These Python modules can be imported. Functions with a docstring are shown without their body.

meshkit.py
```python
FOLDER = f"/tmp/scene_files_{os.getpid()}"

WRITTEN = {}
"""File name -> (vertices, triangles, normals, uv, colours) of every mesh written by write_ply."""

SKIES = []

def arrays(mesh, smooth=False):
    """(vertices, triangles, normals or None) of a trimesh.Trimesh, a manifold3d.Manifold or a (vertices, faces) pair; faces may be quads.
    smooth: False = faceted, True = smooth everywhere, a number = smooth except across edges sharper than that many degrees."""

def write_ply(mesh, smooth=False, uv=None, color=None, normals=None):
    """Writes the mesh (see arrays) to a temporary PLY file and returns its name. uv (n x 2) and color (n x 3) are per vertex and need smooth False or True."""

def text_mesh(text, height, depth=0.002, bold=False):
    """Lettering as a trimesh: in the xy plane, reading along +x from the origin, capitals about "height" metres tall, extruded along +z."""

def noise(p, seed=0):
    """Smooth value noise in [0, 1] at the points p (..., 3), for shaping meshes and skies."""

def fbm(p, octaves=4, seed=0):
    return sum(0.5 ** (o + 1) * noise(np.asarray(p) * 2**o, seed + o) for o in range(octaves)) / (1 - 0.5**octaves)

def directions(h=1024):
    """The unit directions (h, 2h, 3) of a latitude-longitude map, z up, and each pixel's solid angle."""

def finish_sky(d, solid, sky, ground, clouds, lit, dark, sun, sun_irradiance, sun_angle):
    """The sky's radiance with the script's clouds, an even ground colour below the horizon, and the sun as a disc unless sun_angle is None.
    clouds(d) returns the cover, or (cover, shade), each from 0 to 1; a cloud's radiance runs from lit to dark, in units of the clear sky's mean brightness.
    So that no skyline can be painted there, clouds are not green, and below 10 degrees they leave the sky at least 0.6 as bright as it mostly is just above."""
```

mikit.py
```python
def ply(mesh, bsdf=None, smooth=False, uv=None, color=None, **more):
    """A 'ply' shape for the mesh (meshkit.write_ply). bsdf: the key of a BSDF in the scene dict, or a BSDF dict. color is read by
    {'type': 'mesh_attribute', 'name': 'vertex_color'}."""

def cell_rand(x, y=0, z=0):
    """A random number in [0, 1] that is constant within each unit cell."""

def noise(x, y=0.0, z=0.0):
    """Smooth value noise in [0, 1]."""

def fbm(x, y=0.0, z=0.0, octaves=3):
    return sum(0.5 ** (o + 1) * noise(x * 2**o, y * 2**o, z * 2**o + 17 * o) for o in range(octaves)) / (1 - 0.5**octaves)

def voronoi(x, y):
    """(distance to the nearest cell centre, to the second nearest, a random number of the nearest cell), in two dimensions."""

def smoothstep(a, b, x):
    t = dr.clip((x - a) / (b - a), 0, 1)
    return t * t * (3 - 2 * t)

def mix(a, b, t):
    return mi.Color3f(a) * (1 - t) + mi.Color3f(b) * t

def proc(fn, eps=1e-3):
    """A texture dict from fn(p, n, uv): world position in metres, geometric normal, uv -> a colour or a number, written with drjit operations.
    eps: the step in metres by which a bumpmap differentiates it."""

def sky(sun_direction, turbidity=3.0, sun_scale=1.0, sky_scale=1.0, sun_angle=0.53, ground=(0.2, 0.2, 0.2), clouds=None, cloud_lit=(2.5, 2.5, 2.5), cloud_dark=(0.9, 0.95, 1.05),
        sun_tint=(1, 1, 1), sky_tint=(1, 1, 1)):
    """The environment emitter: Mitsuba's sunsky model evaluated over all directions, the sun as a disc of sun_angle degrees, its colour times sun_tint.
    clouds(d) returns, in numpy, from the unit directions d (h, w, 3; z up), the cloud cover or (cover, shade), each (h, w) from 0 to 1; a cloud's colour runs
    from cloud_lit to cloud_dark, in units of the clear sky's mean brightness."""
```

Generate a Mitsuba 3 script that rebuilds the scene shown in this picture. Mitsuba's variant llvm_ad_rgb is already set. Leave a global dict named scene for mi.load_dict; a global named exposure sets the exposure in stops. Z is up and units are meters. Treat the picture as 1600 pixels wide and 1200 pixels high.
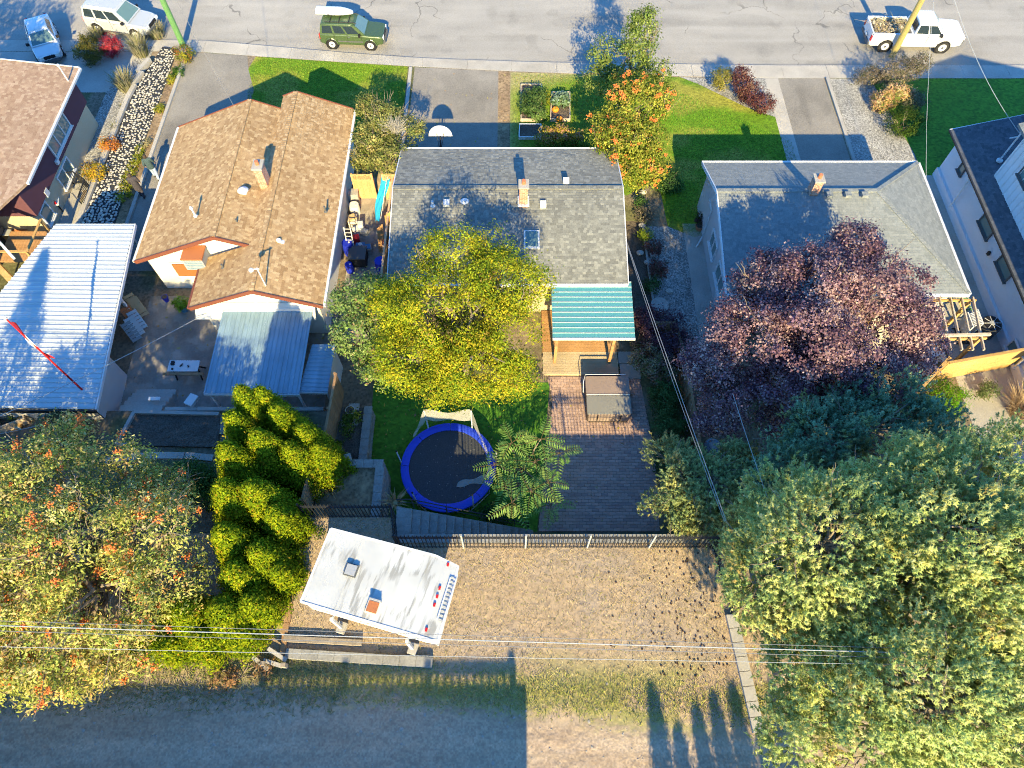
import math, random
import numpy as np, drjit as dr, mitsuba as mi, trimesh, mikit, meshkit
from mikit import proc, noise, fbm, voronoi, cell_rand, smoothstep, mix
from shapely.geometry import Polygon, LineString, Point
import shapely
T = mi.ScalarTransform4f
scene, labels = {}, {}

# ------------------------------------------------------------------ camera, sky, exposure
TILT = math.radians(29.0)                      # from straight down; the drone hovers 30.5 m above the yard
scene['camera'] = {'type': 'perspective', 'fov': 2 * math.degrees(math.atan(800 / 1090)), 'fov_axis': 'x', 'near_clip': 0.5, 'far_clip': 900.0,
                   'to_world': T().look_at(origin=[0, 0, 30.5], target=[0, math.sin(TILT), 30.5 - math.cos(TILT)], up=[0, 1, 0])}
SUN_EL = math.radians(28.6)
scene['sky'] = mikit.sky([0.07 * math.cos(SUN_EL), -math.cos(SUN_EL), math.sin(SUN_EL)], turbidity=3.0, sun_scale=1.62, sky_scale=1.9, sun_tint=(0.98, 1.0, 0.75), sky_tint=(0.37, 0.82, 1.28))
exposure = 2.6

# ------------------------------------------------------------------ materials
def mat(key, color, rough=0.85, spec=0.3, metal=0.0, bump=None, scale=1.0, two=True, **more):
    b = {'type': 'principled', 'base_color': color if isinstance(color, dict) else {'type': 'rgb', 'value': list(color)}, 'roughness': rough, 'specular': spec, 'metallic': metal, **more}
    if bump is not None:
        b = {'type': 'bumpmap', 'arbitrary': proc(bump, 0.01), 'scale': scale, 'bsdf': b}
    scene[key] = {'type': 'twosided', 'bsdf': b} if two else b
    return key

def cmat(key, fn, rough=0.9, **k):
    return mat(key, proc(fn), rough, **k)

C3 = mi.Color3f
def f_asphalt(p, n, uv):
    a = fbm(p.x * 0.35, p.y * 0.9, 3.0, 3); g = noise(p.x * 24, p.y * 24); b = fbm(p.x * 0.12, p.y * 2.2, 9.0, 2)
    pt = smoothstep(.58, .62, fbm(p.x * .12, p.y * .5, 27.0, 2)); st = smoothstep(.62, .8, fbm(p.x * .7, p.y * .7, 37.0, 3)); lane = 0.5 + 0.5 * dr.cos((p.y - 44.6) * 2.1)
    d1, d2, r = voronoi(p.x * 0.16 + 0.25 * fbm(p.x * .9, p.y * .9), p.y * 0.13 + 0.25 * fbm(p.y * .8, p.x * .8, 4.0))
    crack = (1 - smoothstep(0.004, 0.012, d2 - d1)) * smoothstep(0.5, 0.58, fbm(p.x * .3, p.y * .3, 7.0))
    v = 0.255 + 0.08 * (a - 0.5) + 0.05 * (b - .5) + 0.05 * (g - 0.5) - 0.02 * pt - 0.03 * st + .012 * lane
    return C3(v * 1.05, v, v * 0.92) * (1 - 0.4 * crack)
def f_drive(p, n, uv):
    a = fbm(p.x * 0.6, p.y * 0.6, 3.0, 4); g = noise(p.x * 22, p.y * 22)
    st = smoothstep(0.55, 0.8, fbm(p.x * 0.8, p.y * 0.35, 11.0, 3))
    v = (0.19 + 0.10 * (a - 0.5) + 0.06 * (g - 0.5)) * (1 - 0.2 * st)
    return C3(v * 1.08, v, v * 0.88)
def f_concrete(p, n, uv):
    a = fbm(p.x * 0.9, p.y * 0.9, p.z * .9, 4); g = noise(p.x * 20, p.y * 20, p.z * 20)
    v = 0.32 + 0.15 * (a - 0.5) + 0.05 * (g - 0.5)
    return C3(v * 1.05, v * 0.99, v * 0.89)
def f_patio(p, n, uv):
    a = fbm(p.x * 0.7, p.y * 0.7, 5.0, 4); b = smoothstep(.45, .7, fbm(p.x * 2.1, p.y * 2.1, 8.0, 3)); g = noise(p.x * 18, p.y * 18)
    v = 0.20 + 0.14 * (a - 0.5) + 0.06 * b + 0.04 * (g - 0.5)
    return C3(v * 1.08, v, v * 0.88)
def f_lawn(p, n, uv):
    a = fbm(p.x * 0.45, p.y * 0.45, 2.0, 4); g = fbm(p.x * 7, p.y * 11, 1.0, 3); dry = smoothstep(0.5, 0.72, fbm(p.x * 0.33, p.y * 0.5, 12.0, 3))
    c = mix((0.06, 0.145, 0.006), (0.12, 0.205, 0.008), a)
    c = mix(c, (0.26, 0.23, 0.04), dry * 0.75)
    return c * (0.35 + 1.0 * g + .3 * noise(p.x * 24, p.y * 24))
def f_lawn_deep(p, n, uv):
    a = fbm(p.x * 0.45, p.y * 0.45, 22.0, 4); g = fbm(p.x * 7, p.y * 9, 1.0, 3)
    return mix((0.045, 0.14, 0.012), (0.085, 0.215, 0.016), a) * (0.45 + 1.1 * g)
def f_lawn_worn(p, n, uv):
    a = fbm(p.x * 0.45, p.y * 0.45, 2.0, 4); g = fbm(p.x * 7, p.y * 11, 1.0, 3)
    edge = dr.maximum(smoothstep(2.4, 0.4, p.x + 1.0 + 0.8 * a), smoothstep(38.0, 39.6, p.y - 0.25 * p.x + 1.5 * (a - .5)))
    c = mix((0.08, 0.16, 0.010), (0.14, 0.22, 0.015), a)
    return mix(c, (0.33, 0.27, 0.14), edge * 0.75) * (0.55 + 0.9 * g)
def f_drygrass(p, n, uv):
    a = fbm(p.x * 0.5, p.y * 0.5, 4.0, 4); g = fbm(p.x * 5, p.y * 9, 1.0, 4); h = noise(p.x * 30, p.y * 30)
    bare = smoothstep(0.48, 0.75, fbm(p.x * 0.7, p.y * 0.7, 31.0, 4)); gr = smoothstep(4.2, 2.6, p.y + 1.3 * (a - .5) + .35 * p.x * 0) * smoothstep(.4, .62, fbm(p.x * .6, p.y * .9, 41.0, 3))
    lane = smoothstep(2.3, 1.3, p.y + 0.9 * (g - .5) + 0.5 * (a - .5) + 0.10 * p.x)
    c = mix((0.30, 0.22, 0.145), (0.37, 0.285, 0.19), a)
    c = mix(c, (0.285, 0.23, 0.18), bare * .8)
    c = mix(c, (0.22, 0.22, 0.055), gr * 0.75)
    rut = smoothstep(.35, .0, dr.abs(p.y - 0.75 + .1 * (a - .5))) + smoothstep(.35, .0, dr.abs(p.y + 0.95 + .1 * (a - .5)))
    ln = mix((0.28, 0.205, 0.145), (0.37, 0.30, 0.225), fbm(p.x * .6, p.y * 2.6, 13.0, 4)) * (1 + .14 * rut) * (.8 + .4 * noise(p.x * 17, p.y * 17, 2.0))
    c = mix(c, ln, lane)
    return c * (0.74 + 0.38 * g + 0.14 * h)
def f_gravel(p, n, uv):
    d1, d2, r = voronoi(p.x * 14, p.y * 14); a = fbm(p.x * .8, p.y * .8, 3.0, 3)
    v = (0.11 + 0.18 * r) * (0.55 + 0.9 * smoothstep(0.0, 0.25, d2 - d1)) * (0.75 + 0.5 * a)
    return C3(v, v * 0.98, v * 0.92)
def f_soil(p, n, uv):
    a = fbm(p.x * 1.6, p.y * 1.6, p.z, 4); g = noise(p.x * 26, p.y * 26)
    return mix((0.055, 0.045, 0.038), (0.13, 0.105, 0.08), a) * (0.6 + 0.8 * g)
def f_bark_mulch(p, n, uv):
    a = fbm(p.x * 1.1, p.y * 1.1, 6.0, 3); g = fbm(p.x * 9, p.y * 9, 2.0, 3)
    return mix((0.15, 0.10, 0.06), (0.30, 0.22, 0.13), a) * (0.4 + 1.2 * g)
def f_yardsoil(p, n, uv):
    a = fbm(p.x * 0.8, p.y * 0.8, 6.0, 4); g = fbm(p.x * 9, p.y * 9, 2.0, 3); gr = smoothstep(.45, .65, fbm(p.x * .5, p.y * .5, 16.0, 3))
    return mix(mix((0.13, 0.10, 0.07), (0.24, 0.19, 0.13), a), (0.06, 0.09, 0.02), gr * .6) * (0.5 + g)

def shingle(c0, c1, c2, exp=0.15, tab=0.30, wear=0.15):
    def fn(p, n, uv):
        side = dr.abs(n.x) > dr.abs(n.y)
        along = dr.select(side, p.y, p.x); up = dr.select(side, p.x, p.y) / dr.maximum(n.z, 0.3)
        row = dr.floor(up / exp); t = along / tab + 0.5 * cell_rand(row, 7.0) + 0.37 * row
        k = cell_rand(dr.floor(t), row, 3.0); k2 = cell_rand(dr.floor(t * 2), row, 5.0)
        w = fbm(p.x * 0.35, p.y * 0.35, p.z * .3, 3); g = noise(p.x * 22, p.y * 22, p.z * 22)
        c = mix(c0, c1, k); c = mix(c, c2, smoothstep(0.62, 0.95, k2) * 0.8)
        return c * (1 - wear + 2 * wear * w) * (0.85 + 0.3 * g)
    return fn
def shingle_bump(exp=0.15, tab=0.3):
    def fn(p, n, uv):
        side = dr.abs(n.x) > dr.abs(n.y)
        along = dr.select(side, p.y, p.x); up = dr.select(side, p.x, p.y) / dr.maximum(n.z, 0.3)
        t = up / exp
        return (t - dr.floor(t)) + 0.3 * cell_rand(dr.floor(along / tab + .37 * dr.floor(t)), dr.floor(t), 2.0)
    return fn
def f_wood(c0, c1, ax='x'):
    def fn(p, n, uv):
        u = {'x': p.x, 'y': p.y, 'z': p.z}[ax]; v, w = {'x': (p.y, p.z), 'y': (p.x, p.z), 'z': (p.x, p.y)}[ax]
        g = fbm(u * 1.3, v * 28, w * 28, 3); b = cell_rand(dr.floor(v / .14), dr.floor(w / .14), 2.0); s = fbm(u * .9, v * .9, w * .9, 3)
        return mix(c0, c1, g * 0.6 + b * 0.4) * (0.7 + 0.6 * s)
    return fn
def f_stucco(c):
    def fn(p, n, uv):
        a = fbm(p.x * .6, p.y * .6, p.z * 1.2, 4); g = noise(p.x * 25, p.y * 25, p.z * 25)
        return C3(c) * (0.86 + 0.2 * a + 0.08 * (g - .5))
    return fn
def f_brick(p, n, uv):
    side = dr.abs(n.x) > dr.abs(n.y); a = dr.select(side, p.y, p.x); row = dr.floor(p.z / 0.085); t = a / 0.22 + 0.5 * row
    k = cell_rand(dr.floor(t), row, 1.0); fx = t - dr.floor(t); fz = p.z / .085 - row
    m = dr.maximum(dr.maximum(smoothstep(.09, .04, fx), smoothstep(.2, .1, fz)), 0)
    return mix(mix((0.36, 0.14, 0.08), (0.5, 0.25, 0.16), k), (0.42, 0.38, 0.33), m)
def f_block(p, n, uv):
    a = fbm(p.x * 3, p.y * 3, p.z * 3, 4); g = noise(p.x * 22, p.y * 22, p.z * 22)
    v = 0.22 + 0.13 * (a - .5) + 0.08 * (g - .5)
    return C3(v * 1.02, v, v * .93)
def f_metal(c, streak=0.2, ax=1):
    def fn(p, n, uv):
        a = fbm(p.x * (0.5 if ax else 5), p.y * (5 if ax else .5), 2.0, 3); b = fbm(p.x * 1.3, p.y * 1.3, 9.0, 4)
        return C3(c) * (1 - streak + streak * 2 * a * .6 + streak * .8 * (b - .5))
    return fn
def f_camper(p, n, uv):
    u = 0.966 * p.x - 0.259 * p.y; v = 0.259 * p.x + 0.966 * p.y
    w = 0.315 * p.x + 0.949 * p.y; q = 0.949 * p.x - 0.315 * p.y
    s = smoothstep(0.50, 0.74, fbm(q * 9.0, w * 1.6, 3.0, 3)) * smoothstep(0.38, 0.56, fbm(q * .9, w * .8, 5.0, 3))
    g = fbm(p.x * 1.2, p.y * 1.2, p.z, 4)
    return mix(C3(0.46, 0.465, 0.445) * (.82 + .28 * g), (0.15, 0.145, 0.12), s * 0.6)
def f_mat(p, n, uv):
    d1, d2, r = voronoi(p.x * 3.2, p.y * 3.2); s = smoothstep(0.10, 0.05, d1) * (r > .45)
    g = noise(p.x * 40, p.y * 40)
    return mix(C3(0.040, 0.044, 0.052) * (0.7 + .6 * g), (0.30, 0.28, 0.24), dr.select(r > .45, smoothstep(.07, .03, d1), 0.0))
def f_bark(p, n, uv):
    a = fbm(p.x * 9, p.y * 9, p.z * 2.2, 3)
    return mix((0.10, 0.075, 0.055), (0.30, 0.245, 0.19), a)

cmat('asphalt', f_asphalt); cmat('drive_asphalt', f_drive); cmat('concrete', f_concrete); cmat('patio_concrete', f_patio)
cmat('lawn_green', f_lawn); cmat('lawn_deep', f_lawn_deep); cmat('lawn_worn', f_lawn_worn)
def f_bumpy(p, n, uv): return fbm(p.x * 6, p.y * 6, 3.0, 4)
cmat('dry_grass', f_drygrass, bump=f_bumpy, scale=0.04); cmat('gravel', f_gravel); cmat('soil', f_soil, bump=f_bumpy, scale=0.15); cmat('mulch', f_bark_mulch); cmat('yard_soil', f_yardsoil)
cmat('shingle_tan', shingle((0.25, 0.155, 0.075), (0.36, 0.24, 0.125), (0.44, 0.32, 0.185), 0.16, 0.26), bump=shingle_bump(.16, .26), scale=0.012)
cmat('shingle_grey', shingle((0.125, 0.128, 0.12), (0.18, 0.184, 0.17), (0.235, 0.238, 0.215), 0.145, 0.30), bump=shingle_bump(.145, .34), scale=0.012)
cmat('shingle_ash', shingle((0.155, 0.17, 0.172), (0.195, 0.21, 0.21), (0.215, 0.228, 0.225), 0.15, 0.32, .08), bump=shingle_bump(.15, .32), scale=0.01)
cmat('shingle_navy', shingle((0.055, 0.065, 0.08), (0.085, 0.095, 0.115), (0.10, 0.11, 0.13), 0.15, 0.32, .1))
cmat('shingle_pink', shingle((0.24, 0.155, 0.105), (0.32, 0.22, 0.155), (0.38, 0.28, 0.21), 0.16, 0.3, .1))
cmat('wood_grey', f_wood((0.16, 0.13, 0.10), (0.30, 0.255, 0.20), 'z')); cmat('wood_brown', f_wood((0.20, 0.115, 0.06), (0.36, 0.23, 0.13), 'z'))
cmat('wood_cedar', f_wood((0.36, 0.21, 0.07), (0.48, 0.31, 0.13), 'x')); cmat('wood_deck', f_wood((0.36, 0.27, 0.17), (0.50, 0.41, 0.28), 'x')); cmat('wood_stain', f_wood((0.30, 0.15, 0.06), (0.46, 0.27, 0.13), 'x'))
cmat('wood_pergola', f_wood((0.40, 0.31, 0.22), (0.56, 0.46, 0.35), 'y')); cmat('lattice_wood', f_wood((0.55, 0.27, 0.12), (0.66, 0.36, 0.18), 'z'))
cmat('stucco_white', f_stucco((0.60, 0.60, 0.58))); cmat('stucco_tan', f_stucco((0.42, 0.36, 0.25))); cmat('stucco_blue', f_stucco((0.55, 0.58, 0.63))); cmat('stucco_grey', f_stucco((0.42, 0.42, 0.42)))
cmat('siding_plum', f_stucco((0.105, 0.045, 0.06))); cmat('siding_pale', f_stucco((0.62, 0.64, 0.66)))
cmat('brick', f_brick); cmat('block', f_block); cmat('bark', f_bark)
cmat('metal_white', f_metal((0.42, 0.46, 0.48), .15, 1), 0.45, spec=.5); cmat('metal_blue_grey', f_metal((0.20, 0.30, 0.38), .3, 0), 0.5, spec=.5)
cmat('camper_skin', f_camper, 0.5, spec=.4); cmat('tramp_mat', f_mat, 0.7)
for k, c, r in [('paver_a', (0.36, 0.245, 0.20), .9), ('paver_b', (0.41, 0.285, 0.235), .9), ('paver_c', (0.31, 0.215, 0.185), .9), ('joint_sand', (0.16, 0.13, 0.10), .95),
                ('white', (0.60, 0.60, 0.59), .5), ('trim_white', (0.55, 0.56, 0.57), .6), ('trim_maroon', (0.16, 0.055, 0.035), .6), ('black', (0.015, 0.015, 0.017), .5), ('iron', (0.02, 0.022, 0.026), .45),
                ('net_grey', (0.42, 0.42, 0.4), .9), ('grey', (0.3, 0.31, 0.32), .6), ('dark_grey', (0.09, 0.095, 0.1), .6), ('steel', (0.5, 0.52, 0.54), .4), ('blue_pad', (0.025, 0.06, 0.50), .45), ('blue_barrel', (0.015, 0.03, 0.42), .4),
                ('tarp', (0.03, 0.36, 0.62), .5), ('tub_lid', (0.235, 0.18, 0.155), .6), ('tub_lid_worn', (0.20, 0.195, 0.17), .35), ('tub_side', (0.075, 0.06, 0.055), .6), ('brown_panel', (0.26, 0.11, 0.04), .6), ('red', (0.48, 0.025, 0.03), .5),
                ('orange', (0.62, 0.16, 0.05), .6), ('tan', (0.5, 0.37, 0.2), .7), ('cream', (0.62, 0.56, 0.45), .8), ('rock_white', (0.38, 0.36, 0.33), .85), ('rock_grey', (0.30, 0.28, 0.25), .9), ('pole_green', (0.10, 0.22, 0.08), .8), ('pole_wood', (0.30, 0.245, 0.09), .85),
                ('teal_roof', (0.07, 0.24, 0.29), .4), ('teal_rib', (0.33, 0.42, 0.43), .4), ('tyre', (0.03, 0.03, 0.03), .85), ('skin', (0.45, 0.27, 0.19), .6), ('hair_dark', (0.05, 0.035, 0.025), .7), ('jacket', (0.045, 0.075, 0.085), .85),
                ('jeans', (0.32, 0.40, 0.52), .9), ('dark_cloth', (0.05, 0.045, 0.055), .9), ('berry', (0.62, 0.17, 0.04), .5), ('cone', (0.06, 0.035, 0.025), .9), ('wire', (0.16, 0.16, 0.17), .5), ('wire_pale', (0.30, 0.31, 0.32), .5),
                ('rubber_sheet', (0.03, 0.032, 0.036), .9), ('terracotta', (0.42, 0.16, 0.08), .8), ('pot_blue', (0.04, 0.17, 0.36), .4), ('rust', (0.36, 0.13, 0.05), .8), ('straw', (0.42, 0.31, 0.15), .9), ('netting', (0.40, 0.38, 0.33), .9), ('ply_wood', (0.56, 0.36, 0.22), .8),
                ('lamp_red', (0.45, 0.02, 0.02), .3), ('lamp_clear', (0.75, 0.75, 0.72), .15), ('flower_pumpkin', (0.65, 0.22, 0.02), .5), ('straw_pale', (0.55, 0.46, 0.28), .9)]:
    mat(k, c, r)
for k, c in [('paint_green', (0.05, 0.085, 0.03)), ('paint_white', (0.60, 0.61, 0.62)), ('paint_silver', (0.40, 0.42, 0.43))]:
    mat(k, c, 0.35, .5, 0.15, clearcoat=0.8, clearcoat_gloss=0.9)
mat('chrome', (0.7, 0.7, 0.7), 0.2, metal=1.0); mat('glass_dark', (0.02, 0.03, 0.035), 0.06, .7); mat('glass_sky', (0.10, 0.17, 0.17), 0.05, .8)
VC = {'type': 'mesh_attribute', 'name': 'vertex_color'}
scene['leaf'] = {'type': 'principledthin', 'base_color': VC, 'roughness': 0.55, 'diff_trans': 0.9, 'spec_trans': 0.0}
scene['painted'] = {'type': 'twosided', 'bsdf': {'type': 'principled', 'base_color': VC, 'roughness': 0.85, 'specular': .25}}
scene['net'] = {'type': 'blendbsdf', 'weight': 0.55, 'a': {'type': 'null'}, 'b': {'type': 'twosided', 'bsdf': {'type': 'diffuse', 'reflectance': {'type': 'rgb', 'value': [.42, .42, .40]}}}}

# ------------------------------------------------------------------ mesh helpers
def rotz(a):
    c, s = math.cos(a), math.sin(a)
    return np.array([[c, -s, 0], [s, c, 0], [0, 0, 1.0]])
BOXF = np.array([[0, 2, 3], [0, 3, 1], [4, 5, 7], [4, 7, 6], [0, 1, 5], [0, 5, 4], [2, 6, 7], [2, 7, 3], [0, 4, 6], [0, 6, 2], [1, 3, 7], [1, 7, 5]])
BOXV = np.array([[x, y, z] for x in (-.5, .5) for y in (-.5, .5) for z in (-.5, .5)])
BOXF = np.array([[0, 1, 3], [0, 3, 2], [4, 6, 7], [4, 7, 5], [0, 4, 5], [0, 5, 1], [2, 3, 7], [2, 7, 6], [0, 2, 6], [0, 6, 4], [1, 5, 7], [1, 7, 3]])
class MB:
    def __init__(s): s.v, s.f, s.n, s.c = [], [], 0, []
    def add(s, v, f, col=None):
        v = np.asarray(v, float); s.v.append(v); s.f.append(np.asarray(f, int) + s.n); s.n += len(v)
        if col is not None: s.c.append(np.broadcast_to(np.asarray(col, float), (len(v), 3)))
        return s
    def box(s, c, d, rz=0.0, R=None, col=None):
        v = BOXV * np.asarray(d, float); R = rotz(rz) if R is None else R
        return s.add(v @ R.T + np.asarray(c, float), BOXF, col)
    def span(s, x0, x1, y0, y1, z0, z1, col=None):
        return s.box(((x0 + x1) / 2, (y0 + y1) / 2, (z0 + z1) / 2), (x1 - x0, y1 - y0, z1 - z0), col=col)
    def beam(s, p, q, w, h, roll=0.0, col=None):
        p, q = np.asarray(p, float), np.asarray(q, float); d = q - p; L = np.linalg.norm(d); d = d / L
        up = np.array([0, 0, 1.0]) if abs(d[2]) < .98 else np.array([0, 1.0, 0])
        a = np.cross(up, d); a /= np.linalg.norm(a); b = np.cross(d, a)
        if roll: a, b = a * math.cos(roll) + b * math.sin(roll), b * math.cos(roll) - a * math.sin(roll)
        return s.add((BOXV * [L, w, h]) @ np.stack([d, a, b]) + (p + q) / 2, BOXF, col)
    def tube(s, pts, r, n=6, col=None, cap=True):
        p = np.asarray(pts, float); m = len(p); r = np.broadcast_to(np.asarray(r, float), (m,))
        d = np.gradient(p, axis=0); d /= np.linalg.norm(d, axis=1, keepdims=True) + 1e-12
        ref = np.array([0, 0, 1.0]) if abs(d[0][2]) < .9 else np.array([1.0, 0, 0])
        a = np.cross(d, ref); a /= np.linalg.norm(a, axis=1, keepdims=True) + 1e-12; b = np.cross(d, a)
        t = np.arange(n) * 2 * np.pi / n
        v = (p[:, None] + r[:, None, None] * (np.cos(t)[None, :, None] * a[:, None] + np.sin(t)[None, :, None] * b[:, None])).reshape(-1, 3)
        i = np.arange(m - 1)[:, None] * n; j = np.arange(n)[None]; k = (j + 1) % n
        f = np.concatenate([np.stack([i + j, i + n + j, i + n + k], -1).reshape(-1, 3), np.stack([i + j, i + n + k, i + k], -1).reshape(-1, 3)])
        if cap:
            v = np.vstack([v, p[:1], p[-1:]]); jj = np.arange(n); kk = (jj + 1) % n; o = (m - 1) * n
            f = np.vstack([f, np.stack([jj, kk, jj * 0 + m * n], 1), np.stack([o + kk, o + jj, jj * 0 + m * n + 1], 1)])
        return s.add(v, f, col)
    def cyl(s, c, r, h, n=16, r2=None, col=None):
        return s.tube([c, (c[0], c[1], c[2] + h)], [r, r if r2 is None else r2], n, col)
    def prism(s, poly, z0, z1, col=None):
        if not isinstance(poly, Polygon): poly = Polygon([p[:2] for p in poly])
        m = trimesh.creation.extrude_polygon(shapely.geometry.polygon.orient(poly), z1 - z0); v = np.array(m.vertices); v[:, 2] += z0
        return s.add(v, m.faces, col)
    def sheet(s, poly, z, col=None):
        if not isinstance(poly, Polygon): poly = Polygon([p[:2] for p in poly])
        v, f = trimesh.creation.triangulate_polygon(shapely.geometry.polygon.orient(poly), engine='earcut'); v = np.asarray(v)[:, :2]
        f = np.asarray(f); a = v[f[:, 1]] - v[f[:, 0]]; b = v[f[:, 2]] - v[f[:, 0]]
        flip = a[:, 0] * b[:, 1] - a[:, 1] * b[:, 0] < 0; f[flip] = f[flip][:, ::-1]
        return s.add(np.column_stack([v, np.full(len(v), z)]), f, col)
    def quad(s, *p, col=None): return s.add(p, [[0, i, i + 1] for i in range(1, len(p) - 1)], col)
    def slab(s, pts, t, col=None):
        """A planar polygon (counter-clockwise from outside) given thickness t on its inside."""
        p = np.asarray(pts, float); nrm = np.cross(p[1] - p[0], p[2] - p[0]); nrm /= np.linalg.norm(nrm); q = p - nrm * t; m = len(p)
        f = [[0, i, i + 1] for i in range(1, m - 1)] + [[m, m + i + 1, m + i] for i in range(1, m - 1)]
        for i in range(m):
            j = (i + 1) % m; f += [[i, m + i, m + j], [i, m + j, j]]
        return s.add(np.vstack([p, q]), f, col)
    def ball(s, c, r, sub=1, col=None):
        m = trimesh.creation.icosphere(subdivisions=sub); return s.add(np.array(m.vertices) * np.asarray(r, float) + np.asarray(c, float), m.faces, col)
    def loft(s, rings, col=None):
        """Closed rings of equally many points, joined, with flat ends."""
        R = np.asarray(rings, float); m, n = R.shape[:2]; v = R.reshape(-1, 3); i = np.arange(m - 1)[:, None] * n; j = np.arange(n)[None]; k = (j + 1) % n
        f = np.concatenate([np.stack([i + j, i + k, i + n + k], -1).reshape(-1, 3), np.stack([i + j, i + n + k, i + n + j], -1).reshape(-1, 3)])
        c0, c1 = R[0].mean(0), R[-1].mean(0); v = np.vstack([v, c0, c1]); jj = np.arange(n); kk = (jj + 1) % n; o = (m - 1) * n
        f = np.vstack([f, np.stack([kk, jj, jj * 0 + m * n], 1), np.stack([o + jj, o + kk, jj * 0 + m * n + 1], 1)])
        return s.add(v, f, col)
    def xf(s, R=None, t=(0, 0, 0)):
        v, f = s.data()[:2]; s.v = [(v if R is None else v @ np.asarray(R).T) + np.asarray(t)]; s.f = [f]; return s
    def data(s): return np.vstack(s.v), np.vstack(s.f), (np.vstack(s.c) if s.c else None)
taken = {}
def numbered(k):
    n = taken.get(k, 0); taken[k] = n + 1
    return k if n == 0 else f'{k}_{n:03d}'
def ply_n(v, f, bsdf, c, n):
    return {'type': 'ply', 'filename': meshkit.write_ply((v, f), False, None, c, normals=n), 'face_normals': False, 'bsdf': {'type': 'ref', 'id': bsdf}}
def lab(key, label=None, cat=None, group=None, kind=None):
    d = labels.setdefault(key, {})
    for a, b in (('label', label), ('category', cat), ('group', group), ('kind', kind)):
        if b: d[a] = b
    return key
def thing(name, label, cat, group=None):
    return lab(numbered(name), label, cat, group)
def shape(m, bsdf, smooth=False):
    v, f, c = m.data()
    if c is not None and isinstance(smooth, (int, float)) and not isinstance(smooth, bool): smooth = True
    return mikit.ply((v, f), bsdf, smooth, color=c)
def part(parent, name, m, bsdf, smooth=False, label=None, kind=None, to=None):
    key = numbered(parent + '__' + name)
    d = m if isinstance(m, dict) else shape(m, bsdf, smooth)
    scene[key] = {**d, 'to_world': to} if to is not None else d
    if label or kind: lab(key, label, kind=kind)
    return key
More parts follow.
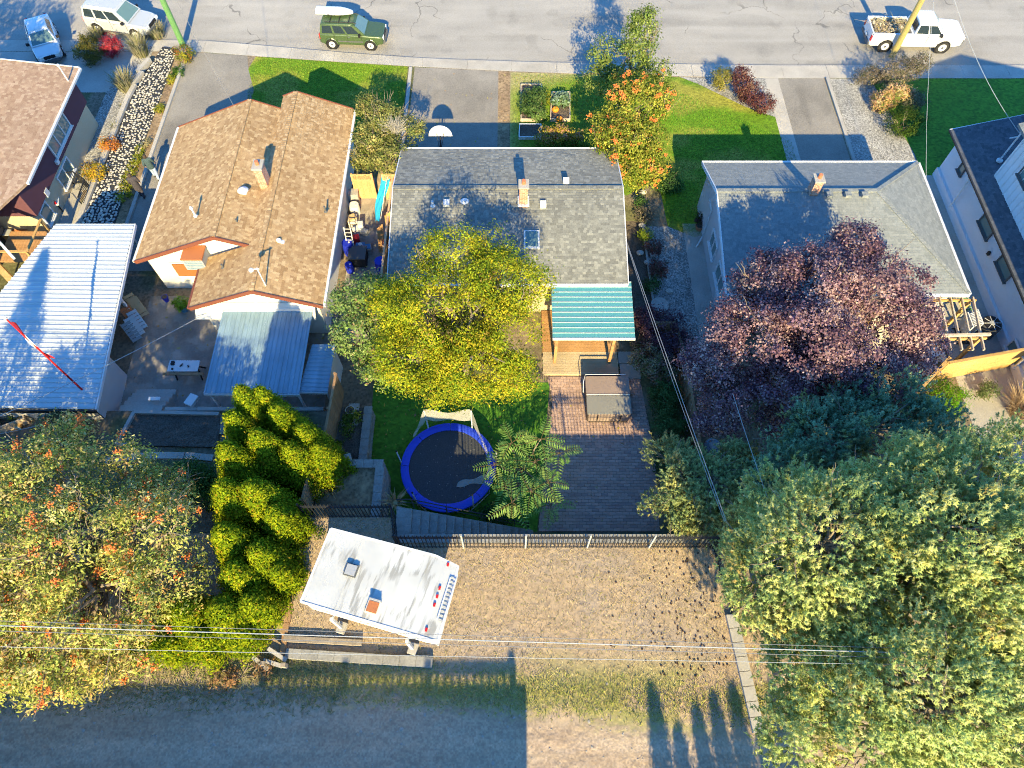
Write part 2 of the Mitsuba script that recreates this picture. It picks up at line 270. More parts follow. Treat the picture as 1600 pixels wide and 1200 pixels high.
def whole(name, m, bsdf, label, cat, group=None, kind=None, smooth=False):
    key = numbered(name); scene[key] = shape(m, bsdf, smooth)
    return lab(key, label, cat, group, kind)
def struct(name, m, bsdf, label=None, cat=None, smooth=False):
    key = numbered(name); scene[key] = shape(m, bsdf, smooth)
    return lab(key, label or name.replace('_', ' '), cat or name.split('_')[-1], kind='structure')
def at_place(x, y, z=0.0, rz=0.0, s=1.0): return T().translate([x, y, z]).rotate([0, 0, 1], math.degrees(rz)).scale(s)

# ------------------------------------------------------------------ the ground
YW = 8.05                                       # the retaining wall between the yards and the upper lot
UP = 3.2                                        # height of the upper lot and lane
struct('ground', MB().sheet([(-320, -320), (320, -320), (320, 320), (-320, 320)], -0.17), 'yard_soil', 'bare soil ground under the yards', 'ground')
curb = [(-330, 43.95), (-21.5, 43.95), (-17.5, 43.45), (-12, 42.7), (-6.9, 42.1), (-1, 41.75), (4.3, 41.55), (12, 41.4), (17.1, 41.3), (330, 41.3)]
inner = [(-330, 42.75), (-21.7, 42.75), (-17.3, 42.25), (-12, 41.7), (-6.85, 41.2), (-1, 40.75), (4.25, 40.45), (12, 40.15), (16.9, 40.0), (330, 40.0)]
far = [(330, 53.5), (-330, 53.5)]
struct('road', MB().sheet(curb + far, -0.125), 'asphalt', 'grey asphalt street with cracks along the top', 'road')
struct('far_verge', MB().prism([(-330, 53.5), (330, 53.5), (330, 318), (-330, 318)], -0.16, 0.0), 'lawn_green', 'grass verge across the street', 'grass verge')
def along(line, x): return float(np.interp(x, [p[0] for p in line], [p[1] for p in line]))
side = lab('sidewalk', 'pale concrete sidewalk slabs along the street', 'sidewalk', kind='structure')
rs = random.Random(3)
for x0 in np.arange(-45, 48, 3.0):
    x1 = x0 + 2.985
    part(side, 'slab', MB().prism([(x0, along(inner, x0)), (x1, along(inner, x1)), (x1, along(curb, x1)), (x0, along(curb, x0))], -0.16, 0.008 + rs.uniform(-.003, .003)), 'concrete')
lot = Polygon([(-320, YW - 1), (320, YW - 1)] + [(x, y) for x, y in reversed(inner)])
struct('yard', MB().prism(Polygon([(-310, YW - 1), (310, YW - 1), (310, 40.0)] + [(x, y - 0.005) for x, y in reversed(inner[1:-1])] + [(-310, 42.7)]), -0.16, 0.0), 'yard_soil', 'bare earth of the yards between the houses', 'yard')
def flat(name, poly, m, z, label, cat): return struct(name, MB().sheet(poly, z), m, label, cat)
Z1, Z2, Z3 = 0.005, 0.010, 0.015
flat('driveway', [(-21.9, 24.0), (-18.7, 24.0), (-18.7, 32.5), (-17.0, 34.5), (-16.85, 38.8), (-17.6, 41.0), (-17.9, 42.3), (-21.9, 42.7)], 'drive_asphalt', Z1, 'grey driveway left of the tan roofed house', 'driveway')
flat('driveway', [(-6.55, 29.6), (-0.9, 29.6), (-0.9, 40.72), (-6.5, 41.1)], 'drive_asphalt', Z1, 'grey driveway in front of the grey roofed house', 'driveway')
flat('driveway', [(17.55, 28.8), (20.6, 28.8), (20.6, 39.98), (17.55, 39.98)], 'drive_asphalt', Z1, 'grey driveway with concrete edging on the right', 'driveway')
flat('driveway', [(-36, 31), (-28.5, 38.6), (-25.3, 38.6), (-25.0, 42.7), (-40, 42.7)], 'concrete', Z1, 'pale concrete driveway at the top left corner', 'driveway')
flat('path', [(-26.4, 26.5), (-25.3, 26.5), (-25.3, 38.6), (-26.4, 38.6)], 'concrete', Z2, 'concrete path along the plum sided house', 'path')
flat('driveway_edge', [(-0.9, 29.6), (-0.15, 29.6), (-0.15, 40.6), (-0.9, 40.72)], 'mulch', Z1, 'worn dirt strip beside the middle driveway', 'path')
flat('lawn', [(-17.0, 32.0), (-6.95, 32.0), (-6.95, 41.15), (-12, 41.65), (-17.3, 42.2), (-17.6, 40.9), (-16.8, 38.8)], 'lawn_green', Z1, 'bright lawn in front of the tan roofed house', 'lawn')
flat('lawn', [(-0.15, 29.6), (6.8, 29.6), (8.7, 31), (9.0, 40.2), (4.25, 40.4), (-0.1, 40.6)], 'lawn_worn', Z1, 'worn lawn in front of the grey roofed house', 'lawn')
flat('lawn', [(9.0, 40.2)] + [(11.12, 40.07), (12.18, 39.44), (13.5, 38.38), (14.79, 37.34), (16.09, 36.56), (17.1, 36.09), (17.51, 35.27)] + [(17.5, 33.5), (17.5, 28.8), (10.3, 26.4), (8.9, 27.2), (8.7, 31)], 'lawn_green', Z2, 'bright lawn in front of the right hand hip roofed house', 'lawn')
flat('shrub_bed', [(9.6, 40.1)] + [(11.17, 40.07), (12.18, 39.44), (13.5, 38.38), (14.79, 37.34), (16.09, 36.56), (17.1, 36.09), (17.51, 35.27)] + [(16.7, 34.5), (16.7, 40.0)], 'gravel', Z1, 'gravel wedge under the purple shrubs', 'gravel bed')
flat('driveway_edge', [(16.7, 28.8), (17.55, 28.8), (17.55, 39.98), (16.7, 39.98)], 'concrete', Z3, 'concrete strip left of the right driveway', 'path')
flat('gravel_bed', [(20.9, 28.6), (24.2, 28.6), (24.6, 33.0), (23.6, 39.95), (20.9, 39.95)], 'gravel', Z1, 'pale gravel bed beside the right driveway', 'gravel bed')
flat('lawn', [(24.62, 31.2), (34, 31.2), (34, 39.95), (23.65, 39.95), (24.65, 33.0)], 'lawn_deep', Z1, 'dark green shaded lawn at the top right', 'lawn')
flat('path', [(24.2, 29.2), (34, 29.2), (34, 31.2), (24.6, 31.2)], 'concrete', Z2, 'concrete front path below the shaded lawn', 'path')
flat('driveway', [(34, 28), (48, 28), (48, 39.95), (34.6, 39.95)], 'concrete', Z1, 'concrete driveway at the right edge', 'driveway')
flat('gravel_path', [(7.75, 17.0), (9.75, 17.0), (9.75, 27.2), (7.55, 27.2)], 'gravel', Z1, 'grey gravel side path between the two grey roofs', 'gravel path')
flat('path', [(9.75, 18.4), (10.9, 18.4), (10.9, 27.4), (9.75, 27.4)], 'concrete', Z2, 'concrete walk along the right hand house', 'path')
flat('path', [(22.3, 12.5), (25.3, 12.5), (25.3, 29.2), (22.3, 29.2)], 'concrete', Z1, 'concrete side passage between the right hand houses', 'path')
flat('side_bed', [(6.3, 17.6), (7.72, 17.6), (7.5, 27.6), (6.3, 27.6)], 'soil', Z1, 'dark planting bed beside the grey roofed house', 'planting bed')
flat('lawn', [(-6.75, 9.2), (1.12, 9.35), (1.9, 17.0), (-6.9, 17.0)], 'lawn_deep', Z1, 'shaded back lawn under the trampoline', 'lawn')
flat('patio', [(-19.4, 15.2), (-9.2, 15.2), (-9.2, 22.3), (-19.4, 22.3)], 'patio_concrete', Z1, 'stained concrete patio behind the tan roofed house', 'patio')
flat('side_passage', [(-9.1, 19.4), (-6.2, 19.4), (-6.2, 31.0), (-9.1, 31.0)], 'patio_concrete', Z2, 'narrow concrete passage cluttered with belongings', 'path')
flat('side_yard', [(-34, 14), (-22.9, 14), (-22.9, 26.4), (-34, 26.4)], 'yard_soil', Z1, 'shaded yard behind the grey board fence', 'yard')
flat('planting_bed', [(-22.72, 24.5), (-22.1, 24.5), (-22.1, 42.0), (-22.72, 42.0)], 'mulch', Z1, 'narrow planted bed along the driveway curb', 'planting bed')
flat('front_yard', [(-26.4, 30), (-24.72, 30), (-24.4, 43.3), (-25.0, 43.3), (-26.4, 38.6)], 'gravel', Z3, 'dry gravel front yard with tufts on the left', 'gravel yard')

# kerb strips
for pts, w, lbl in [([(-22.0, 24.5), (-22.0, 41.9)], .2, 'concrete curb between planted bed and driveway'), ([(-6.75, 32.2), (-6.75, 41.0)], .2, 'concrete curb between lawn and middle driveway'),
                    ([(20.75, 28.8), (20.75, 39.9)], .2, 'timber edging between right driveway and gravel'), ([(7.6, 18), (7.45, 27.5)], .12, 'pale edging between planting bed and gravel path')]:
    whole('curb', MB().beam((*pts[0], .05), (*pts[1], .05), w, .16), 'concrete', lbl, 'curb')

# upper lot and terraces
up = Polygon([(-310, -310), (310, -310), (310, YW), (-4.75, YW), (-4.75, 8.95), (-8.45, 8.95), (-8.45, 8.3), (-310, 8.3)])
struct('upper_lot', MB().prism(up, -0.5, UP), 'dry_grass', 'dry grassy lot and gravel lane above the yards', 'lot')
struct('terrace', MB().prism([(-60, 8.2), (-8.5, 8.2), (-8.5, 14.9), (-20.2, 14.9), (-60, 14.0)], -0.3, 1.0), 'yard_soil', 'raised back garden terrace of the left yard', 'terrace')
struct('terrace', MB().prism([(-60, 8.2), (-8.52, 8.2), (-8.52, 11.8), (-60, 11.9)], -0.3, 2.0), 'yard_soil', 'upper garden terrace below the berry tree', 'terrace')

# grass tufts, straw and stones: real pieces too many to count
def blades(name, poly, z, n, h, w, cols, label, cat, seed, lean=.6, dens=None):
    r = np.random.default_rng(seed); poly = Polygon(poly); x0, y0, x1, y1 = poly.bounds
    p = np.column_stack([r.uniform(x0, x1, n * 3), r.uniform(y0, y1, n * 3)]); p = p[shapely.contains_xy(poly, p[:, 0], p[:, 1])]
    if dens is not None: p = p[r.random(len(p)) < dens(p)]
    p = p[:n]; m = len(p); a = r.uniform(0, 2 * np.pi, m); hh = h * r.uniform(.5, 1.4, m); l = lean * hh * r.uniform(.2, 1.5, m); b = a + r.normal(0, .5, m)
    z0 = np.full(m, z); base = np.column_stack([p, z0]); sd = np.column_stack([-np.sin(b), np.cos(b), z0 * 0]) * (w * r.uniform(.6, 1.4, m))[:, None]
    tip = base + np.column_stack([np.cos(a) * l, np.sin(a) * l, hh])
    v = np.stack([base - sd, base + sd, tip], 1).reshape(-1, 3); f = np.arange(3 * m).reshape(-1, 3)
    c = np.asarray(cols)[r.integers(0, len(cols), m)] * r.uniform(.75, 1.25, (m, 1)); mb = MB(); mb.add(v, f); key = numbered(name)
    scene[key] = mikit.ply((v, f), 'painted', False, color=np.repeat(c, 3, 0)); lab(key, label, cat, kind='stuff')
lotpoly = [(-8.4, 2.2), (12, 1.6), (9.4, 8.0), (-4.7, 8.0), (-4.7, 8.9), (-8.4, 8.9)]
blades('dry_grass_tufts', lotpoly, UP, 22000, 0.07, 0.010, [(0.40, 0.31, 0.18), (0.34, 0.25, 0.14), (0.44, 0.36, 0.22), (0.22, 0.16, 0.09), (0.26, 0.24, 0.08)], 'dry straw coloured grass covering the upper lot', 'dry grass', 11, 1.6)
blades('green_weed_tufts', [(-9, 1.4), (11, 0.6), (11, 3.6), (-9, 4.0)], UP, 9000, 0.12, 0.012, [(0.20, 0.22, 0.05), (0.28, 0.28, 0.07), (0.34, 0.30, 0.10)], 'green and yellow weeds along the lane edge', 'weeds', 12, 1.2,
       lambda p: np.clip(1 - np.abs(p[:, 1] - 2.5 + 0.05 * p[:, 0]) / 0.9, 0, 1))
blades('lane_weed_tufts', [(-24, 0.4), (-6, 0.4), (-6, 3.8), (-24, 3.8)], UP, 9000, 0.16, 0.014, [(0.20, 0.19, 0.09), (0.28, 0.23, 0.12), (0.14, 0.16, 0.05)], 'shaded weeds beside the lane at the lower left', 'weeds', 13, 1.2, lambda p: np.clip((p[:, 1] - 1.6) / 1.2, 0, 1))
for i, (pl, n, cc, lb) in enumerate([([(-17.0, 32.2), (-7.0, 32.2), (-7.0, 41.1), (-17.2, 42.1)], 14000, [(0.08, 0.19, 0.012), (0.13, 0.24, 0.02), (0.2, 0.26, 0.03)], 'grass blades on the lawn of the tan roofed house'),
                                     ([(0.0, 29.8), (8.8, 31), (8.9, 40.1), (0, 40.4)], 9000, [(0.09, 0.18, 0.015), (0.16, 0.22, 0.03), (0.24, 0.22, 0.06)], 'grass blades on the worn middle lawn'),
                                     ([(9.0, 40.0), (17.3, 34), (17.3, 29), (9, 27.5)], 9000, [(0.06, 0.2, 0.012), (0.09, 0.24, 0.015)], 'grass blades on the right hand lawn')]):
    blades('grass_blades', pl, 0.0, n * 2, .08, .014, cc, lb, 'grass', 20 + i, .8)
def pebbles(name, pts, rad, bsdf, label, cat, seed, flat=.6, kind='stuff', parent=None):
    r = np.random.default_rng(seed); base = trimesh.creation.icosphere(subdivisions=0); bv, bf = np.array(base.vertices), np.array(base.faces); mb = MB()
    for p, q in zip(pts, rad):
        v = bv * r.uniform(.75, 1.2, (12, 1)) * [q * r.uniform(.8, 1.3), q, q * flat]; mb.add(v @ rotz(r.uniform(0, 6)).T + p, bf)
    return whole(name, mb, bsdf, label, cat, kind=kind) if parent is None else part(parent, name, mb, bsdf, kind=kind)
r = np.random.default_rng(5)
pts = np.column_stack([r.uniform(-20, 9, 420), r.normal(0.9, .9, 420), np.full(420, UP + .005)])
pebbles('lane_stones', pts, r.gamma(2, .008, 420) + .010, 'rock_grey', 'loose stones scattered along the gravel lane', 'stones', 6)
cone_mesh = shape(MB().ball((0, 0, .02), (.042, .03, .026), 1), 'cone')
n = 0
while n < 150:
    x, y = r.normal(6.3, 1.3), r.uniform(3.0, 7.6)
    if 3.6 < x < 7.9 and r.random() < .35 + .65 * (x > 5.2):
        k = numbered('pine_cone'); scene[k] = {**cone_mesh, 'to_world': at_place(x, y, UP, r.uniform(0, 6))}; n += 1
        lab(k, 'small dark pine cone lying on the dry grass of the upper lot', 'pine cone', 'pine cones fallen on the upper lot')

# ------------------------------------------------------------------ houses
def add_windows(parent, specs):
    """Each spec: centre, width along the wall, height, wall direction (outward normal angle), panes."""
    for c, w, h, a, panes, fr in specs:
        R = rotz(a); c = np.asarray(c, float)          # local x = outward, y = along the wall
        m = MB(); t = .07
        for dy, dz, sy, sz in [(0, h / 2, w + t, t), (0, -h / 2, w + t, t), (w / 2, 0, t, h), (-w / 2, 0, t, h)]:
            m.box(c + R @ [.02, dy, dz], (.08, sy, sz), R=R)
        for i in range(1, panes): m.box(c + R @ [.02, -w / 2 + i * w / panes, 0], (.06, t * .8, h - t), R=R)
        k = part(parent, 'window', m, fr)
        part(k, 'pane', MB().box(c + R @ [-.005, 0, 0], (.02, w - .02, h - .02), R=R), 'glass_sky')
        part(k, 'sill', MB().box(c + R @ [.05, 0, -h / 2 - .06], (.14, w + .2, .05), R=R), fr)
def chimney(parent, x, y, z0, z1, s=.55, wx=None):
    k = part(parent, 'chimney', MB().span(x - (wx or s) / 2, x + (wx or s) / 2, y - s / 2, y + s / 2, z0, z1), 'brick')
    part(k, 'cap', MB().span(x - (wx or s) / 2 - .05, x + (wx or s) / 2 + .05, y - s / 2 - .05, y + s / 2 + .05, z1, z1 + .08), 'concrete')
    part(k, 'flue', MB().cyl((x, y, z1 + .08), .1, .22, 12), 'terracotta')
    part(k, 'flashing', MB().box((x, y - .02, z0 + .32), ((wx or s) + .16, s + .2, .06)), 'steel')
def pipe_vent(parent, x, y, z, r=.05, h=.45, m='dark_grey', cap=False):
    k = part(parent, 'roof_vent', MB().cyl((x, y, z - .1), r, h + .1, 10).cyl((x, y, z - .02), r * 2.2, .06, 12, r * 1.2), m)
    if cap: part(k, 'cowl', MB().cyl((x, y, z + h), r * 1.9, .14, 12, r * .6), 'steel')

# --- tan roofed house with two rear gables
hs = thing('house', 'white walled house with tan shingle roof and two rear gables', 'house')
xl, x1, xv, x2, xr = -19.1, -14.45, -12.93, -12.15, -9.1; m4 = .4
z1h, z2h = 4.5, 4.2; ze = z1h - m4 * (x1 - xl); zv = z1h - m4 * (xv - x1); zr = z2h - m4 * (x2 - xr) * -1
zr = z2h - m4 * (xr - x2); yf1, yf2, yb1, yb2 = 32.3, 33.35, 22.55, 19.55
xw = -15.6; zw = z2h - m4 * (x2 - xw)
R = part(hs, 'roof', MB().slab([(xl, yb1, ze), (x1, yb1, z1h), (x1, yf1, z1h), (xl, yf1, ze)], .16).slab([(x1, yb1, z1h), (xv, yb1, zv), (xv, yf1, zv), (x1, yf1, z1h)], .16)
         .slab([(xv, yb1, zv), (x2, yb1, z2h), (x2, yf2, z2h), (xv, yf2, zv)], .16).slab([(xw, yb2, zw), (x2, yb2, z2h), (x2, yb1, z2h), (xw, yb1, zw)], .16).slab([(x2, yb2, z2h), (xr, yb2, zr), (xr, yf2, zr), (x2, yf2, z2h)], .16), 'shingle_tan')
part(R, 'ridge_cap', MB().beam((x1, yb1, z1h + .01), (x1, yf1, z1h + .01), .24, .05).beam((x2, yb2, z2h + .01), (x2, yf2, z2h + .01), .24, .05), 'shingle_tan')
for pts in [[(xl, yb1, ze), (x1, yb1, z1h), (xv, yb1, zv)], [(xw, yb2, zw), (x2, yb2, z2h), (xr, yb2, zr)], [(xl, yf1, ze), (x1, yf1, z1h), (xv, yf1, zv)], [(xv, yf2, zv), (x2, yf2, z2h), (xr, yf2, zr)]]:
    q = np.array(pts); sgn = -1 if q[0][1] < 28 else 1; q = q + [0, sgn * .03, -.07]
    part(R, 'bargeboard', MB().beam(q[0], q[1], .05, .22).beam(q[1], q[2], .05, .22), 'trim_maroon')
part(R, 'gutter', MB().beam((xl - .06, yb1, ze - .06), (xl - .06, yf1, ze - .06), .12, .12), 'trim_white'); part(R, 'gutter', MB().beam((xr + .06, yb2, zr - .06), (xr + .06, yf2, zr - .06), .12, .12), 'trim_white')
part(R, 'gutter', MB().beam((xw - .06, yb2, zw - .06), (xw - .06, yb1 - .1, zw - .06), .1, .12), 'trim_maroon')
W = MB()
W.add([(-18.65, 22.85, -.1), (xv, 22.85, -.1), (xv, 22.85, zv - .18), (x1, 22.85, z1h - .18), (-18.65, 22.85, ze - .02)], [[0, 1, 2], [0, 2, 3], [0, 3, 4]])
W.add([(-15.3, 19.95, -.1), (-9.5, 19.95, -.1), (-9.5, 19.95, zr - .04), (x2, 19.95, z2h - .2), (-15.3, 19.95, zw - .08)], [[0, 1, 2], [0, 2, 3], [0, 3, 4]])
W.span(-18.65, -15.0, 22.9, 31.9, -.1, ze - .05).span(-15.3, -9.5, 20.0, 32.9, -.1, 2.75)
W.add([(-18.65, 31.92, -.1), (-18.65, 31.92, ze - .02), (x1, 31.92, z1h - .18), (xv, 31.92, zv - .18), (xv, 31.92, -.1)], [[0, 1, 2], [0, 2, 3], [0, 3, 4]])
W.add([(xv, 32.95, -.1), (xv, 32.95, zv - .2), (x2, 32.95, z2h - .18), (-9.5, 32.95, zr - .04), (-9.5, 32.95, -.1)], [[0, 1, 2], [0, 2, 3], [0, 3, 4]])
part(hs, 'wall', W, 'stucco_white')
chimney(hs, -12.75, 26.55, 3.2, 5.2, .62, .42)
pipe_vent(hs, *(-13.64, 25.72, 4)[:2], 3.9, .15, .45, 'steel', True); pipe_vent(hs, *(-15.79, 24.21, 4)[:2], 4.15, .05, .5, 'steel', True)
pipe_vent(hs, *(-13.63, 23.79, 4)[:2], 3.95, .045, .4); pipe_vent(hs, *(-9.59, 25.19, 3.4)[:2], 3.4, .045, .35); pipe_vent(hs, *(-11.46, 22.77, 3.9)[:2], 3.85, .12, .16, 'steel'); pipe_vent(hs, *(-14.13, 21.54, 3.3)[:2], 3.4, .05, .25)
a = np.array((-11.61, 20, 3.9)); part(hs, 'mast', MB().cyl((a[0], a[1], 3.8), .03, 1.5, 8).beam((a[0] - .25, a[1], 5.2), (a[0] + .1, a[1], 5.25), .04, .04).ball((a[0] - .3, a[1], 5.15), (.12, .12, .1), 1), 'steel')
part(hs, 'shutter', MB().box((-16.85, 22.8, 1.62), (1.35, .06, .95)), 'brown_panel')
part(hs, 'pergola_rail', MB().beam((-17.65, 22.78, 2.2), (-15.95, 22.78, 2.2), .05, .05), 'trim_white')
fr = numbered('house__door'); scene[fr] = shape(MB().box((-15.95, 22.82, 1.0), (.8, .05, 1.95)), 'white'); part(fr, 'handle', MB().ball((-16.25, 22.78, 1.0), .04), 'steel')
add_windows(hs, [((-11.2, 19.93, 1.5), 1.2, 1.0, -math.pi / 2, 2, 'trim_white')])
cb = np.array((-15.75, 22.35, 3.1))
cool = thing('cooler_unit', 'boxy rooftop cooler with rusty lid and louvred sides on the white gable', 'cooler')
part(cool, 'cabinet', MB().box(cb, (1.0, .85, .75)), 'grey'); part(cool, 'lid', MB().box(cb + [0, 0, .41], (1.06, .9, .07)), 'rust'); part(cool, 'duct', MB().box(cb + [0, .6, -.1], (.5, .5, .5)), 'grey')
for i in range(5): part(cool, 'louvre', MB().box(cb + [0, -.435, -.26 + i * .13], (.86, .03, .05)), 'metal_blue_grey')
for sx in (-.4, .4): part(cool, 'bracket', MB().beam(cb + [sx, -.35, -.37], cb + [sx, .45, -1.0], .05, .05), 'steel')

# --- grey roofed middle house
hm = thing('house', 'middle house with weathered grey gable roof, skylight and brick chimney', 'house')
xa, xb, ya, yr, yb, zt, zl = -6.1, 5.68, 20.85, 26.2, 30.15, 4.05, 3.0
RM = part(hm, 'roof', MB().slab([(xa, ya, zl), (xb, ya, zl), (xb, yr, zt), (xa, yr, zt)], .16).slab([(xa, yr, zt), (xb, yr, zt), (xb, yb, zl), (xa, yb, zl)], .16), 'shingle_grey')
part(RM, 'ridge_cap', MB().beam((xa, yr, zt + .01), (xb, yr, zt + .01), .24, .05), 'shingle_grey')
for i, y, z in ((0, yb + .06, zl - .05), (1, ya - .06, zl - .05)): part(RM, 'gutter', MB().beam((xa, y, z), (xb, y, z), .12, .12), 'trim_white')
for x, s in ((xa, -1), (xb, 1)): part(RM, 'bargeboard', MB().beam((x + s * .03, ya, zl - .08), (x + s * .03, yr, zt - .08), .05, .2).beam((x + s * .03, yr, zt - .08), (x + s * .03, yb, zl - .08), .05, .2), 'trim_white')
w = MB()
for x in (-5.75, 5.35): w.add([(x, 21.3, -.1), (x, 29.75, -.1), (x, 29.75, zl), (x, yr, zt - .17), (x, 21.3, zl)], [[0, 1, 2], [0, 2, 3], [0, 3, 4]])
w.span(-5.75, 5.35, 21.3, 29.75, -.1, 2.9); part(hm, 'wall', w, 'stucco_tan')
add_windows(hm, [((5.38, 24.2, 1.6), 1.4, 1.0, 0, 2, 'trim_white'), ((5.38, 27.6, 1.6), 1.0, 1.0, 0, 2, 'trim_white'), ((-2.4, 21.28, 1.5), 1.6, 1.1, -math.pi / 2, 2, 'trim_white')])
dk = part(hm, 'door', MB().box((3.2, 21.27, 1.05), (1.7, .06, 2.05)), 'glass_dark'); part(dk, 'handle', MB().box((3.1, 21.22, 1.0), (.04, .04, .3)), 'steel')
def rz(y): return zl + (zt - zl) * ((y - ya) / (yr - ya) if y < yr else (yb - y) / (yb - yr))
c1 = (0.58, 25.3, 4.3); chimney(hm, c1[0], c1[1], 3.7, 5.15, .5, .42)
sk = numbered('house_001__skylight'); ys = (0.98, 23.18, 3.8); yy = ys[1]
Rk = np.array([[1, 0, 0], [0, .967, -.256], [0, .256, .967]])
scene[sk] = shape(MB().box((ys[0], yy, rz(yy) + .07), (.78, .98, .14), R=Rk), 'steel'); part(sk, 'pane', MB().box((ys[0], yy, rz(yy) + .15), (.62, .82, .02), R=Rk), 'glass_sky')
for px, s in (((849, 314), .3), ((885, 278), .32)): pass
for (x, y) in ((1.58, 25.14, 4.2)[:2], (2.8, 26.68, 4.2)[:2], (-3.33, 25.22, 4.2)[:2]):
    part(hm, 'box_vent', MB().box((x, y, rz(y) + .1), (.3, .34, .22), R=Rk), 'steel')
pipe_vent(hm, *(-4, 24.97, 4.1)[:2], 4.05, .06, .3, 'steel'); pipe_vent(hm, *(-2.4, 25.23, 4.1)[:2], 4.1, .1, .1, 'steel')

# --- patio roof on posts behind the middle house
aw = thing('patio_roof', 'teal ribbed patio roof on posts over the wooden deck', 'patio roof')
ax0, ax1, ay0, ay1, az0, az1 = 1.93, 5.85, 17.95, 21.0, 2.6, 2.95
n = 11
for i in range(n):
    t0, t1 = i / n, (i + 1) / n; y0, y1 = ay0 + (ay1 - ay0) * t0, ay0 + (ay1 - ay0) * t1; z0, z1 = az0 + (az1 - az0) * t0, az0 + (az1 - az0) * t1
    part(aw, 'roof_panel', MB().slab([(ax0, y0, z0), (ax1, y0, z0), (ax1, y1, z1 - .006), (ax0, y1, z1 - .006)], .03), 'teal_roof')
    part(aw, 'rib', MB().beam((ax0, y1, z1 + .01), (ax1, y1, z1 + .005), .032, .035), 'teal_rib')
part(aw, 'front_beam', MB().beam((ax0, ay0 + .12, az0 - .14), (ax1, ay0 + .12, az0 - .14), .1, .18), 'wood_stain')
for x in (2.15, 4.9): part(aw, 'post', MB().span(x - .07, x + .07, ay0 + .06, ay0 + .2, .1, az0 - .23), 'wood_stain')
part(aw, 'gutter', MB().beam((ax0, ay0 - .04, az0 - .02), (ax1, ay0 - .04, az0 - .02), .09, .09), 'trim_white')

# --- right hand hip roofed house
hr = thing('house', 'right hand house with pale grey hip roof and small brick chimney', 'house')
X0, X1, Y0, Y1, Yr, Zl, Zt, Xh = 10.45, 22.2, 20.25, 29.1, 25.8, 3.0, 4.25, 18.55
rf = MB().slab([(X0, Y0, Zl), (X1, Y0, Zl), (Xh, Yr, Zt), (X0, Yr, Zt)], .16).slab([(X1, Y1, Zl), (X0, Y1, Zl), (X0, Yr, Zt), (Xh, Yr, Zt)], .16).slab([(X1, Y0, Zl), (X1, Y1, Zl), (Xh, Yr, Zt)], .16)
RR = part(hr, 'roof', rf, 'shingle_ash')
part(RR, 'ridge_cap', MB().beam((X0, Yr, Zt + .01), (Xh, Yr, Zt + .01), .22, .05), 'shingle_ash'); part(RR, 'hip_cap', MB().beam((Xh, Yr, Zt + .01), (X1, Y1, Zl + .01), .2, .05), 'shingle_ash'); part(RR, 'hip_cap', MB().beam((Xh, Yr, Zt + .01), (X1, Y0, Zl + .01), .2, .05), 'shingle_ash')
part(RR, 'gutter', MB().beam((X0 - .05, Y1 + .06, Zl - .05), (X1, Y1 + .06, Zl - .05), .12, .12), 'trim_white'); part(RR, 'gutter', MB().beam((X1 + .06, Y0, Zl - .05), (X1 + .06, Y1, Zl - .05), .12, .12), 'trim_white'); part(RR, 'gutter', MB().beam((X0, Y0 - .06, Zl - .05), (X1, Y0 - .06, Zl - .05), .12, .12), 'trim_white')
part(RR, 'bargeboard', MB().beam((X0 - .03, Y0, Zl - .08), (X0 - .03, Yr, Zt - .08), .05, .2).beam((X0 - .03, Yr, Zt - .08), (X0 - .03, Y1, Zl - .08), .05, .2), 'trim_white')
w = MB().span(10.75, 21.8, 20.7, 28.7, -.1, 2.92); w.add([(10.75, 28.7, -.1), (10.75, 20.7, -.1), (10.75, 20.7, Zl), (10.75, Yr, Zt - .17), (10.75, 28.7, Zl)], [[0, 1, 2], [0, 2, 3], [0, 3, 4]])
part(hr, 'wall', w, 'stucco_grey')
add_windows(hr, [((10.74, 24.5, 1.6), 1.3, 1.0, math.pi, 2, 'trim_white'), ((10.74, 22.2, 1.6), 1.6, 1.0, math.pi, 2, 'trim_white'), ((14.5, 28.72, 1.6), 2.0, 1.2, math.pi / 2, 2, 'trim_white'), ((21.83, 23.6, 1.6), 1.4, 1.0, 0, 2, 'trim_white')])
c1 = (15.27, 25.74, 4.2); chimney(hr, c1[0], c1[1], 3.6, 5.1, .5, .42)
for p in ((15.99, 25.39, 4.3), (16.93, 25.39, 4.3), (17.77, 25.39, 4.3)): part(hr, 'box_vent', MB().box((p[0], p[1], 4.38), (.3, .3, .16)), 'shingle_ash')
part(hr, 'downpipe', MB().tube([(10.5, 26.5, 2.85), (10.66, 26.2, 2.4), (10.68, 26.2, .3), (10.3, 25.6, .1)], .045), 'trim_white')

# --- far right two storey house
hf = thing('house', 'two storey house with white side wall and dark navy lower roof', 'house')
x0, x1 = 24.95, 30.5
RF = part(hf, 'roof', MB().slab([(x0, 14.5, 2.8), (26.6, 14.5, 3.3), (26.6, 31.9, 3.3), (x0, 31.9, 2.8)], .08).slab([(26.6, 28.0, 3.3), (x1, 28.0, 4.4), (x1, 31.9, 4.4), (26.6, 31.9, 3.3)], .08), 'shingle_navy')
part(RF, 'gutter', MB().beam((x0 - .04, 14.5, 2.76), (x0 - .04, 31.9, 2.76), .08, .08), 'iron'); part(RF, 'fascia', MB().beam((x0, 31.94, 2.72), (x1, 31.94, 4.3), .06, .14), 'trim_white')
part(hf, 'wall', MB().span(25.35, 40, 14.9, 31.3, -.3, 2.74), 'stucco_blue')
part(hf, 'upper_wall', MB().span(25.95, 40, 13.0, 28.05, 2.75, 6.1), 'siding_pale')
bt = MB()
for y in np.arange(13.2, 28.1, .42): bt.span(25.92, 25.95, y - .02, y + .02, 3.1, 6.1)
part(hf, 'siding_battens', bt, 'trim_white', kind='stuff')
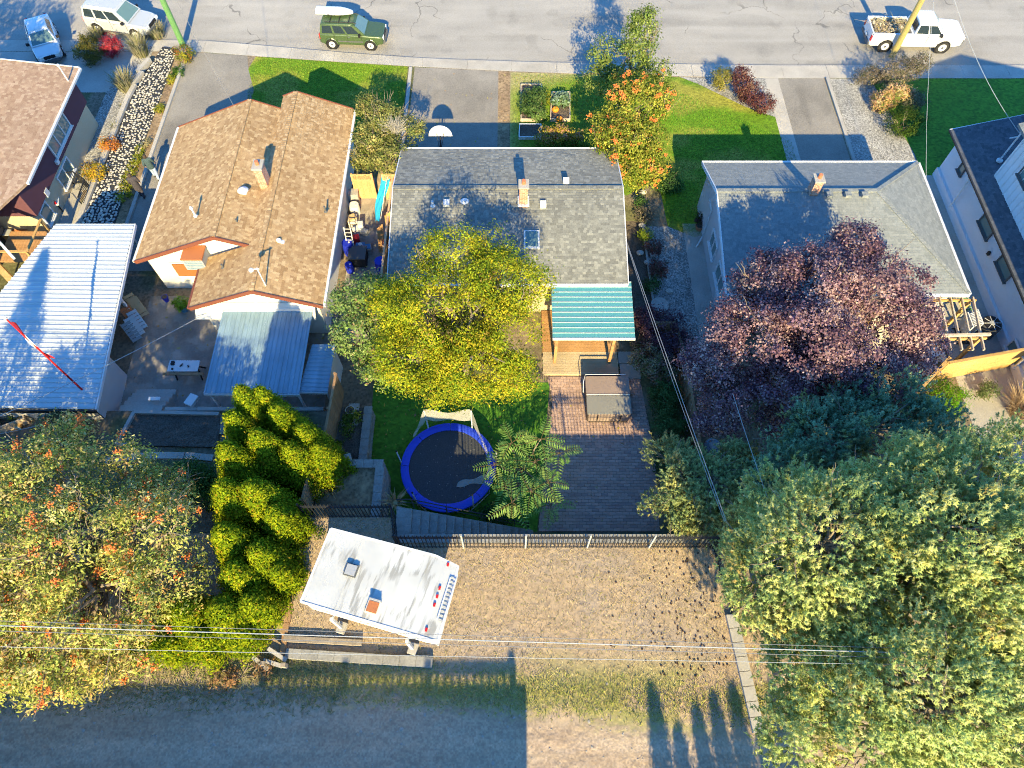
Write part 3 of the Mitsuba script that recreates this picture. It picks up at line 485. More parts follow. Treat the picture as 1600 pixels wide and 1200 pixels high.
part(hf, 'upper_roof', MB().slab([(25.5, 12.6, 6.15), (31.5, 12.6, 7.6), (31.5, 28.5, 7.6), (25.5, 28.5, 6.15)], .18).slab([(31.5, 12.6, 7.6), (40.4, 12.6, 5.6), (40.4, 28.5, 5.6), (31.5, 28.5, 7.6)], .18), 'shingle_ash')
part(hf, 'base_course', MB().span(25.2, 25.4, 14.9, 31.3, -.3, .55), 'stucco_blue')
add_windows(hf, [((25.32, 25.4, 2.1), 1.3, .75, math.pi, 1, 'dark_grey'), ((25.32, 22.6, 2.1), 1.3, .75, math.pi, 1, 'dark_grey'), ((25.93, 26.2, 5.0), 1.0, 1.0, math.pi, 1, 'dark_grey'), ((25.2, 18.3, .7), 1.2, .7, math.pi, 1, 'trim_white'), ((25.2, 16.2, .7), 1.2, .7, math.pi, 1, 'trim_white'), ((25.32, 29.6, 2.1), .5, .6, math.pi, 1, 'dark_grey')])
part(hf, 'downpipe', MB().tube([(25.0, 28.7, 2.7), (25.2, 28.5, 2.3), (25.22, 28.4, .2)], .05), 'trim_white')
a = np.array([26.4, 28.9, 3.3]); part(hf, 'service_mast', MB().cyl(a, .045, 1.9, 10).ball(a + [0, 0, 1.95], .11).cyl(a - [0, 0, .02], .16, .1, 10).beam(a + [-.4, 0, 1.55], a + [0, 0, 1.65], .05, .05), 'steel')
part(hf, 'wall_lamp', MB().box((25.28, 24.0, 1.5), (.12, .14, .22)), 'black')
ac = thing('air_conditioner', 'round dark air conditioner with white grille beside the white wall', 'air conditioner')
p = np.array((24.55, 20.0, 0)); part(ac, 'casing', MB().cyl(p, .5, .8, 20), 'dark_grey'); part(ac, 'fan_guard', MB().cyl(p + [0, 0, .8], .44, .04, 20), 'black'); part(ac, 'hub', MB().cyl(p + [0, 0, .84], .14, .03, 12), 'grey')
for i in range(8): part(ac, 'guard_wire', MB().beam(p + [0, 0, .85], p + [.43 * math.cos(i * .785), .43 * math.sin(i * .785), .85], .02, .02), 'steel')
st = thing('trellis_screen', 'white slatted screen panel standing by the air conditioner', 'screen')
for i in range(9): part(st, 'slat', MB().beam((23.25 + .0, 19.55 + i * .09, 1.25), (23.75, 19.75 + i * .09, 1.25), .04, .05), 'trim_white')
part(st, 'frame', MB().beam((23.2, 19.5, .62), (23.2, 20.4, .62), .06, 1.24).beam((23.75, 19.7, .62), (23.75, 20.6, .62), .06, 1.24), 'trim_white')

# --- far left house, plum siding over tan base
hl = thing('house', 'far left house with pinkish roof, plum upper siding and tan base', 'house')
ex, ey0, ey1, ez = -25.35, 26.8, 36.0, 3.75
RL = part(hl, 'roof', MB().slab([(ex, ey1, ez), (-34, ey1, ez + 1.1), (-34, 21, ez + 1.1), (-27.6, 21, ez + .351), (ex, ey0, ez)], .16), 'shingle_pink')
part(RL, 'gutter', MB().beam((ex + .06, ey0, ez - .06), (ex + .06, ey1, ez - .06), .12, .12), 'trim_white'); part(RL, 'fascia', MB().beam((ex, ey1 + .04, ez - .05), (-34, ey1 + .04, ez + 1.05), .06, .16), 'trim_white')
part(hl, 'upper_wall', MB().span(-40, -25.85, 26.4, 35.6, 1.7, 3.72).span(-40, -27.9, 21.3, 26.4, 1.7, 3.95), 'siding_plum'); part(hl, 'base_wall', MB().span(-40, -26.0, 26.45, 35.55, -.2, 1.7), 'stucco_tan')
add_windows(hl, [((-25.83, 31.7, 2.75), 2.6, 1.2, 0, 3, 'trim_white'), ((-25.98, 30.4, .95), 1.7, .9, 0, 2, 'trim_white'), ((-25.98, 27.2, 1.05), .9, 1.0, 0, 1, 'trim_white')])
part(hl, 'meter', MB().box((-25.9, 28.1, 1.75), (.16, .35, .4)), 'trim_white'); part(hl, 'vent_hood', MB().box((-25.8, 30.2, 2.0), (.14, .25, .25)), 'trim_white'); part(hl, 'service_mast', MB().cyl((-25.6, 34.8, 3.6), .04, 1.2, 8).ball((-25.6, 34.8, 4.8), .09), 'steel')

# --- house across the lane, behind the camera: only its shadow reaches the picture
hb = thing('house', 'tall house with a railed flat roof across the lane, outside the picture', 'house')
part(hb, 'wall', MB().span(-34, 0.9, -24, -8.4, UP - .2, 8.9), 'stucco_tan'); part(hb, 'roof', MB().span(-34.4, 1.25, -24.4, -8.0, 8.9, 9.1), 'grey')
rl = part(hb, 'railing', MB().beam((-8.2, -9.0, 9.92), (1.0, -9.0, 9.92), .24, .2).beam((-8.2, -9.0, 9.3), (1.0, -9.0, 9.3), .05, .08), 'trim_white')
for x in (-8.2, -5.2, -2.2, .85): part(rl, 'post', MB().span(x - .12, x + .12, -9.12, -8.88, 9.1, 10.2), 'trim_white')
bl = MB()
for x in np.arange(-8.1, .9, .27): bl.span(x - .05, x + .05, -9.03, -8.97, 9.1, 10.0)
part(rl, 'baluster', bl, 'trim_white', kind='stuff')

# ------------------------------------------------------------------ retaining walls, stairs, iron fence
def block_courses(parent, p, q, z0, z1, t=.3, cap=.09, bl=.42, ch=.2, seed=1):
    """A wall of dressed blocks between two plan points, with separate capstones."""
    r = random.Random(seed); p, q = np.array([*p, 0.]), np.array([*q, 0.]); L = np.linalg.norm(q - p); d = (q - p) / L; R = np.stack([d, [-d[1], d[0], 0], [0, 0, 1]], 1)
    n = max(1, round((z1 - cap - z0) / ch)); h = (z1 - cap - z0) / n; nb = max(1, round(L / bl)); lb = L / nb
    for k in range(n):
        off = .5 * (k % 2)
        for i in range(nb + (k % 2)):
            a, b = max(0, (i - off) * lb), min(L, (i + 1 - off) * lb)
            if b - a < .05: continue
            c = p + d * (a + b) / 2 + [0, 0, z0 + (k + .5) * h]
            part(parent, 'block', MB().box(c + R @ [0, r.uniform(-.012, .012), 0], (b - a - .014, t, h - .012), R=R), 'block')
    for i in range(nb): part(parent, 'capstone', MB().box(p + d * (i + .5) * lb + [0, 0, z1 - cap / 2 + r.uniform(-.004, .004)], (lb - .012, t + .08, cap), R=R), 'block')
    part(parent, 'core', MB().box((p + q) / 2 + [0, 0, (z0 + z1 - cap) / 2], (L - .03, t - .06, z1 - cap - z0 - .02), R=R), 'rock_grey')
pl = thing('retaining_wall', 'stepped grey block planter wall left of the back lawn', 'retaining wall')
struct('planter_soil', MB().prism([(-8.2, 11.9), (-6.95, 11.9), (-6.95, 15.1), (-8.2, 15.1)], 0, .95), 'soil', 'planter soil with pots beside the brown fence', 'soil')
struct('planter_soil', MB().prism([(-8.4, 9.0), (-5.95, 9.0), (-5.95, 11.6), (-8.4, 11.6)], 0, 2.05), 'mulch', 'mulched raised planter bed behind the iron fence', 'soil')
block_courses(pl, (-6.8, 11.75), (-6.8, 15.1), 0, 1.12, seed=2); block_courses(pl, (-8.2, 11.72), (-5.62, 11.72), 0, 2.22, seed=3); block_courses(pl, (-5.75, 9.2), (-5.75, 11.55), 0, 2.22, seed=4)
rw = thing('retaining_wall', 'tall block wall holding up the lot behind the brick paving', 'retaining wall')
part(rw, 'face', MB().span(-4.7, 60, YW, YW + .16, -.1, UP - .02), 'block'); 
for i in range(46): part(rw, 'capstone', MB().span(-4.7 + i * .42, -4.29 + i * .42 - .01, YW - .14, YW + .2, UP - .02, UP + .07), 'block')
stt = thing('stairs', 'concrete block stairs with a thin black handrail beside the trampoline', 'stairs')
N = 16
for i in range(N):
    z = UP - .05 - i * (UP - .05) / N; x = -4.7 + .62 + (i - 1) * .335 if i else -4.7
    xw_ = .62 if i == 0 else .335
    for j in range(3): part(stt, 'step', MB().span(x + .004, x + xw_ - .004, YW + .17 + j * .38, YW + .545 + j * .38, max(z - .35, -.05), z), 'block')
x0s, x1s = -4.6, .75
part(stt, 'handrail', MB().tube([(x0s, 9.42, UP + .85), (x0s + .6, 9.42, UP + .85), (x1s, 9.42, .95)], .025, 6).tube([(x0s, 9.42, UP + .45), (x0s + .6, 9.42, UP + .45), (x1s, 9.42, .55)], .018, 6), 'iron')
for x in (-4.0, -2.7, -1.3, .1, .7):
    z = UP - max(0, (x + 4.1)) * UP / 5.36; part(stt, 'rail_post', MB().cyl((x, 9.42, z - .1), .025, .95, 6), 'iron')
part(stt, 'stringer', MB().slab([(-4.7, 9.33, UP), (-4.7, 9.33, 0), (.9, 9.33, 0)], .1), 'block')
def iron_fence(pts, z, label, group=None, h=1.4, first=True):
    k = thing('iron_fence', label, 'fence', group)
    for a, b in zip(pts[:-1], pts[1:]):
        a, b = np.array([*a, z]), np.array([*b, z]); L = np.linalg.norm(b - a)
        for hh in (.12, h - .12, h - .27): part(k, 'rail', MB().beam(a + [0, 0, hh], b + [0, 0, hh], .035, .035), 'iron')
        n = round(L / .15)
        for i in range(n + 1): part(k, 'picket', MB().beam(a + (b - a) * i / n, a + (b - a) * i / n + [0, 0, h + .05], .028, .028).cyl(a + (b - a) * i / n + [0, 0, h + .05], .02, .05, 4, .002), 'iron')
        m = max(1, round(L / 2.4))
        for i in range(m + 1): part(k, 'post', MB().beam(a + (b - a) * i / m - [0, 0, .1], a + (b - a) * i / m + [0, 0, h + .12], .06, .06), 'grey' if 0 < i < m else 'iron')
iron_fence([(-4.35, 7.72), (7.85, 7.72)], UP, 'long black iron picket fence along the top of the block wall', h=1.55)
iron_fence([(-8.3, 8.98), (-4.75, 8.98)], UP - .02, 'short black iron fence behind the white camper and planter', h=1.45)
iron_fence([(-4.72, 8.98), (-4.5, 7.75)], UP, 'short iron gate section at the top of the stairs', h=1.45)
iron_fence([(7.95, 7.7), (8.3, 5.2)], UP, 'iron fence running toward the lane at the right of the lot', h=1.45)
cw = thing('block_wall', 'low pale block wall at the right edge of the dry lot', 'wall')
for i in range(8): part(cw, 'block', MB().box((8.28 + .045 * i, 4.9 - .5 * i, UP + .08), (.42, .48, .2), rz=.09), 'concrete')
cw = thing('block_wall', 'low pale concrete curb in front of the camper', 'wall')
for i in range(9): part(cw, 'block', MB().box((-8.3 + .6 * i + .3, 3.74 - .035 * i, UP + .1), (.59, .34, .2), rz=-.06), 'block')
part(cw, 'timber', MB().box((-7.0, 4.2, UP + .1), (2.9, .2, .2), rz=-.05), 'wood_grey')
cw = thing('timber_edge', 'weathered timber edging along the left side of the lot', 'edging')
for i in range(4): part(cw, 'timber', MB().beam((-8.45 + .0 * i, 8.6 - 1.25 * i, UP + .05), (-8.42, 7.37 - 1.25 * i, UP + .05), .2, .16), 'wood_brown')
cw = thing('picnic_barrier', 'pale planks of a broken barrier at the end of the concrete curb', 'barrier')
for s in ((-9.0, 3.5, -8.3, 3.3), (-8.9, 3.9, -8.2, 3.5), (-9.4, 3.6, -8.8, 3.2)): part(cw, 'plank', MB().beam((s[0], s[1], UP + .35), (s[2], s[3], UP + .3), .14, .08), 'concrete')
part(cw, 'post', MB().span(-9.05, -8.9, 3.3, 3.45, UP, UP + .5), 'wood_grey'); part(cw, 'post', MB().span(-8.3, -8.15, 3.25, 3.4, UP, UP + .5), 'wood_grey')

# ------------------------------------------------------------------ brick paving (each brick a piece), deck, spa
pav = lab('brick_paving', 'reddish brick paving behind the deck and hot tub', 'paving', kind='structure')
poly = Polygon([(1.16, 9.35), (6.6, 9.35), (6.75, 13.0), (6.4, 17.35), (1.75, 17.35), (2.0, 16.0)])
part(pav, 'bedding', MB().sheet(poly, .02), 'joint_sand')
bricks = []; cut = MB(); bw, bh = .305, .15; r = random.Random(9)
row = 0; y = 9.36
while y < 17.3:
    x = .9 + (.5 * bw if row % 2 else 0)
    while x < 6.8:
        g = shapely.box(x, y, x + bw - .012, y + bh - .012)
        if poly.contains(g): bricks.append((x + bw / 2 - .006, y + bh / 2 - .006))
        else:
            g = g.intersection(poly)
            if g.geom_type == 'Polygon' and g.area > .008: cut.prism(g, -.01, .058)
        x += bw
    y += bh; row += 1
bricks.sort(key=lambda b: b[1])
bm = [shape(MB().box((0, 0, 0), (bw - .014, bh - .014, .07)), m) for m in ('paver_a', 'paver_b', 'paver_c')]
rest = {0: MB(), 1: MB(), 2: MB()}
for i, (x, y) in enumerate(bricks):
    z = .025 + r.uniform(-.005, .006); k = r.choice((0, 0, 1, 1, 2)); a = r.uniform(-.6, .6)
    if i < 300: scene[numbered(pav + '__brick')] = {**bm[k], 'to_world': T().translate([x, y, z]).rotate([0, 0, 1], a)}
    else: rest[k].box((x, y, z), (bw - .014, bh - .014, .07), rz=math.radians(a))
part(pav, 'cut_bricks', cut, 'paver_a', kind='stuff')
for k in rest: part(pav, 'farther_bricks', rest[k], ('paver_a', 'paver_b', 'paver_c')[k], kind='stuff')
dk = thing('deck', 'sun bleached wooden deck under the teal patio roof', 'deck')
for i in range(27):
    y = 17.42 + i * .142
    xa_, xb_ = (1.55, 5.35)
    part(dk, 'board', MB().span(xa_ + r.uniform(-.02, .02), xb_ + r.uniform(-.01, .01), y, y + .134, .09 + r.uniform(0, .006), .16), 'wood_deck' if y < 18.6 else 'wood_stain')
part(dk, 'joist', MB().span(1.6, 5.3, 17.45, 21.2, .0, .085), 'wood_grey'); part(dk, 'fascia', MB().span(1.55, 5.36, 17.38, 17.415, .0, .155), 'wood_deck')
sd = thing('step_slab', 'pale concrete slabs beside the deck', 'slab')
for i, (x, y, w, h) in enumerate([(5.9, 18.4, 1.0, .7), (5.95, 17.6, 1.0, .8)]): part(sd, 'slab', MB().span(x - w / 2, x + w / 2, y - h / 2, y + h / 2, 0, .1 + .01 * i), 'concrete')
def rbox(w, d, h, r_, z0, n=5):
    """A box with rounded upright edges and a rounded top."""
    g = Polygon([(-w / 2 + r_, -d / 2 + r_), (w / 2 - r_, -d / 2 + r_), (w / 2 - r_, d / 2 - r_), (-w / 2 + r_, d / 2 - r_)]).buffer(r_, quad_segs=n)
    def ring(off, z): return [(x, y, z) for x, y in list(shapely.geometry.polygon.orient(g.buffer(-off, quad_segs=n) if off else g).exterior.coords)[:-1]]
    base = np.array(ring(0, 0))[:, :2]; k = min(r_, h) * .35
    def sc(s, z): return np.column_stack([base * [(w - 2 * s) / w, (d - 2 * s) / d], np.full(len(base), z)])
    return [sc(0, z0), sc(0, z0 + h - k), sc(k * .3, z0 + h - k * .3), sc(k, z0 + h)]
sp = thing('hot_tub', 'dark hot tub with a two part taupe cover, one half folded back', 'hot tub')
cx, cy = 4.62, 15.8
def placed(rings, t, R=None):
    m = MB().loft(rings); return m.xf(R, t)
part(sp, 'cabinet', placed(rbox(2.05, 2.1, .82, .22, 0), (cx, cy, .02)), 'tub_side', 40)
part(sp, 'cover_half', placed(rbox(2.12, 1.02, .11, .10, 0), (cx, cy + .52, .86)), 'tub_lid', 40); part(sp, 'cover_half', placed(rbox(2.12, 1.02, .11, .10, 0), (cx, cy - .55, .86)), 'tub_lid_worn', 40)
part(sp, 'cover_seam', MB().span(cx - 1.04, cx + 1.04, cy - .025, cy + .01, .86, .985), 'cream'); part(sp, 'cover_flap', MB().slab([(cx - 1.0, cy - 1.07, .95), (cx - .95, cy - 1.12, .35), (cx + .95, cy - 1.12, .35), (cx + 1.0, cy - 1.07, .95)], .04), 'tub_lid')
part(sp, 'strap', MB().beam((cx - .55, cy - 1.14, .4), (cx - .55, cy - 1.09, .93), .05, .02), 'black'); part(sp, 'strap', MB().beam((cx + .55, cy - 1.14, .4), (cx + .55, cy - 1.09, .93), .05, .02), 'black')
part(sp, 'cover_lifter', MB().tube([(cx - 1.14, cy + .35, .5), (cx - 1.16, cy + .7, 1.0), (cx - 1.05, cy + 1.05, 1.05), (cx + .9, cy + 1.05, 1.05)], .022, 6), 'steel')

# ------------------------------------------------------------------ trampoline
tr = thing('trampoline', 'round trampoline with blue padded rim and torn grey net', 'trampoline')
tx, ty, tz, rr = -2.9, 12.15, .85, 2.15
th = np.linspace(0, 2 * np.pi, 49)[:-1]
part(tr, 'mat', MB().add([(tx + 1.86 * math.cos(t), ty + 1.86 * math.sin(t), tz - .03) for t in th] + [(tx, ty, tz - .07)], [[i, (i + 1) % 48, 48] for i in range(48)]), 'tramp_mat', True)
def ring_mesh(prof, a0, a1, n):
    m = MB(); ts = np.linspace(a0, a1, n + 1); P = np.array([[(tx + r_ * math.cos(t), ty + r_ * math.sin(t), z) for r_, z in prof] for t in ts]); k = len(prof)
    f = [[i * k + j, (i + 1) * k + j, (i + 1) * k + (j + 1) % k] for i in range(n) for j in range(k)] + [[i * k + j, (i + 1) * k + (j + 1) % k, i * k + (j + 1) % k] for i in range(n) for j in range(k)]
    return m.add(P.reshape(-1, 3), f)
prof = [(1.80, tz - .01), (1.80, tz + .02), (1.9, tz + .055), (2.08, tz + .055), (2.17, tz + .02), (2.18, tz - .06)]
for i in range(8): part(tr, 'rim_pad', ring_mesh(prof, i * np.pi / 4 + .006, (i + 1) * np.pi / 4 - .006, 8), 'blue_pad', 40)
part(tr, 'frame', MB().tube([(tx + 2.12 * math.cos(t), ty + 2.12 * math.sin(t), tz - .05) for t in np.linspace(0, 2 * np.pi, 49)], .03, 6), 'steel')
for i in range(4):
    t = math.pi / 4 + i * math.pi / 2; part(tr, 'leg', MB().tube([(tx + 2.12 * math.cos(t - .3), ty + 2.12 * math.sin(t - .3), tz - .06), (tx + 2.12 * math.cos(t - .3), ty + 2.12 * math.sin(t - .3), .03), (tx + 2.12 * math.cos(t + .3), ty + 2.12 * math.sin(t + .3), .03), (tx + 2.12 * math.cos(t + .3), ty + 2.12 * math.sin(t + .3), tz - .06)], .025, 6), 'steel')
poles = []
for i, d in enumerate((62, 118, 175, 232, 303, 5)):
    t = math.radians(d); h = (1.75, 1.75, 1.25, 1.3, 1.3, 1.3)[i]; k = 1.02 if i < 2 else 1.0
    b = np.array([tx + 2.16 * math.cos(t), ty + 2.16 * math.sin(t), .4]); q = np.array([tx + 2.22 * k * math.cos(t), ty + 2.22 * k * math.sin(t), tz + h]); poles.append(q)
    pk = part(tr, 'net_pole', MB().tube([b, b + (q - b) * .97], .035, 8), 'steel'); part(pk, 'pole_cap', MB().ball(q, .045, 1), 'black')
def sag_net(a, b, c, d, sag, n=14):
    """A hanging cloth between four corners a-b (top) and d-c (bottom)."""
    P = []
    for i in range(n + 1):
        for j in range(n + 1):
            u, v = i / n, j / n; p = (1 - v) * ((1 - u) * a + u * b) + v * ((1 - u) * d + u * c); p = p + np.array([0, .05 * math.sin(9 * u + 3 * v), -sag * math.sin(math.pi * u) * (1 - .6 * v)]); P.append(p)
    f = [[i * (n + 1) + j, (i + 1) * (n + 1) + j, (i + 1) * (n + 1) + j + 1] for i in range(n) for j in range(n)] + [[i * (n + 1) + j, (i + 1) * (n + 1) + j + 1, i * (n + 1) + j + 1] for i in range(n) for j in range(n)]
    return MB().add(P, f)
q0, q1 = poles[0], poles[1]
part(tr, 'net', sag_net(q1, q0, q0 + [-.05, -.2, -.62], q1 + [.1, -.2, -.62], .22), 'net'); 
part(tr, 'net', sag_net(q0, q0 + [.75, -1.5, -1.3], q0 + [.7, -1.5, -1.5], q0 + [.0, -.2, -.7], .1), 'net')
part(tr, 'net', sag_net(q1, q1 + [-.55, -.85, -1.0], q1 + [-.5, -.8, -1.1], q1 + [.05, -.2, -.6], .1), 'net')
part(tr, 'net', sag_net(np.array([tx + .5, ty - .75, tz + .01]), np.array([tx + 1.75, ty - .45, tz + .06]), np.array([tx + 1.7, ty - .8, tz + .02]), np.array([tx + .4, ty - 1.0, tz]), 0.0), 'net')

# ------------------------------------------------------------------ truck camper on jacks
cp = thing('truck_camper', 'white truck camper with streaked roof standing on jacks in the dry lot', 'camper')
A, Bc, Cc, D, E_ = [np.array(p) for p in [(-6.51, 7.61, 6.05), (-2.71, 6.64, 6.05), (-1.88, 6.25, 6.05), (-2.47, 3.75, 6.05), (-7.22, 5.05, 6.05)]]
ex_ = (D - E_); ex_ /= np.linalg.norm(ex_); ey_ = np.array([-ex_[1], ex_[0], 0]); O = E_
Rc = np.stack([ex_, ey_, [0, 0, 1]], 1)
def cpt(x, y, z): return O + Rc @ np.array([x, y, z - 6.05])
L_, Wd = 4.72, 2.62
def hexa(m, lo, hi): return m.add(np.array(lo + hi), [[0, 2, 1], [0, 3, 2], [4, 5, 6], [4, 6, 7], [0, 1, 5], [0, 5, 4], [1, 2, 6], [1, 6, 5], [2, 3, 7], [2, 7, 6], [3, 0, 4], [3, 4, 7]])
zb = UP + .85
plan = [tuple((Rc.T @ (q - O))[:2]) for q in (E_, D, Cc, Bc, A)]
m = MB(); lo = [cpt(x, y, 5.95) for x, y in plan]; hi = [cpt(x, y, 6.05) for x, y in plan]
part(cp, 'roof', MB().slab(hi, .10), 'camper_skin')
bp = [(x * .97 + .06, y * .97 + .04) for x, y in plan]
part(cp, 'body', MB().prism([tuple(cpt(x, y, 0)[:2]) for x, y in bp if x < 99], zb + .75, 5.94), 'white')
part(cp, 'lower_body', MB().prism([tuple(cpt(x, y, 0)[:2]) for x, y in [(.5, .5), (3.1, .5), (3.1, Wd - .5), (.5, Wd - .5)]], zb, zb + .75), 'white')
for t in (.25, .5, .75):
    a_, b_ = E_ + (D - E_) * t, A + (Bc - A) * t * 1.28
    part(cp, 'roof_seam', MB().beam(a_ + [0, 0, .008], b_ + [0, 0, .008], .05, .012), 'camper_skin')
for q0_, q1_ in ((E_, D), (D, Cc), (Cc, Bc), (Bc, A), (A, E_)): part(cp, 'edge_trim', MB().beam(q0_ + [0, 0, -.01], q1_ + [0, 0, -.01], .07, .06), 'trim_white')
part(cp, 'side_trim', MB().beam(cpt(.2, .0, 5.2), cpt(4.5, .0, 5.2), .03, .12), 'trim_white')
for i, (x, y) in enumerate([(.95, .1), (3.75, .1), (.95, Wd - .1), (3.75, Wd - .1)]):
    s = -1 if y < 1 else 1; k = part(cp, 'jack', MB().beam(cpt(x, y + s * .25, UP + .3), cpt(x, y + s * .25, UP + 1.9), .1, .1), 'steel'); part(k, 'foot', MB().box(cpt(x, y + s * .25, UP + .14), (.3, .4, .28), R=Rc), 'concrete'); part(k, 'jack_arm', MB().beam(cpt(x, y, 4.9), cpt(x, y + s * .25, UP + 1.8), .06, .06), 'steel')
def hatch(px, lid, fr):
    p = np.array([*px, 6.05]); k = part(cp, 'roof_vent', MB().box(p + [0, 0, .05], (.44, .44, .1), R=Rc), fr)
    part(k, 'lid', MB().box(p + [0, 0, .115], (.36, .36, .04), R=Rc), lid); return p
h1 = hatch((-5.6, 6.11, 6.1)[:2], 'grey', 'dark_grey'); h2 = hatch((-4.72, 4.85, 6.1)[:2], 'rust', 'cream')
part(cp, 'open_lid', MB().box(h2 + Rc @ [0, .24, .12], (.40, .05, .16), R=Rc), 'grey')
p0, p1 = np.array((-2.52, 4.45, 6.1)), np.array((-2.13, 5.86, 6.1)); d = (p1 - p0); dl = np.linalg.norm(d); d /= dl; pr = np.array([d[1], -d[0], 0]) * .75
part(cp, 'ladder_rack', MB().beam(p0, p1, .04, .04).beam(p0 + pr * .28, p1 + pr * .28, .04, .04), 'trim_white')
for i in range(11): part(cp, 'rack_bar', MB().beam(p0 + d * dl * i / 10, p0 + d * dl * i / 10 + pr * .28, .03, .02), 'grey')
for px, py in ((687, 919), (683, 932), (679, 945), (700, 882), (666, 984)):
    p = np.array(({(687, 919): (-2.49, 5.5, 6.08), (683, 932): (-2.56, 5.22, 6.08), (679, 945): (-2.64, 4.94, 6.08), (700, 882): (-2.24, 6.31, 6.08), (666, 984): (-2.87, 4.13, 6.08)})[(px, py)])
    part(cp, 'marker_light', MB().box(p, (.07, .12, .06), R=Rc), 'lamp_red')

# ------------------------------------------------------------------ carport, patio covers
def corrugated(p00, p10, p01, p11, n, amp, steps=4, seam=None):
    """A ribbed sheet: ribs run from p00 to p10 side by side towards p01; n ribs."""
    p00, p10, p01, p11 = [np.asarray(p, float) for p in (p00, p10, p01, p11)]; nrm = np.cross(p10 - p00, p01 - p00); nrm /= np.linalg.norm(nrm); nrm *= np.sign(nrm[2])
    prof = [(0, 0), (.16, 0), (.22, 1), (.40, 1), (.46, 0)]; us = [(i + a) / n for i in range(n) for a, _ in prof] + [1.0]; hs_ = [b for i in range(n) for _, b in prof] + [0]
    V = []
    for u, h in zip(us, hs_): V += [p00 + (p01 - p00) * u + nrm * amp * h, p10 + (p11 - p10) * u + nrm * amp * h]
    V = np.array(V); k = len(us); f = [[2 * i, 2 * i + 1, 2 * i + 3] for i in range(k - 1)] + [[2 * i, 2 * i + 3, 2 * i + 2] for i in range(k - 1)]
    return V, np.array(f)
def ribbed_roof(parent, corners, panels, ribs, amp, m):
    p00, p10, p01, p11 = [np.asarray(p, float) for p in corners]
    for i in range(panels):
        a, b = i / panels, (i + 1) / panels; V, f = corrugated(p00 + (p01 - p00) * a, p10 + (p11 - p10) * a, p00 + (p01 - p00) * b, p10 + (p11 - p10) * b, ribs, amp)
        part(parent, 'roof_sheet', MB().add(V + [0, 0, .004 * (i % 2)], f), m)
cpo = thing('carport', 'carport with a large white ribbed metal roof at the left edge', 'carport')
ribbed_roof(cpo, [(-27.2, 14.35, 2.55), (-18.75, 14.2, 2.55), (-23.6, 24.75, 2.95), (-19.55, 24.75, 2.95)], 7, 6, .035, 'metal_white')
part(cpo, 'fascia', MB().beam((-18.7, 14.2, 2.47), (-19.5, 24.75, 2.87), .06, .18), 'trim_white'); part(cpo, 'rear_fascia', MB().beam((-27.2, 14.2, 2.42), (-18.75, 14.15, 2.42), .08, .22), 'black')
part(cpo, 'wall', MB().add([(-19.15, 14.5, -.1), (-19.35, 17.4, -.1), (-19.35, 17.4, 2.6), (-19.15, 14.5, 2.5)], [[0, 1, 2], [0, 2, 3]]).add([(-26.5, 14.45, .9), (-19.15, 14.45, .9), (-19.15, 14.45, 2.5), (-26.5, 14.45, 2.5)], [[0, 1, 2], [0, 2, 3]]), 'stucco_grey')
for p in ((-19.75, 20.8), (-19.95, 24.5), (-23.2, 24.5)): part(cpo, 'post', MB().span(p[0] - .06, p[0] + .06, p[1] - .06, p[1] + .06, 0, 2.75), 'trim_white')
part(cpo, 'sunken_vent', MB().box((-25.4, 14.75, 2.62), (1.2, .9, .1)), 'dark_grey')
pc = thing('patio_cover', 'blue grey ribbed metal patio cover beside the concrete patio', 'patio cover')
P = [np.array(p) for p in [(-14.21, 15.2, 2.35), (-14.09, 19.61, 2.35), (-9.8, 15.17, 2.35), (-9.71, 19.61, 2.35)]]
for i, dz in ((0, -.15), (1, .15), (2, -.15), (3, .15)): P[i] = P[i] + [0, 0, dz]
ribbed_roof(pc, P, 4, 5, .03, 'metal_blue_grey'); part(pc, 'front_beam', MB().beam(P[0] - [0, 0, .12], P[2] - [0, 0, .12], .08, .16), 'trim_white'); part(pc, 'ridge_trim', MB().beam(P[1] + [0, 0, .02], P[3] + [0, 0, .02], .12, .06), 'steel')
for q in (P[0] + [.15, .15, 0], P[2] + [-.15, .15, 0]): part(pc, 'post', MB().span(q[0] - .05, q[0] + .05, q[1] - .05, q[1] + .05, 0, 2.05), 'trim_white')
pc = thing('patio_cover', 'small blue ribbed metal shed roof right of the larger patio cover', 'patio cover')
P = [np.array(p) for p in [(-9.86, 15.34, 2.1), (-8.52, 15.3, 2.1), (-9.6, 17.92, 2.1), (-8.49, 17.92, 2.1)]]
ribbed_roof(pc, P, 2, 6, .03, 'metal_blue_grey'); part(pc, 'fascia', MB().beam(P[0] - [0, 0, .1], P[1] - [0, 0, .1], .06, .14), 'trim_white'); part(pc, 'wall', MB().beam(P[1] + [-.1, .05, -1.1], P[3] + [-.1, -.05, -1.1], .06, 2.0), 'stucco_white')
sw = thing('wall_panel', 'white sheet wall under the rear gable of the tan roofed house', 'wall')
part(sw, 'sheet', MB().slab([(-15.45, 19.3, 2.2), (-9.6, 19.3, 2.2), (-9.6, 19.9, 2.75), (-15.45, 19.9, 2.75)], .08), 'stucco_white')

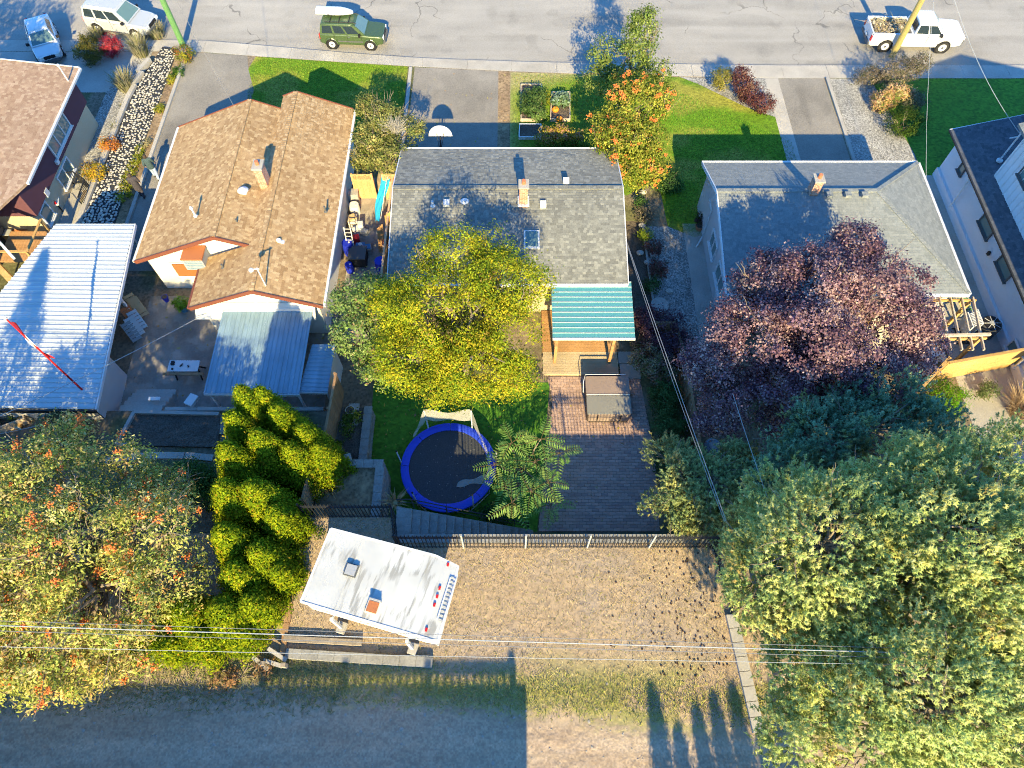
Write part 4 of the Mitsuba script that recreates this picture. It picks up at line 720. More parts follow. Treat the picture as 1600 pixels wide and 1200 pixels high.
# ------------------------------------------------------------------ wooden fences, each board a piece
def board_fence(name, label, pts, h, bw, m, t=.03, z=0.0, top=True, gap=.008, lattice=False, ztop=None):
    k = thing(name, label, 'fence'); rnd = random.Random(len(label))
    for a, b in zip(pts[:-1], pts[1:]):
        a, b = np.array([*a, 0.]), np.array([*b, 0.]); L = np.linalg.norm(b - a); d = (b - a) / L; ang = math.atan2(d[1], d[0]); n = round(L / bw)
        for i in range(n):
            c = a + d * (i + .5) * L / n; part(k, 'board', MB().box(c + [-d[1] * rnd.uniform(-.006, .006), d[0] * rnd.uniform(-.006, .006), z + h / 2], (L / n - gap, t, h + rnd.uniform(-.01, .01)), rz=ang), m)
        if top: part(k, 'top_rail', MB().beam(a + [0, 0, z + h + .03], b + [0, 0, z + h + .03], .11, .05), m)
        for i in range(max(1, round(L / 2.4)) + 1):
            c = a + (b - a) * i / max(1, round(L / 2.4)); part(k, 'post', MB().box(c + np.array([d[1], -d[0], 0]) * .07 + [0, 0, z + h / 2 + .03], (.1, .1, h + .06), rz=ang), m)
    return k
board_fence('board_fence', 'tall weathered grey board fence left of the white carport', [(-22.95, 24.6), (-27.6, 14.6)], 2.3, .16, 'wood_grey')
board_fence('board_fence', 'brown board fence between the planter and the left garden', [(-8.05, 15.9), (-8.2, 12.3)], 1.75, .15, 'wood_brown', z=1.05)
board_fence('board_fence', 'lower brown board fence behind the golden cedar', [(-8.25, 12.2), (-8.5, 9.6)], 1.5, .15, 'wood_brown', z=2.0)
board_fence('board_fence', 'sunlit brown board fence between paving and purple maple', [(8.35, 17.6), (8.55, 9.2)], 1.75, .15, 'wood_brown')
board_fence('board_fence', 'short brown gate fence between side bed and gravel path', [(6.55, 19.5), (8.15, 19.5), (8.35, 17.65)], 1.6, .15, 'wood_brown')
board_fence('board_fence', 'plank fence between cluttered passage and grey roofed house', [(-6.75, 31.2), (-6.75, 22.0)], 1.7, .16, 'ply_wood')
k = thing('plank_fence', 'new yellow cedar plank fence below the pergola', 'fence')
for i in range(9): part(k, 'plank', MB().beam((20.9, 17.05, .12 + i * .19), (25.2, 17.9, .12 + i * .19), .03, .18), 'wood_cedar')
for t in (0, .5, 1): part(k, 'post', MB().box((20.9 + 4.3 * t, 17.12 + .85 * t, .9), (.1, .1, 1.85)), 'wood_cedar')
part(k, 'top_rail', MB().beam((20.9, 17.05, 1.83), (25.2, 17.9, 1.83), .14, .05), 'wood_cedar')
k = thing('plank_fence', 'yellow cedar panel fence on the left side of the pergola', 'fence')
for i in range(16): part(k, 'plank', MB().box((19.35 + i * .1, 15.75 + i * .09, .85), (.13, .03, 1.7), rz=.75), 'wood_cedar')
part(k, 'top_rail', MB().beam((19.2, 15.7, 1.75), (21.1, 17.4, 1.75), .16, .06), 'wood_cedar')
for nm, xa_, xb_ in (('orange lattice topped gate panel left of the juniper trunk', -9.0, -7.95), ('lattice topped fence panel right of the juniper trunk', -7.25, -6.3)):
    k = thing('lattice_gate', nm, 'gate'); yy = 29.3
    n = round((xb_ - xa_) / .15)
    for i in range(n): part(k, 'board', MB().span(xa_ + i * (xb_ - xa_) / n + .003, xa_ + (i + 1) * (xb_ - xa_) / n - .003, yy, yy + .03, .05, 1.5), 'lattice_wood')
    for i in range(-3, 12):
        for s in (1, -1):
            x = xa_ + i * .14; a, b = np.array((x, yy + .01 * s, 1.53)), np.array((x + s * .36, yy + .01 * s, 1.89))
            t0 = [(xa_ - a[0]) / (b[0] - a[0]), (xb_ - a[0]) / (b[0] - a[0])]; u0, u1 = max(0, min(t0)), min(1, max(t0))
            if u1 - u0 > .12: part(k, 'lath', MB().beam(a + (b - a) * u0, a + (b - a) * u1, .012, .035), 'lattice_wood')
    part(k, 'frame', MB().beam((xa_, yy, 1.91), (xb_, yy, 1.91), .06, .05).beam((xa_, yy, 1.52), (xb_, yy, 1.52), .05, .04), 'lattice_wood')
    for x in (xa_ - .04, xb_ + .04): part(k, 'post', MB().span(x - .05, x + .05, yy - .05, yy + .05, 0, 1.98), 'lattice_wood')
pg = thing('pergola', 'open wooden pergola beside the purple maple', 'pergola')
for i in range(9): part(pg, 'rafter', MB().beam((18.3 + .55 * i - .0, 20.4, 2.5), (18.1 + .52 * i, 17.35, 2.5), .06, .14), 'wood_pergola')
part(pg, 'beam', MB().beam((18.0, 18.0, 2.63), (22.75, 18.15, 2.63), .12, .12), 'wood_pergola'); part(pg, 'beam', MB().beam((18.2, 20.3, 2.38), (22.9, 20.3, 2.38), .08, .14), 'wood_cedar')
part(pg, 'beam', MB().beam((18.0, 17.95, 2.36), (22.7, 18.1, 2.36), .08, .14), 'wood_cedar')
for x, y in ((18.2, 18.0), (22.4, 18.1), (18.4, 20.25), (22.6, 20.25)):
    part(pg, 'post', MB().span(x - .07, x + .07, y - .07, y + .07, 0, 2.3), 'wood_cedar'); part(pg, 'brace', MB().beam((x, y, 1.7), (x + (.5 if x < 20 else -.5), y, 2.32), .07, .07), 'wood_cedar')
struct('pergola_floor', MB().sheet([(18.2, 18.2), (22.2, 18.2), (22.2, 20.6), (18.2, 20.6)], .008), 'cream', 'pale tiled floor under the pergola', 'floor')

# ------------------------------------------------------------------ stone bank and garden beds on the left
bk = thing('stone_bank', 'strip of white river stones on black sheet between driveway and left yard', 'stone bank')
yy_ = np.linspace(24.3, 43.0, 26); xl_ = np.interp(yy_, [24.3, 38, 41, 43.2], [-24.5, -24.42, -24.05, -23.7])
part(bk, 'sheet', MB().add(np.vstack([np.column_stack([np.full(26, -22.74), yy_, np.full(26, .03)]), np.column_stack([xl_, yy_, .03 + .25 * (-22.74 - xl_) / 1.7])]), [[i, i + 1, 27 + i] for i in range(25)] + [[i, 27 + i, 26 + i] for i in range(25)]), 'rubber_sheet')
r2_ = np.random.default_rng(8); pts, rad = [], []
for yy in np.arange(24.5, 42.8, .17):
    xl_ = np.interp(yy, [24.3, 38, 43.2], [-24.45, -24.35, -23.7])
    for xx in np.arange(xl_ + .08, -22.75, .165):
        if r2_.random() < .86: x, y = xx + r2_.normal(0, .03), yy + r2_.normal(0, .03); pts.append((x, y, .055 + .25 * (-22.74 - x) / 1.7)); rad.append(r2_.uniform(.05, .09))
order = sorted(range(len(pts)), key=lambda i: pts[i][1])
near, rest_ = order[:300], order[300:]
stone = [shape(MB().ball((0, 0, 0), (1.25, .95, .6), 1), m) for m in ('rock_white', 'cream')]
for i in near: scene[numbered(bk + '__stone')] = {**stone[0 if r2_.random() < .75 else 1], 'to_world': at_place(*pts[i], r2_.uniform(0, 6), rad[i])}
pebbles('farther_stones', [pts[i] for i in rest_], [rad[i] for i in rest_], 'rock_white', None, None, 4, .6, parent=bk)
cpn = thing('coping_wall', 'long pale concrete coping wall left of the stone bank', 'wall')
for i in range(13): part(cpn, 'coping', MB().beam((-24.6, 24.6 + i * 1.3, .25), (-24.6 + (.0 if i < 10 else .14 * (i - 9)), 25.88 + i * 1.3, .25), .28, .36), 'concrete')
gb = thing('garden_bed', 'raised soil bed with concrete edging in the left back garden', 'garden bed')
G = [(-17.74, 14.73), (-13.73, 14.63), (-13.49, 12.98), (-18.11, 13.08)]; z = 1.0
part(gb, 'soil', MB().prism(G, z - .1, z + .12), 'soil')
for i, (a, b) in enumerate([(0, 1), (3, 0)]): part(gb, 'edging', MB().beam((*G[a], z + .12), (*G[b], z + .12), .16, .3), 'concrete')
part(gb, 'edging', MB().beam((*G[3], z + .1), (G[3][0] + .6, G[3][1], z + .1), .16, .26), 'concrete')
gw = thing('garden_walk', 'row of concrete slabs between the patio wall and the soil bed', 'path')
for i in range(9):
    a = np.array([-15.6 + i * .62, 14.1, 1.0])
    for j in range(2): part(gw, 'slab', MB().box(a + [0, j * .5 - .2, .03], (.6, .48, .08)), 'block')
pw = thing('patio_wall', 'low grey concrete wall along the back of the left patio', 'wall')
for i in range(5): part(pw, 'block', MB().span(-16.4 + i * 1.5, -14.92 + i * 1.5, 14.86, 15.05, 0, 1.12), 'concrete')
cs = thing('stairs', 'short concrete steps beside the white carport wall', 'stairs')
for i in range(5): part(cs, 'step', MB().span(-18.6 + i * .0, -16.6, 14.9 + i * .32, 15.22 + i * .32, 0, 1.0 - i * .2), 'concrete')
tc = thing('garden_curb', 'curved line of concrete curb stones below the garden bed', 'curb')
C = [(-17.87, 11.87, 2), (-16.94, 12.05, 2), (-15.83, 12.14, 2), (-14.42, 12.14, 2), (-13.12, 12.02, 2)]; 
for i in range(4): part(tc, 'stone', MB().beam(np.array(C[i]) + [.02, 0, .05], np.array(C[i + 1]) - [.02, 0, -.05], .3, .18), 'concrete')

# ------------------------------------------------------------------ vehicles
def rring(x, hw, zb, zt, rt=.12, rb=.08, n=4):
    """A rounded cross-section at x: half width hw, from zb to zt."""
    rt = min(rt, (zt - zb) * .45, hw * .5); rb = min(rb, (zt - zb) * .45); P = []
    for cy_, cz_, rr_, a0 in ((hw - rt, zt - rt, rt, 0), (-hw + rt, zt - rt, rt, 90), (-hw + rb, zb + rb, rb, 180), (hw - rb, zb + rb, rb, 270)):
        for i in range(n + 1): a = math.radians(a0 + 90 * i / n); P.append((x, cy_ + rr_ * math.cos(a), cz_ + rr_ * math.sin(a)))
    return P
def vehicle(name, label, cat, paint, stations, cab, pillars, wheels, wr, rw_, tf, front, rear, rims='steel', roof_paint=None, extra=None, fender=None):
    """Built along +x at the origin. cab: (x rear/front at belt, half width, belt z), (x rear/front at roof, half width, roof z). pillars: (u0, u1) of each side window."""
    k = thing(name, label, cat)
    def P(nm, m, mt, smooth=False, parent=k, lb=None): return part(parent, nm, m, mt, smooth, lb, to=tf)
    P('body', MB().loft([rring(*s) for s in stations]), paint, 50)
    (a0, a1, ah, az), (b0, b1, bh, bz) = cab
    B = [np.array(p, float) for p in ((a0, -ah, az), (a1, -ah, az), (a1, ah, az), (a0, ah, az))]; Rf = [np.array(p, float) for p in ((b0, -bh, bz), (b1, -bh, bz), (b1, bh, bz), (b0, bh, bz))]
    m = MB(); hexa(m, B, Rf); P('cabin', m, paint)
    P('roof', MB().loft([[(b0 + (b1 - b0) * (.5 + .5 * s_ * math.copysign(abs(math.cos(t)) ** .35, math.cos(t))), bh * s_ * math.copysign(abs(math.sin(t)) ** .35, math.sin(t)), bz + dz) for t in np.linspace(0, 2 * np.pi, 25)[:-1]] for s_, dz in ((1.01, -.02), (.99, .03), (.9, .06))]), roof_paint or paint, 50)
    def panel(c0, c1, c2, c3, u0, u1, v0, v1, nm, mt='glass_dark', off=.012, th=.02):
        q = lambda u, v: (1 - v) * ((1 - u) * c0 + u * c1) + v * ((1 - u) * c3 + u * c2)
        pts = [q(u0, v0), q(u1, v0), q(u1, v1), q(u0, v1)]; nr = np.cross(pts[1] - pts[0], pts[3] - pts[0]); nr /= np.linalg.norm(nr)
        return P(nm, MB().slab([p + nr * off for p in pts], th), mt)
    panel(B[1], B[2], Rf[2], Rf[1], .05, .95, .08, .92, 'windscreen', 'glass_sky'); panel(B[3], B[0], Rf[0], Rf[3], .08, .92, .2, .9, 'rear_window')
    for u0, u1 in pillars:
        panel(B[0], B[1], Rf[1], Rf[0], u0, u1, .12, .88, 'side_window'); panel(B[2], B[3], Rf[3], Rf[2], 1 - u1, 1 - u0, .12, .88, 'side_window')
    hwid = max(s[1] for s in stations)
    for u in sorted({a0 + (a1 - a0) * (.5 * (pillars[i][1] + pillars[i + 1][0])) for i in range(len(pillars) - 1)} | {a1 - .25}):
        for s in (-1, 1): P('door_gap', MB().box((u, s * (hwid + .002), (wr + az) / 2 + .12), (.02, .012, az - wr - .12)), 'black')
    for x in wheels:
        for s in (-1, 1):
            y = s * (hwid - rw_ * .45)
            P('wheel_arch', MB().tube([(x, s * (hwid - .02), wr), (x, s * (hwid + .012), wr)], wr * 1.17, 22), 'black')
            wk = P('wheel', MB().tube([(x, y - rw_ / 2, wr), (x, y - rw_ * .4, wr), (x, y + rw_ * .4, wr), (x, y + rw_ / 2, wr)], [wr * .93, wr, wr, wr * .93], 22), 'tyre', 40)
            P('rim', MB().tube([(x, y + s * rw_ * .4, wr), (x, y + s * (rw_ / 2 + .012), wr)], [wr * .62, wr * .6], 16), rims, parent=wk)
            P('hub', MB().tube([(x, y + s * rw_ * .5, wr), (x, y + s * (rw_ / 2 + .03), wr)], [wr * .2, wr * .17], 10), 'dark_grey', parent=wk)
    xf_, zf_, hf_ = front; xr_, zr_, hr_ = rear
    for s in (-1, 1):
        P('headlight', MB().box((xf_, s * (hf_ - .2), zf_), (.1, .3, .17)), 'lamp_clear'); P('tail_light', MB().box((xr_, s * (hr_ - .1), zr_), (.08, .16, .34)), 'lamp_red')
        P('wing_mirror', MB().box((a1 - .35, s * (hwid + .1), az + .06), (.12, .2, .16)), 'black'); P('door_handle', MB().box((a1 - 1.1, s * (hwid + .012), az - .14), (.16, .02, .035)), 'chrome')
    P('grille', MB().box((xf_ + .02, 0, zf_ - .02), (.08, hf_ * 1.1, .2)), 'black'); P('front_bumper', MB().loft([rring(xf_ - .1, hf_ + .02, zf_ - .42, zf_ - .17, .05, .05), rring(xf_ + .12, hf_ - .12, zf_ - .4, zf_ - .19, .05, .05)]), 'dark_grey', 40)
    P('rear_bumper', MB().loft([rring(xr_ - .08, hr_ - .05, .42, .64, .05, .05), rring(xr_ + .1, hr_, .42, .64, .05, .05)]), 'dark_grey', 40); P('number_plate', MB().box((xr_ - .1, 0, .75), (.02, .5, .14)), 'white')
    if extra: extra(k, P)
    return k
def set_at(x, y, a, z=-.125): return T().translate([x, y, z]).rotate([0, 0, 1], a)

# dark green boxy sport utility car with a pale roof box
def jeep_extra(k, P):
    for s in (-.5, .5): P('roof_rail', MB().tube([(-1.75, s, 1.66), (-1.65, s, 1.74), (.25, s, 1.74), (.4, s, 1.66)], .025, 6), 'black')
    for x in (-1.35, -.75, -.1): P('crossbar', MB().beam((x, -.56, 1.75), (x, .56, 1.75), .05, .03), 'black')
    for s in (-1, 1):
        for x in (-1.42, 1.21): P('fender', MB().tube([(x + .45 * math.cos(t), s * .9, .36 + .45 * math.sin(t)) for t in np.linspace(.1, 3.04, 10)], .05, 6), 'paint_green')
        P('side_moulding', MB().beam((-.95, s * .885, .62), (.75, s * .885, .62), .03, .08), 'dark_grey')
jx, jy, ja = -10.75, 43.95, -3.4
vehicle('parked_car', 'dark green boxy sport utility car with a white roof box parked on the street', 'car', 'paint_green',
        [(-2.18, .78, .48, 1.0), (-2.1, .86, .4, 1.08), (-1.2, .875, .34, 1.09), (.6, .875, .34, 1.08), (.85, .87, .36, 1.05), (1.7, .85, .38, 1.0), (2.02, .8, .42, .96), (2.1, .72, .48, .9)],
        ((-2.1, .95, .84, 1.07), (-1.98, .28, .68, 1.66)), [(.05, .29), (.34, .58), (.63, .9)], (-1.42, 1.21), .36, .24, set_at(jx, jy, ja), (2.08, .82, .76), (-2.16, .86, .82), extra=jeep_extra)
rb_ = thing('roof_box', 'long silver white pointed roof box on the green car', 'roof box')
sec = []
for u in np.linspace(0, 1, 13):
    w = .36 * (1 - .75 * max(0, (u - .55) / .45) ** 2); h = .2 * (1 - .6 * max(0, (u - .6) / .4) ** 2); sec.append([(-2.35 + 2.45 * u, .38 + w * math.copysign(abs(math.cos(t)) ** .7, math.cos(t)), 1.93 + (h if math.sin(t) > 0 else .13) * math.copysign(abs(math.sin(t)) ** .7, math.sin(t))) for t in np.linspace(0, 2 * np.pi, 17)[:-1]])
part(rb_, 'shell', MB().loft(sec), 'paint_white', 60, to=set_at(jx, jy, ja)); part(rb_, 'seam', MB().beam((-2.3, .02, 1.92), (-.6, .01, 1.92), .02, .03), 'grey', to=set_at(jx, jy, ja)); part(rb_, 'latch', MB().box((-1.5, .0, 1.9), (.14, .03, .06)), 'black', to=set_at(jx, jy, ja))

# silver sport utility car at the left
def suv_extra(k, P):
    for s in (-.58, .58): P('roof_rail', MB().tube([(-1.9, s, 1.8), (-1.8, s, 1.88), (.2, s, 1.88), (.35, s, 1.8)], .028, 6), 'steel')
    for s in (-1, 1):
        P('running_board', MB().beam((-1.0, s * .93, .42), (.9, s * .93, .42), .16, .06), 'dark_grey')
        for x in (-1.48, 1.38): P('fender', MB().tube([(x + .5 * math.cos(t), s * .9, .4 + .5 * math.sin(t)) for t in np.linspace(.1, 3.04, 10)], .06, 6), 'paint_silver')
vehicle('parked_car', 'large silver sport utility car parked on the street at the top left', 'car', 'paint_silver',
        [(-2.35, .8, .5, 1.08), (-2.28, .9, .45, 1.16), (-1.2, .925, .38, 1.17), (.7, .925, .38, 1.15), (1.0, .92, .4, 1.12), (1.9, .89, .42, 1.05), (2.2, .82, .46, 1.0), (2.33, .7, .5, .92)],
        ((-2.25, 1.15, .88, 1.15), (-2.1, .4, .7, 1.8)), [(.05, .27), (.32, .57), (.61, .88)], (-1.48, 1.38), .4, .26, set_at(-26.9, 45.3, -13), (2.3, .86, .8), (-2.33, .95, .86), extra=suv_extra)

# white pickup with an open bed of branches
def pick_extra(k, P):
    fl = .82
    P('bed_floor', MB().span(-3.15, -.65, -.8, .8, .78, .82), 'dark_grey')
    for s in (-1, 1): P('bed_side', MB().span(-3.2, -.6, s * .92 - .07, s * .92 + .07, .7, 1.32), 'paint_white')
    P('tailgate', MB().span(-3.24, -3.14, -.84, .84, .62, 1.3), 'paint_white'); P('bed_front', MB().span(-.68, -.6, -.85, .85, .78, 1.32), 'paint_white')
    for s in (-1, 1): P('bonnet_crease', MB().beam((1.45, s * .45, 1.31), (2.75, s * .42, 1.25), .04, .03), 'paint_white')
vehicle('pickup_truck', 'white pickup truck with its bed full of cut branches', 'pickup truck', 'paint_white',
        [(-3.22, .92, .5, .78), (-3.1, .98, .42, .8), (-.7, .98, .4, .82), (-.55, .98, .4, 1.3), (1.3, .98, .4, 1.3), (2.5, .96, .45, 1.25), (2.85, .9, .5, 1.2), (2.98, .78, .55, 1.1)],
        ((-.55, 1.55, .94, 1.28), (-.4, .85, .76, 1.9)), [(.06, .45), (.5, .88)], (-2.1, 1.75), .42, .28, set_at(27.35, 43.75, -2), (2.95, .98, .86), (-3.22, .95, .93), extra=pick_extra)

# half hidden pale car in the shade at the top left corner
vehicle('parked_car', 'pale blue white saloon car in tree shade at the top left corner', 'car', 'paint_white',
        [(-2.25, .68, .42, .86), (-2.15, .8, .34, .95), (-1.2, .86, .3, .98), (.7, .86, .3, .95), (1.3, .84, .3, .9), (2.1, .76, .36, .8), (2.22, .62, .42, .72)],
        ((-1.75, 1.2, .8, .95), (-1.05, .35, .6, 1.42)), [(.16, .48), (.52, .84)], (-1.35, 1.35), .32, .2, set_at(-31.6, 43.2, -62, .01), (2.18, .66, .66), (-2.22, .78, .72))

# load of cut branches in the pickup bed
mb = MB(); r = np.random.default_rng(31)
for i in range(260):
    p = np.array([r.uniform(-3.0, -.8), r.uniform(-.75, .75), r.uniform(.85, 1.35)]); d = r.normal(0, 1, 3) * [.5, .4, .12]; mb.tube([p, p + d * .5 + [0, 0, .05], p + d], [.014, .011, .004], 4, col=np.array([(.30, .25, .19), (.18, .13, .09), (.5, .45, .36), (.6, .42, .12)][r.choice(4, p=[.45, .3, .2, .05])]))
for i in range(900):
    p = np.array([r.uniform(-3.1, -.7), r.uniform(-.8, .8), r.uniform(.9, 1.42)]); d = r.normal(0, .07, 3); e = r.normal(0, .05, 3); mb.add([p - d, p + e, p + d], [[0, 1, 2]], col=np.array([(.22, .2, .12), (.30, .24, .16), (.42, .38, .3)][r.integers(3)]))
k = numbered('branch_load'); scene[k] = {**shape(mb, 'painted'), 'to_world': set_at(27.35, 43.75, -2)}; lab(k, 'pile of cut grey branches lying in the white pickup bed', 'branches', kind='stuff')

# ------------------------------------------------------------------ two people on the driveway
import manifold3d as m3
def hull_body(chains, ref=.05, rounds=8):
    """Union of hulls of spheres along each chain of (x, y, z, r), refined and smoothed."""
    def sph(p): return m3.Manifold.sphere(p[3], 14).translate(list(p[:3]))
    parts = [m3.Manifold.batch_hull([sph(a), sph(b)]) for c in chains for a, b in zip(c[:-1], c[1:])]
    u = m3.Manifold.batch_boolean(parts, m3.OpType.Add).refine_to_length(ref); g = u.to_mesh(); t = trimesh.Trimesh(g.vert_properties[:, :3], g.tri_verts, process=True)
    trimesh.smoothing.filter_taubin(t, iterations=rounds); return MB().add(np.array(t.vertices), t.faces)
def person(label, x, y, a, top, legs, hair, stride, arms, long_coat=False, bag=False):
    k = thing('person', label, 'person'); tf = at_place(x, y, 0.015, a)
    s = stride
    hipL, hipR = (0, .09, .9), (0, -.09, .9); knL, knR = (.10 + s * .3, .10, .5), (.06 - s * .3, -.10, .5); anL, anR = (s * .75 - .0, .10, .09), (-s * .85 - .06, -.10, .10)
    shL, shR = (0, .19, 1.42), (0, -.19, 1.42)
    (elL, haL), (elR, haR) = arms
    body = [[(*hipL, .09), (*knL, .06), (*anL, .045), (anL[0] + .15, .11, .05, .035)], [(*hipR, .09), (*knR, .06), (*anR, .045), (anR[0] + .15, -.11, .05, .035)], [(0, 0, .95, .14), (0, 0, 1.2, .13), (0, 0, 1.38, .12), (.01, 0, 1.5, .06), (.03, 0, 1.56, .055)],
            [(*shL, .065), (*elL, .045), (*haL, .032)], [(*shR, .065), (*elR, .045), (*haR, .032)], [(-.01, 0, 1.66, .095), (.03, 0, 1.62, .075), (.05, 0, 1.56, .05)], [(.10, 0, 1.625, .018), (.12, 0, 1.60, .016)], [(0, .085, 1.62, .02), (0, .095, 1.64, .018)], [(0, -.085, 1.62, .02), (0, -.095, 1.64, .018)]]
    for h in (haL, haR):
        h = np.array(h)
        body.append([(*h, .03), (*(h + [.01, 0, -.08]), .03)])
        for j, l in enumerate((.07, .08, .075, .06)): b = h + [.03 - .02 * j, 0, -.08]; body.append([(*b, .011), (*(b + [.01, 0, -l * .6]), .010), (*(b + [.025, 0, -l]), .008)])
        body.append([(*(h + [.03, 0, -.02]), .012), (*(h + [.06, 0, -.06]), .010), (*(h + [.065, 0, -.09]), .009)])
    part(k, 'body', hull_body(body, .025, 6), 'skin', True, to=tf)
    coat = [[(0, .06, .86 if not long_coat else .62, .15), (0, .03, 1.1, .16), (0, .03, 1.36, .15)], [(0, -.06, .86 if not long_coat else .62, .15), (0, -.03, 1.1, .16), (0, -.03, 1.36, .15)], [(*shL, .09), (0, 0, 1.44, .1), (*shR, .09)], [(*shL, .088), (*elL, .068), (*(np.array(elL) * .2 + np.array(haL) * .8), .052)], [(*shR, .088), (*elR, .068), (*(np.array(elR) * .2 + np.array(haR) * .8), .052)]]
    part(k, 'jacket', hull_body(coat), top, True, to=tf)
    part(k, 'trousers', hull_body([[(*hipL, .115), (*knL, .085), (*(np.array(anL) + [0, 0, .03]), .07)], [(*hipR, .115), (*knR, .085), (*(np.array(anR) + [0, 0, .03]), .07)], [(*hipL, .12), (*hipR, .12)]]), legs, True, to=tf)
    part(k, 'hair', hull_body([[(-.03, 0, 1.70, .1), (-.06, 0, 1.63, .08)], [(-.02, .05, 1.69, .06), (-.05, .06, 1.6, .04)], [(-.02, -.05, 1.69, .06), (-.05, -.06, 1.6, .04)]], .03, 3), hair, True, to=tf)
    for an in (anL, anR): part(k, 'shoe', hull_body([[(an[0] - .05, an[1], .06, .055), (an[0] + .16, an[1] * 1.05, .045, .045)]], .03, 3), 'black', True, to=tf)
    for s_ in (-1, 1): part(k, 'eye', MB().ball((.078, s_ * .032, 1.645), .012, 1), 'black', to=tf)
    part(k, 'mouth', MB().box((.098, 0, 1.572), (.012, .04, .008)), 'lamp_red', to=tf)
    if bag: part(k, 'scarf', hull_body([[(.03, -.1, 1.46, .05), (.1, 0, 1.42, .05), (.03, .1, 1.46, .05)], [(.1, .04, 1.4, .045), (.13, .06, 1.1, .04)]], .03, 3), 'cream', True, to=tf)
p1 = (-21.2, 30.99, 0)
person('person in a dark teal jacket and pale jeans walking on the driveway', p1[0], p1[1], 1.9, 'jacket', 'jeans', 'hair_dark', .22, (((-.08, .27, 1.16), (.1, .27, .93)), ((.06, -.27, 1.16), (.22, -.26, .95))))
p2 = (-21.66, 29.5, 0)
person('person in dark clothes with a pale scarf behind the one in jeans', p2[0], p2[1], 1.75, 'dark_cloth', 'dark_cloth', 'hair_dark', .12, (((.0, .27, 1.16), (.14, .24, .98)), ((.0, -.27, 1.16), (.16, -.22, .98))), True, True)

# ------------------------------------------------------------------ plants
def unit(v): return v / (np.linalg.norm(v, axis=-1, keepdims=True) + 1e-12)
def leaf_mesh(r, pos, out, size, cols, aspect=.55, wild=.8, fold=.25):
    """Diamond leaves with a fold at pos, facing roughly along out; one colour each."""
    n = len(pos); nr = unit(out + r.normal(0, wild, (n, 3))); d = unit(np.cross(nr, r.normal(0, 1, (n, 3)))); s = np.cross(nr, d)
    L = (np.asarray(size) * r.uniform(.65, 1.35, n))[:, None]
    v = np.stack([pos - d * L * .5, pos + s * L * aspect * .5 - nr * L * fold * .3, pos + d * L * .5, pos - s * L * aspect * .5 - nr * L * fold * .3], 1).reshape(-1, 3)
    i = np.arange(n)[:, None] * 4; f = np.concatenate([i + [0, 1, 2], i + [0, 2, 3]], 1).reshape(-1, 3)
    nl = nr * np.sign((nr * out).sum(1, keepdims=True) + 1e-9); return v, f, np.repeat(cols, 4, 0), np.repeat(unit(unit(out) * .75 + nl * .55), 4, 0)
def tone(pal, k): return [(p[0] * k, p[1] * k, p[2] * k, p[3]) for p in pal]
def pick(r, pal, n):
    c = np.array([p[:3] for p in pal]); w = np.array([p[3] for p in pal], float); return c[r.choice(len(c), n, p=w / w.sum())]
def clumps(r, lobes, per_m2, hole=.0, inner=.62):
    """Clump centres spread through the outer part of ellipsoid lobes (cx, cy, cz, rx, ry, rz), none deep inside another lobe."""
    P, O = [], []
    for cx, cy, cz, rx, ry, rz_ in lobes:
        n = int(per_m2 * 4 * math.pi * ((rx * ry) ** 1.6 / 3 + (rx * rz_) ** 1.6 / 3 + (ry * rz_) ** 1.6 / 3) ** (1 / 1.6)); d = unit(r.normal(0, 1, (n, 3))); t = (inner + (1.04 - inner) * r.random((n, 1)) ** .6)
        P.append(np.array([cx, cy, cz]) + d * t * [rx, ry, rz_]); O.append(unit(d / [rx, ry, rz_]))
    P, O = np.vstack(P), np.vstack(O); keep = np.ones(len(P), bool)
    for cx, cy, cz, rx, ry, rz_ in lobes: keep &= (((P - [cx, cy, cz]) / [rx, ry, rz_]) ** 2).sum(1) > (inner - .12) ** 2
    if hole: 
        f = meshkit.fbm(P * .8) if hasattr(meshkit, 'fbm') else r.random(len(P)); f = np.asarray(f); keep &= f > np.quantile(f, hole)
    return P[keep], O[keep]
def limb_curve(r, a, b, n=6, sag=.15):
    a, b = np.asarray(a, float), np.asarray(b, float); L = np.linalg.norm(b - a); t = np.linspace(0, 1, n)[:, None]; j = r.normal(0, .05 * L, (n, 3)); j[0] = j[-1] = 0
    return a + (b - a) * t + np.array([0, 0, 1.0]) * np.sin(np.pi * t) * L * sag + j
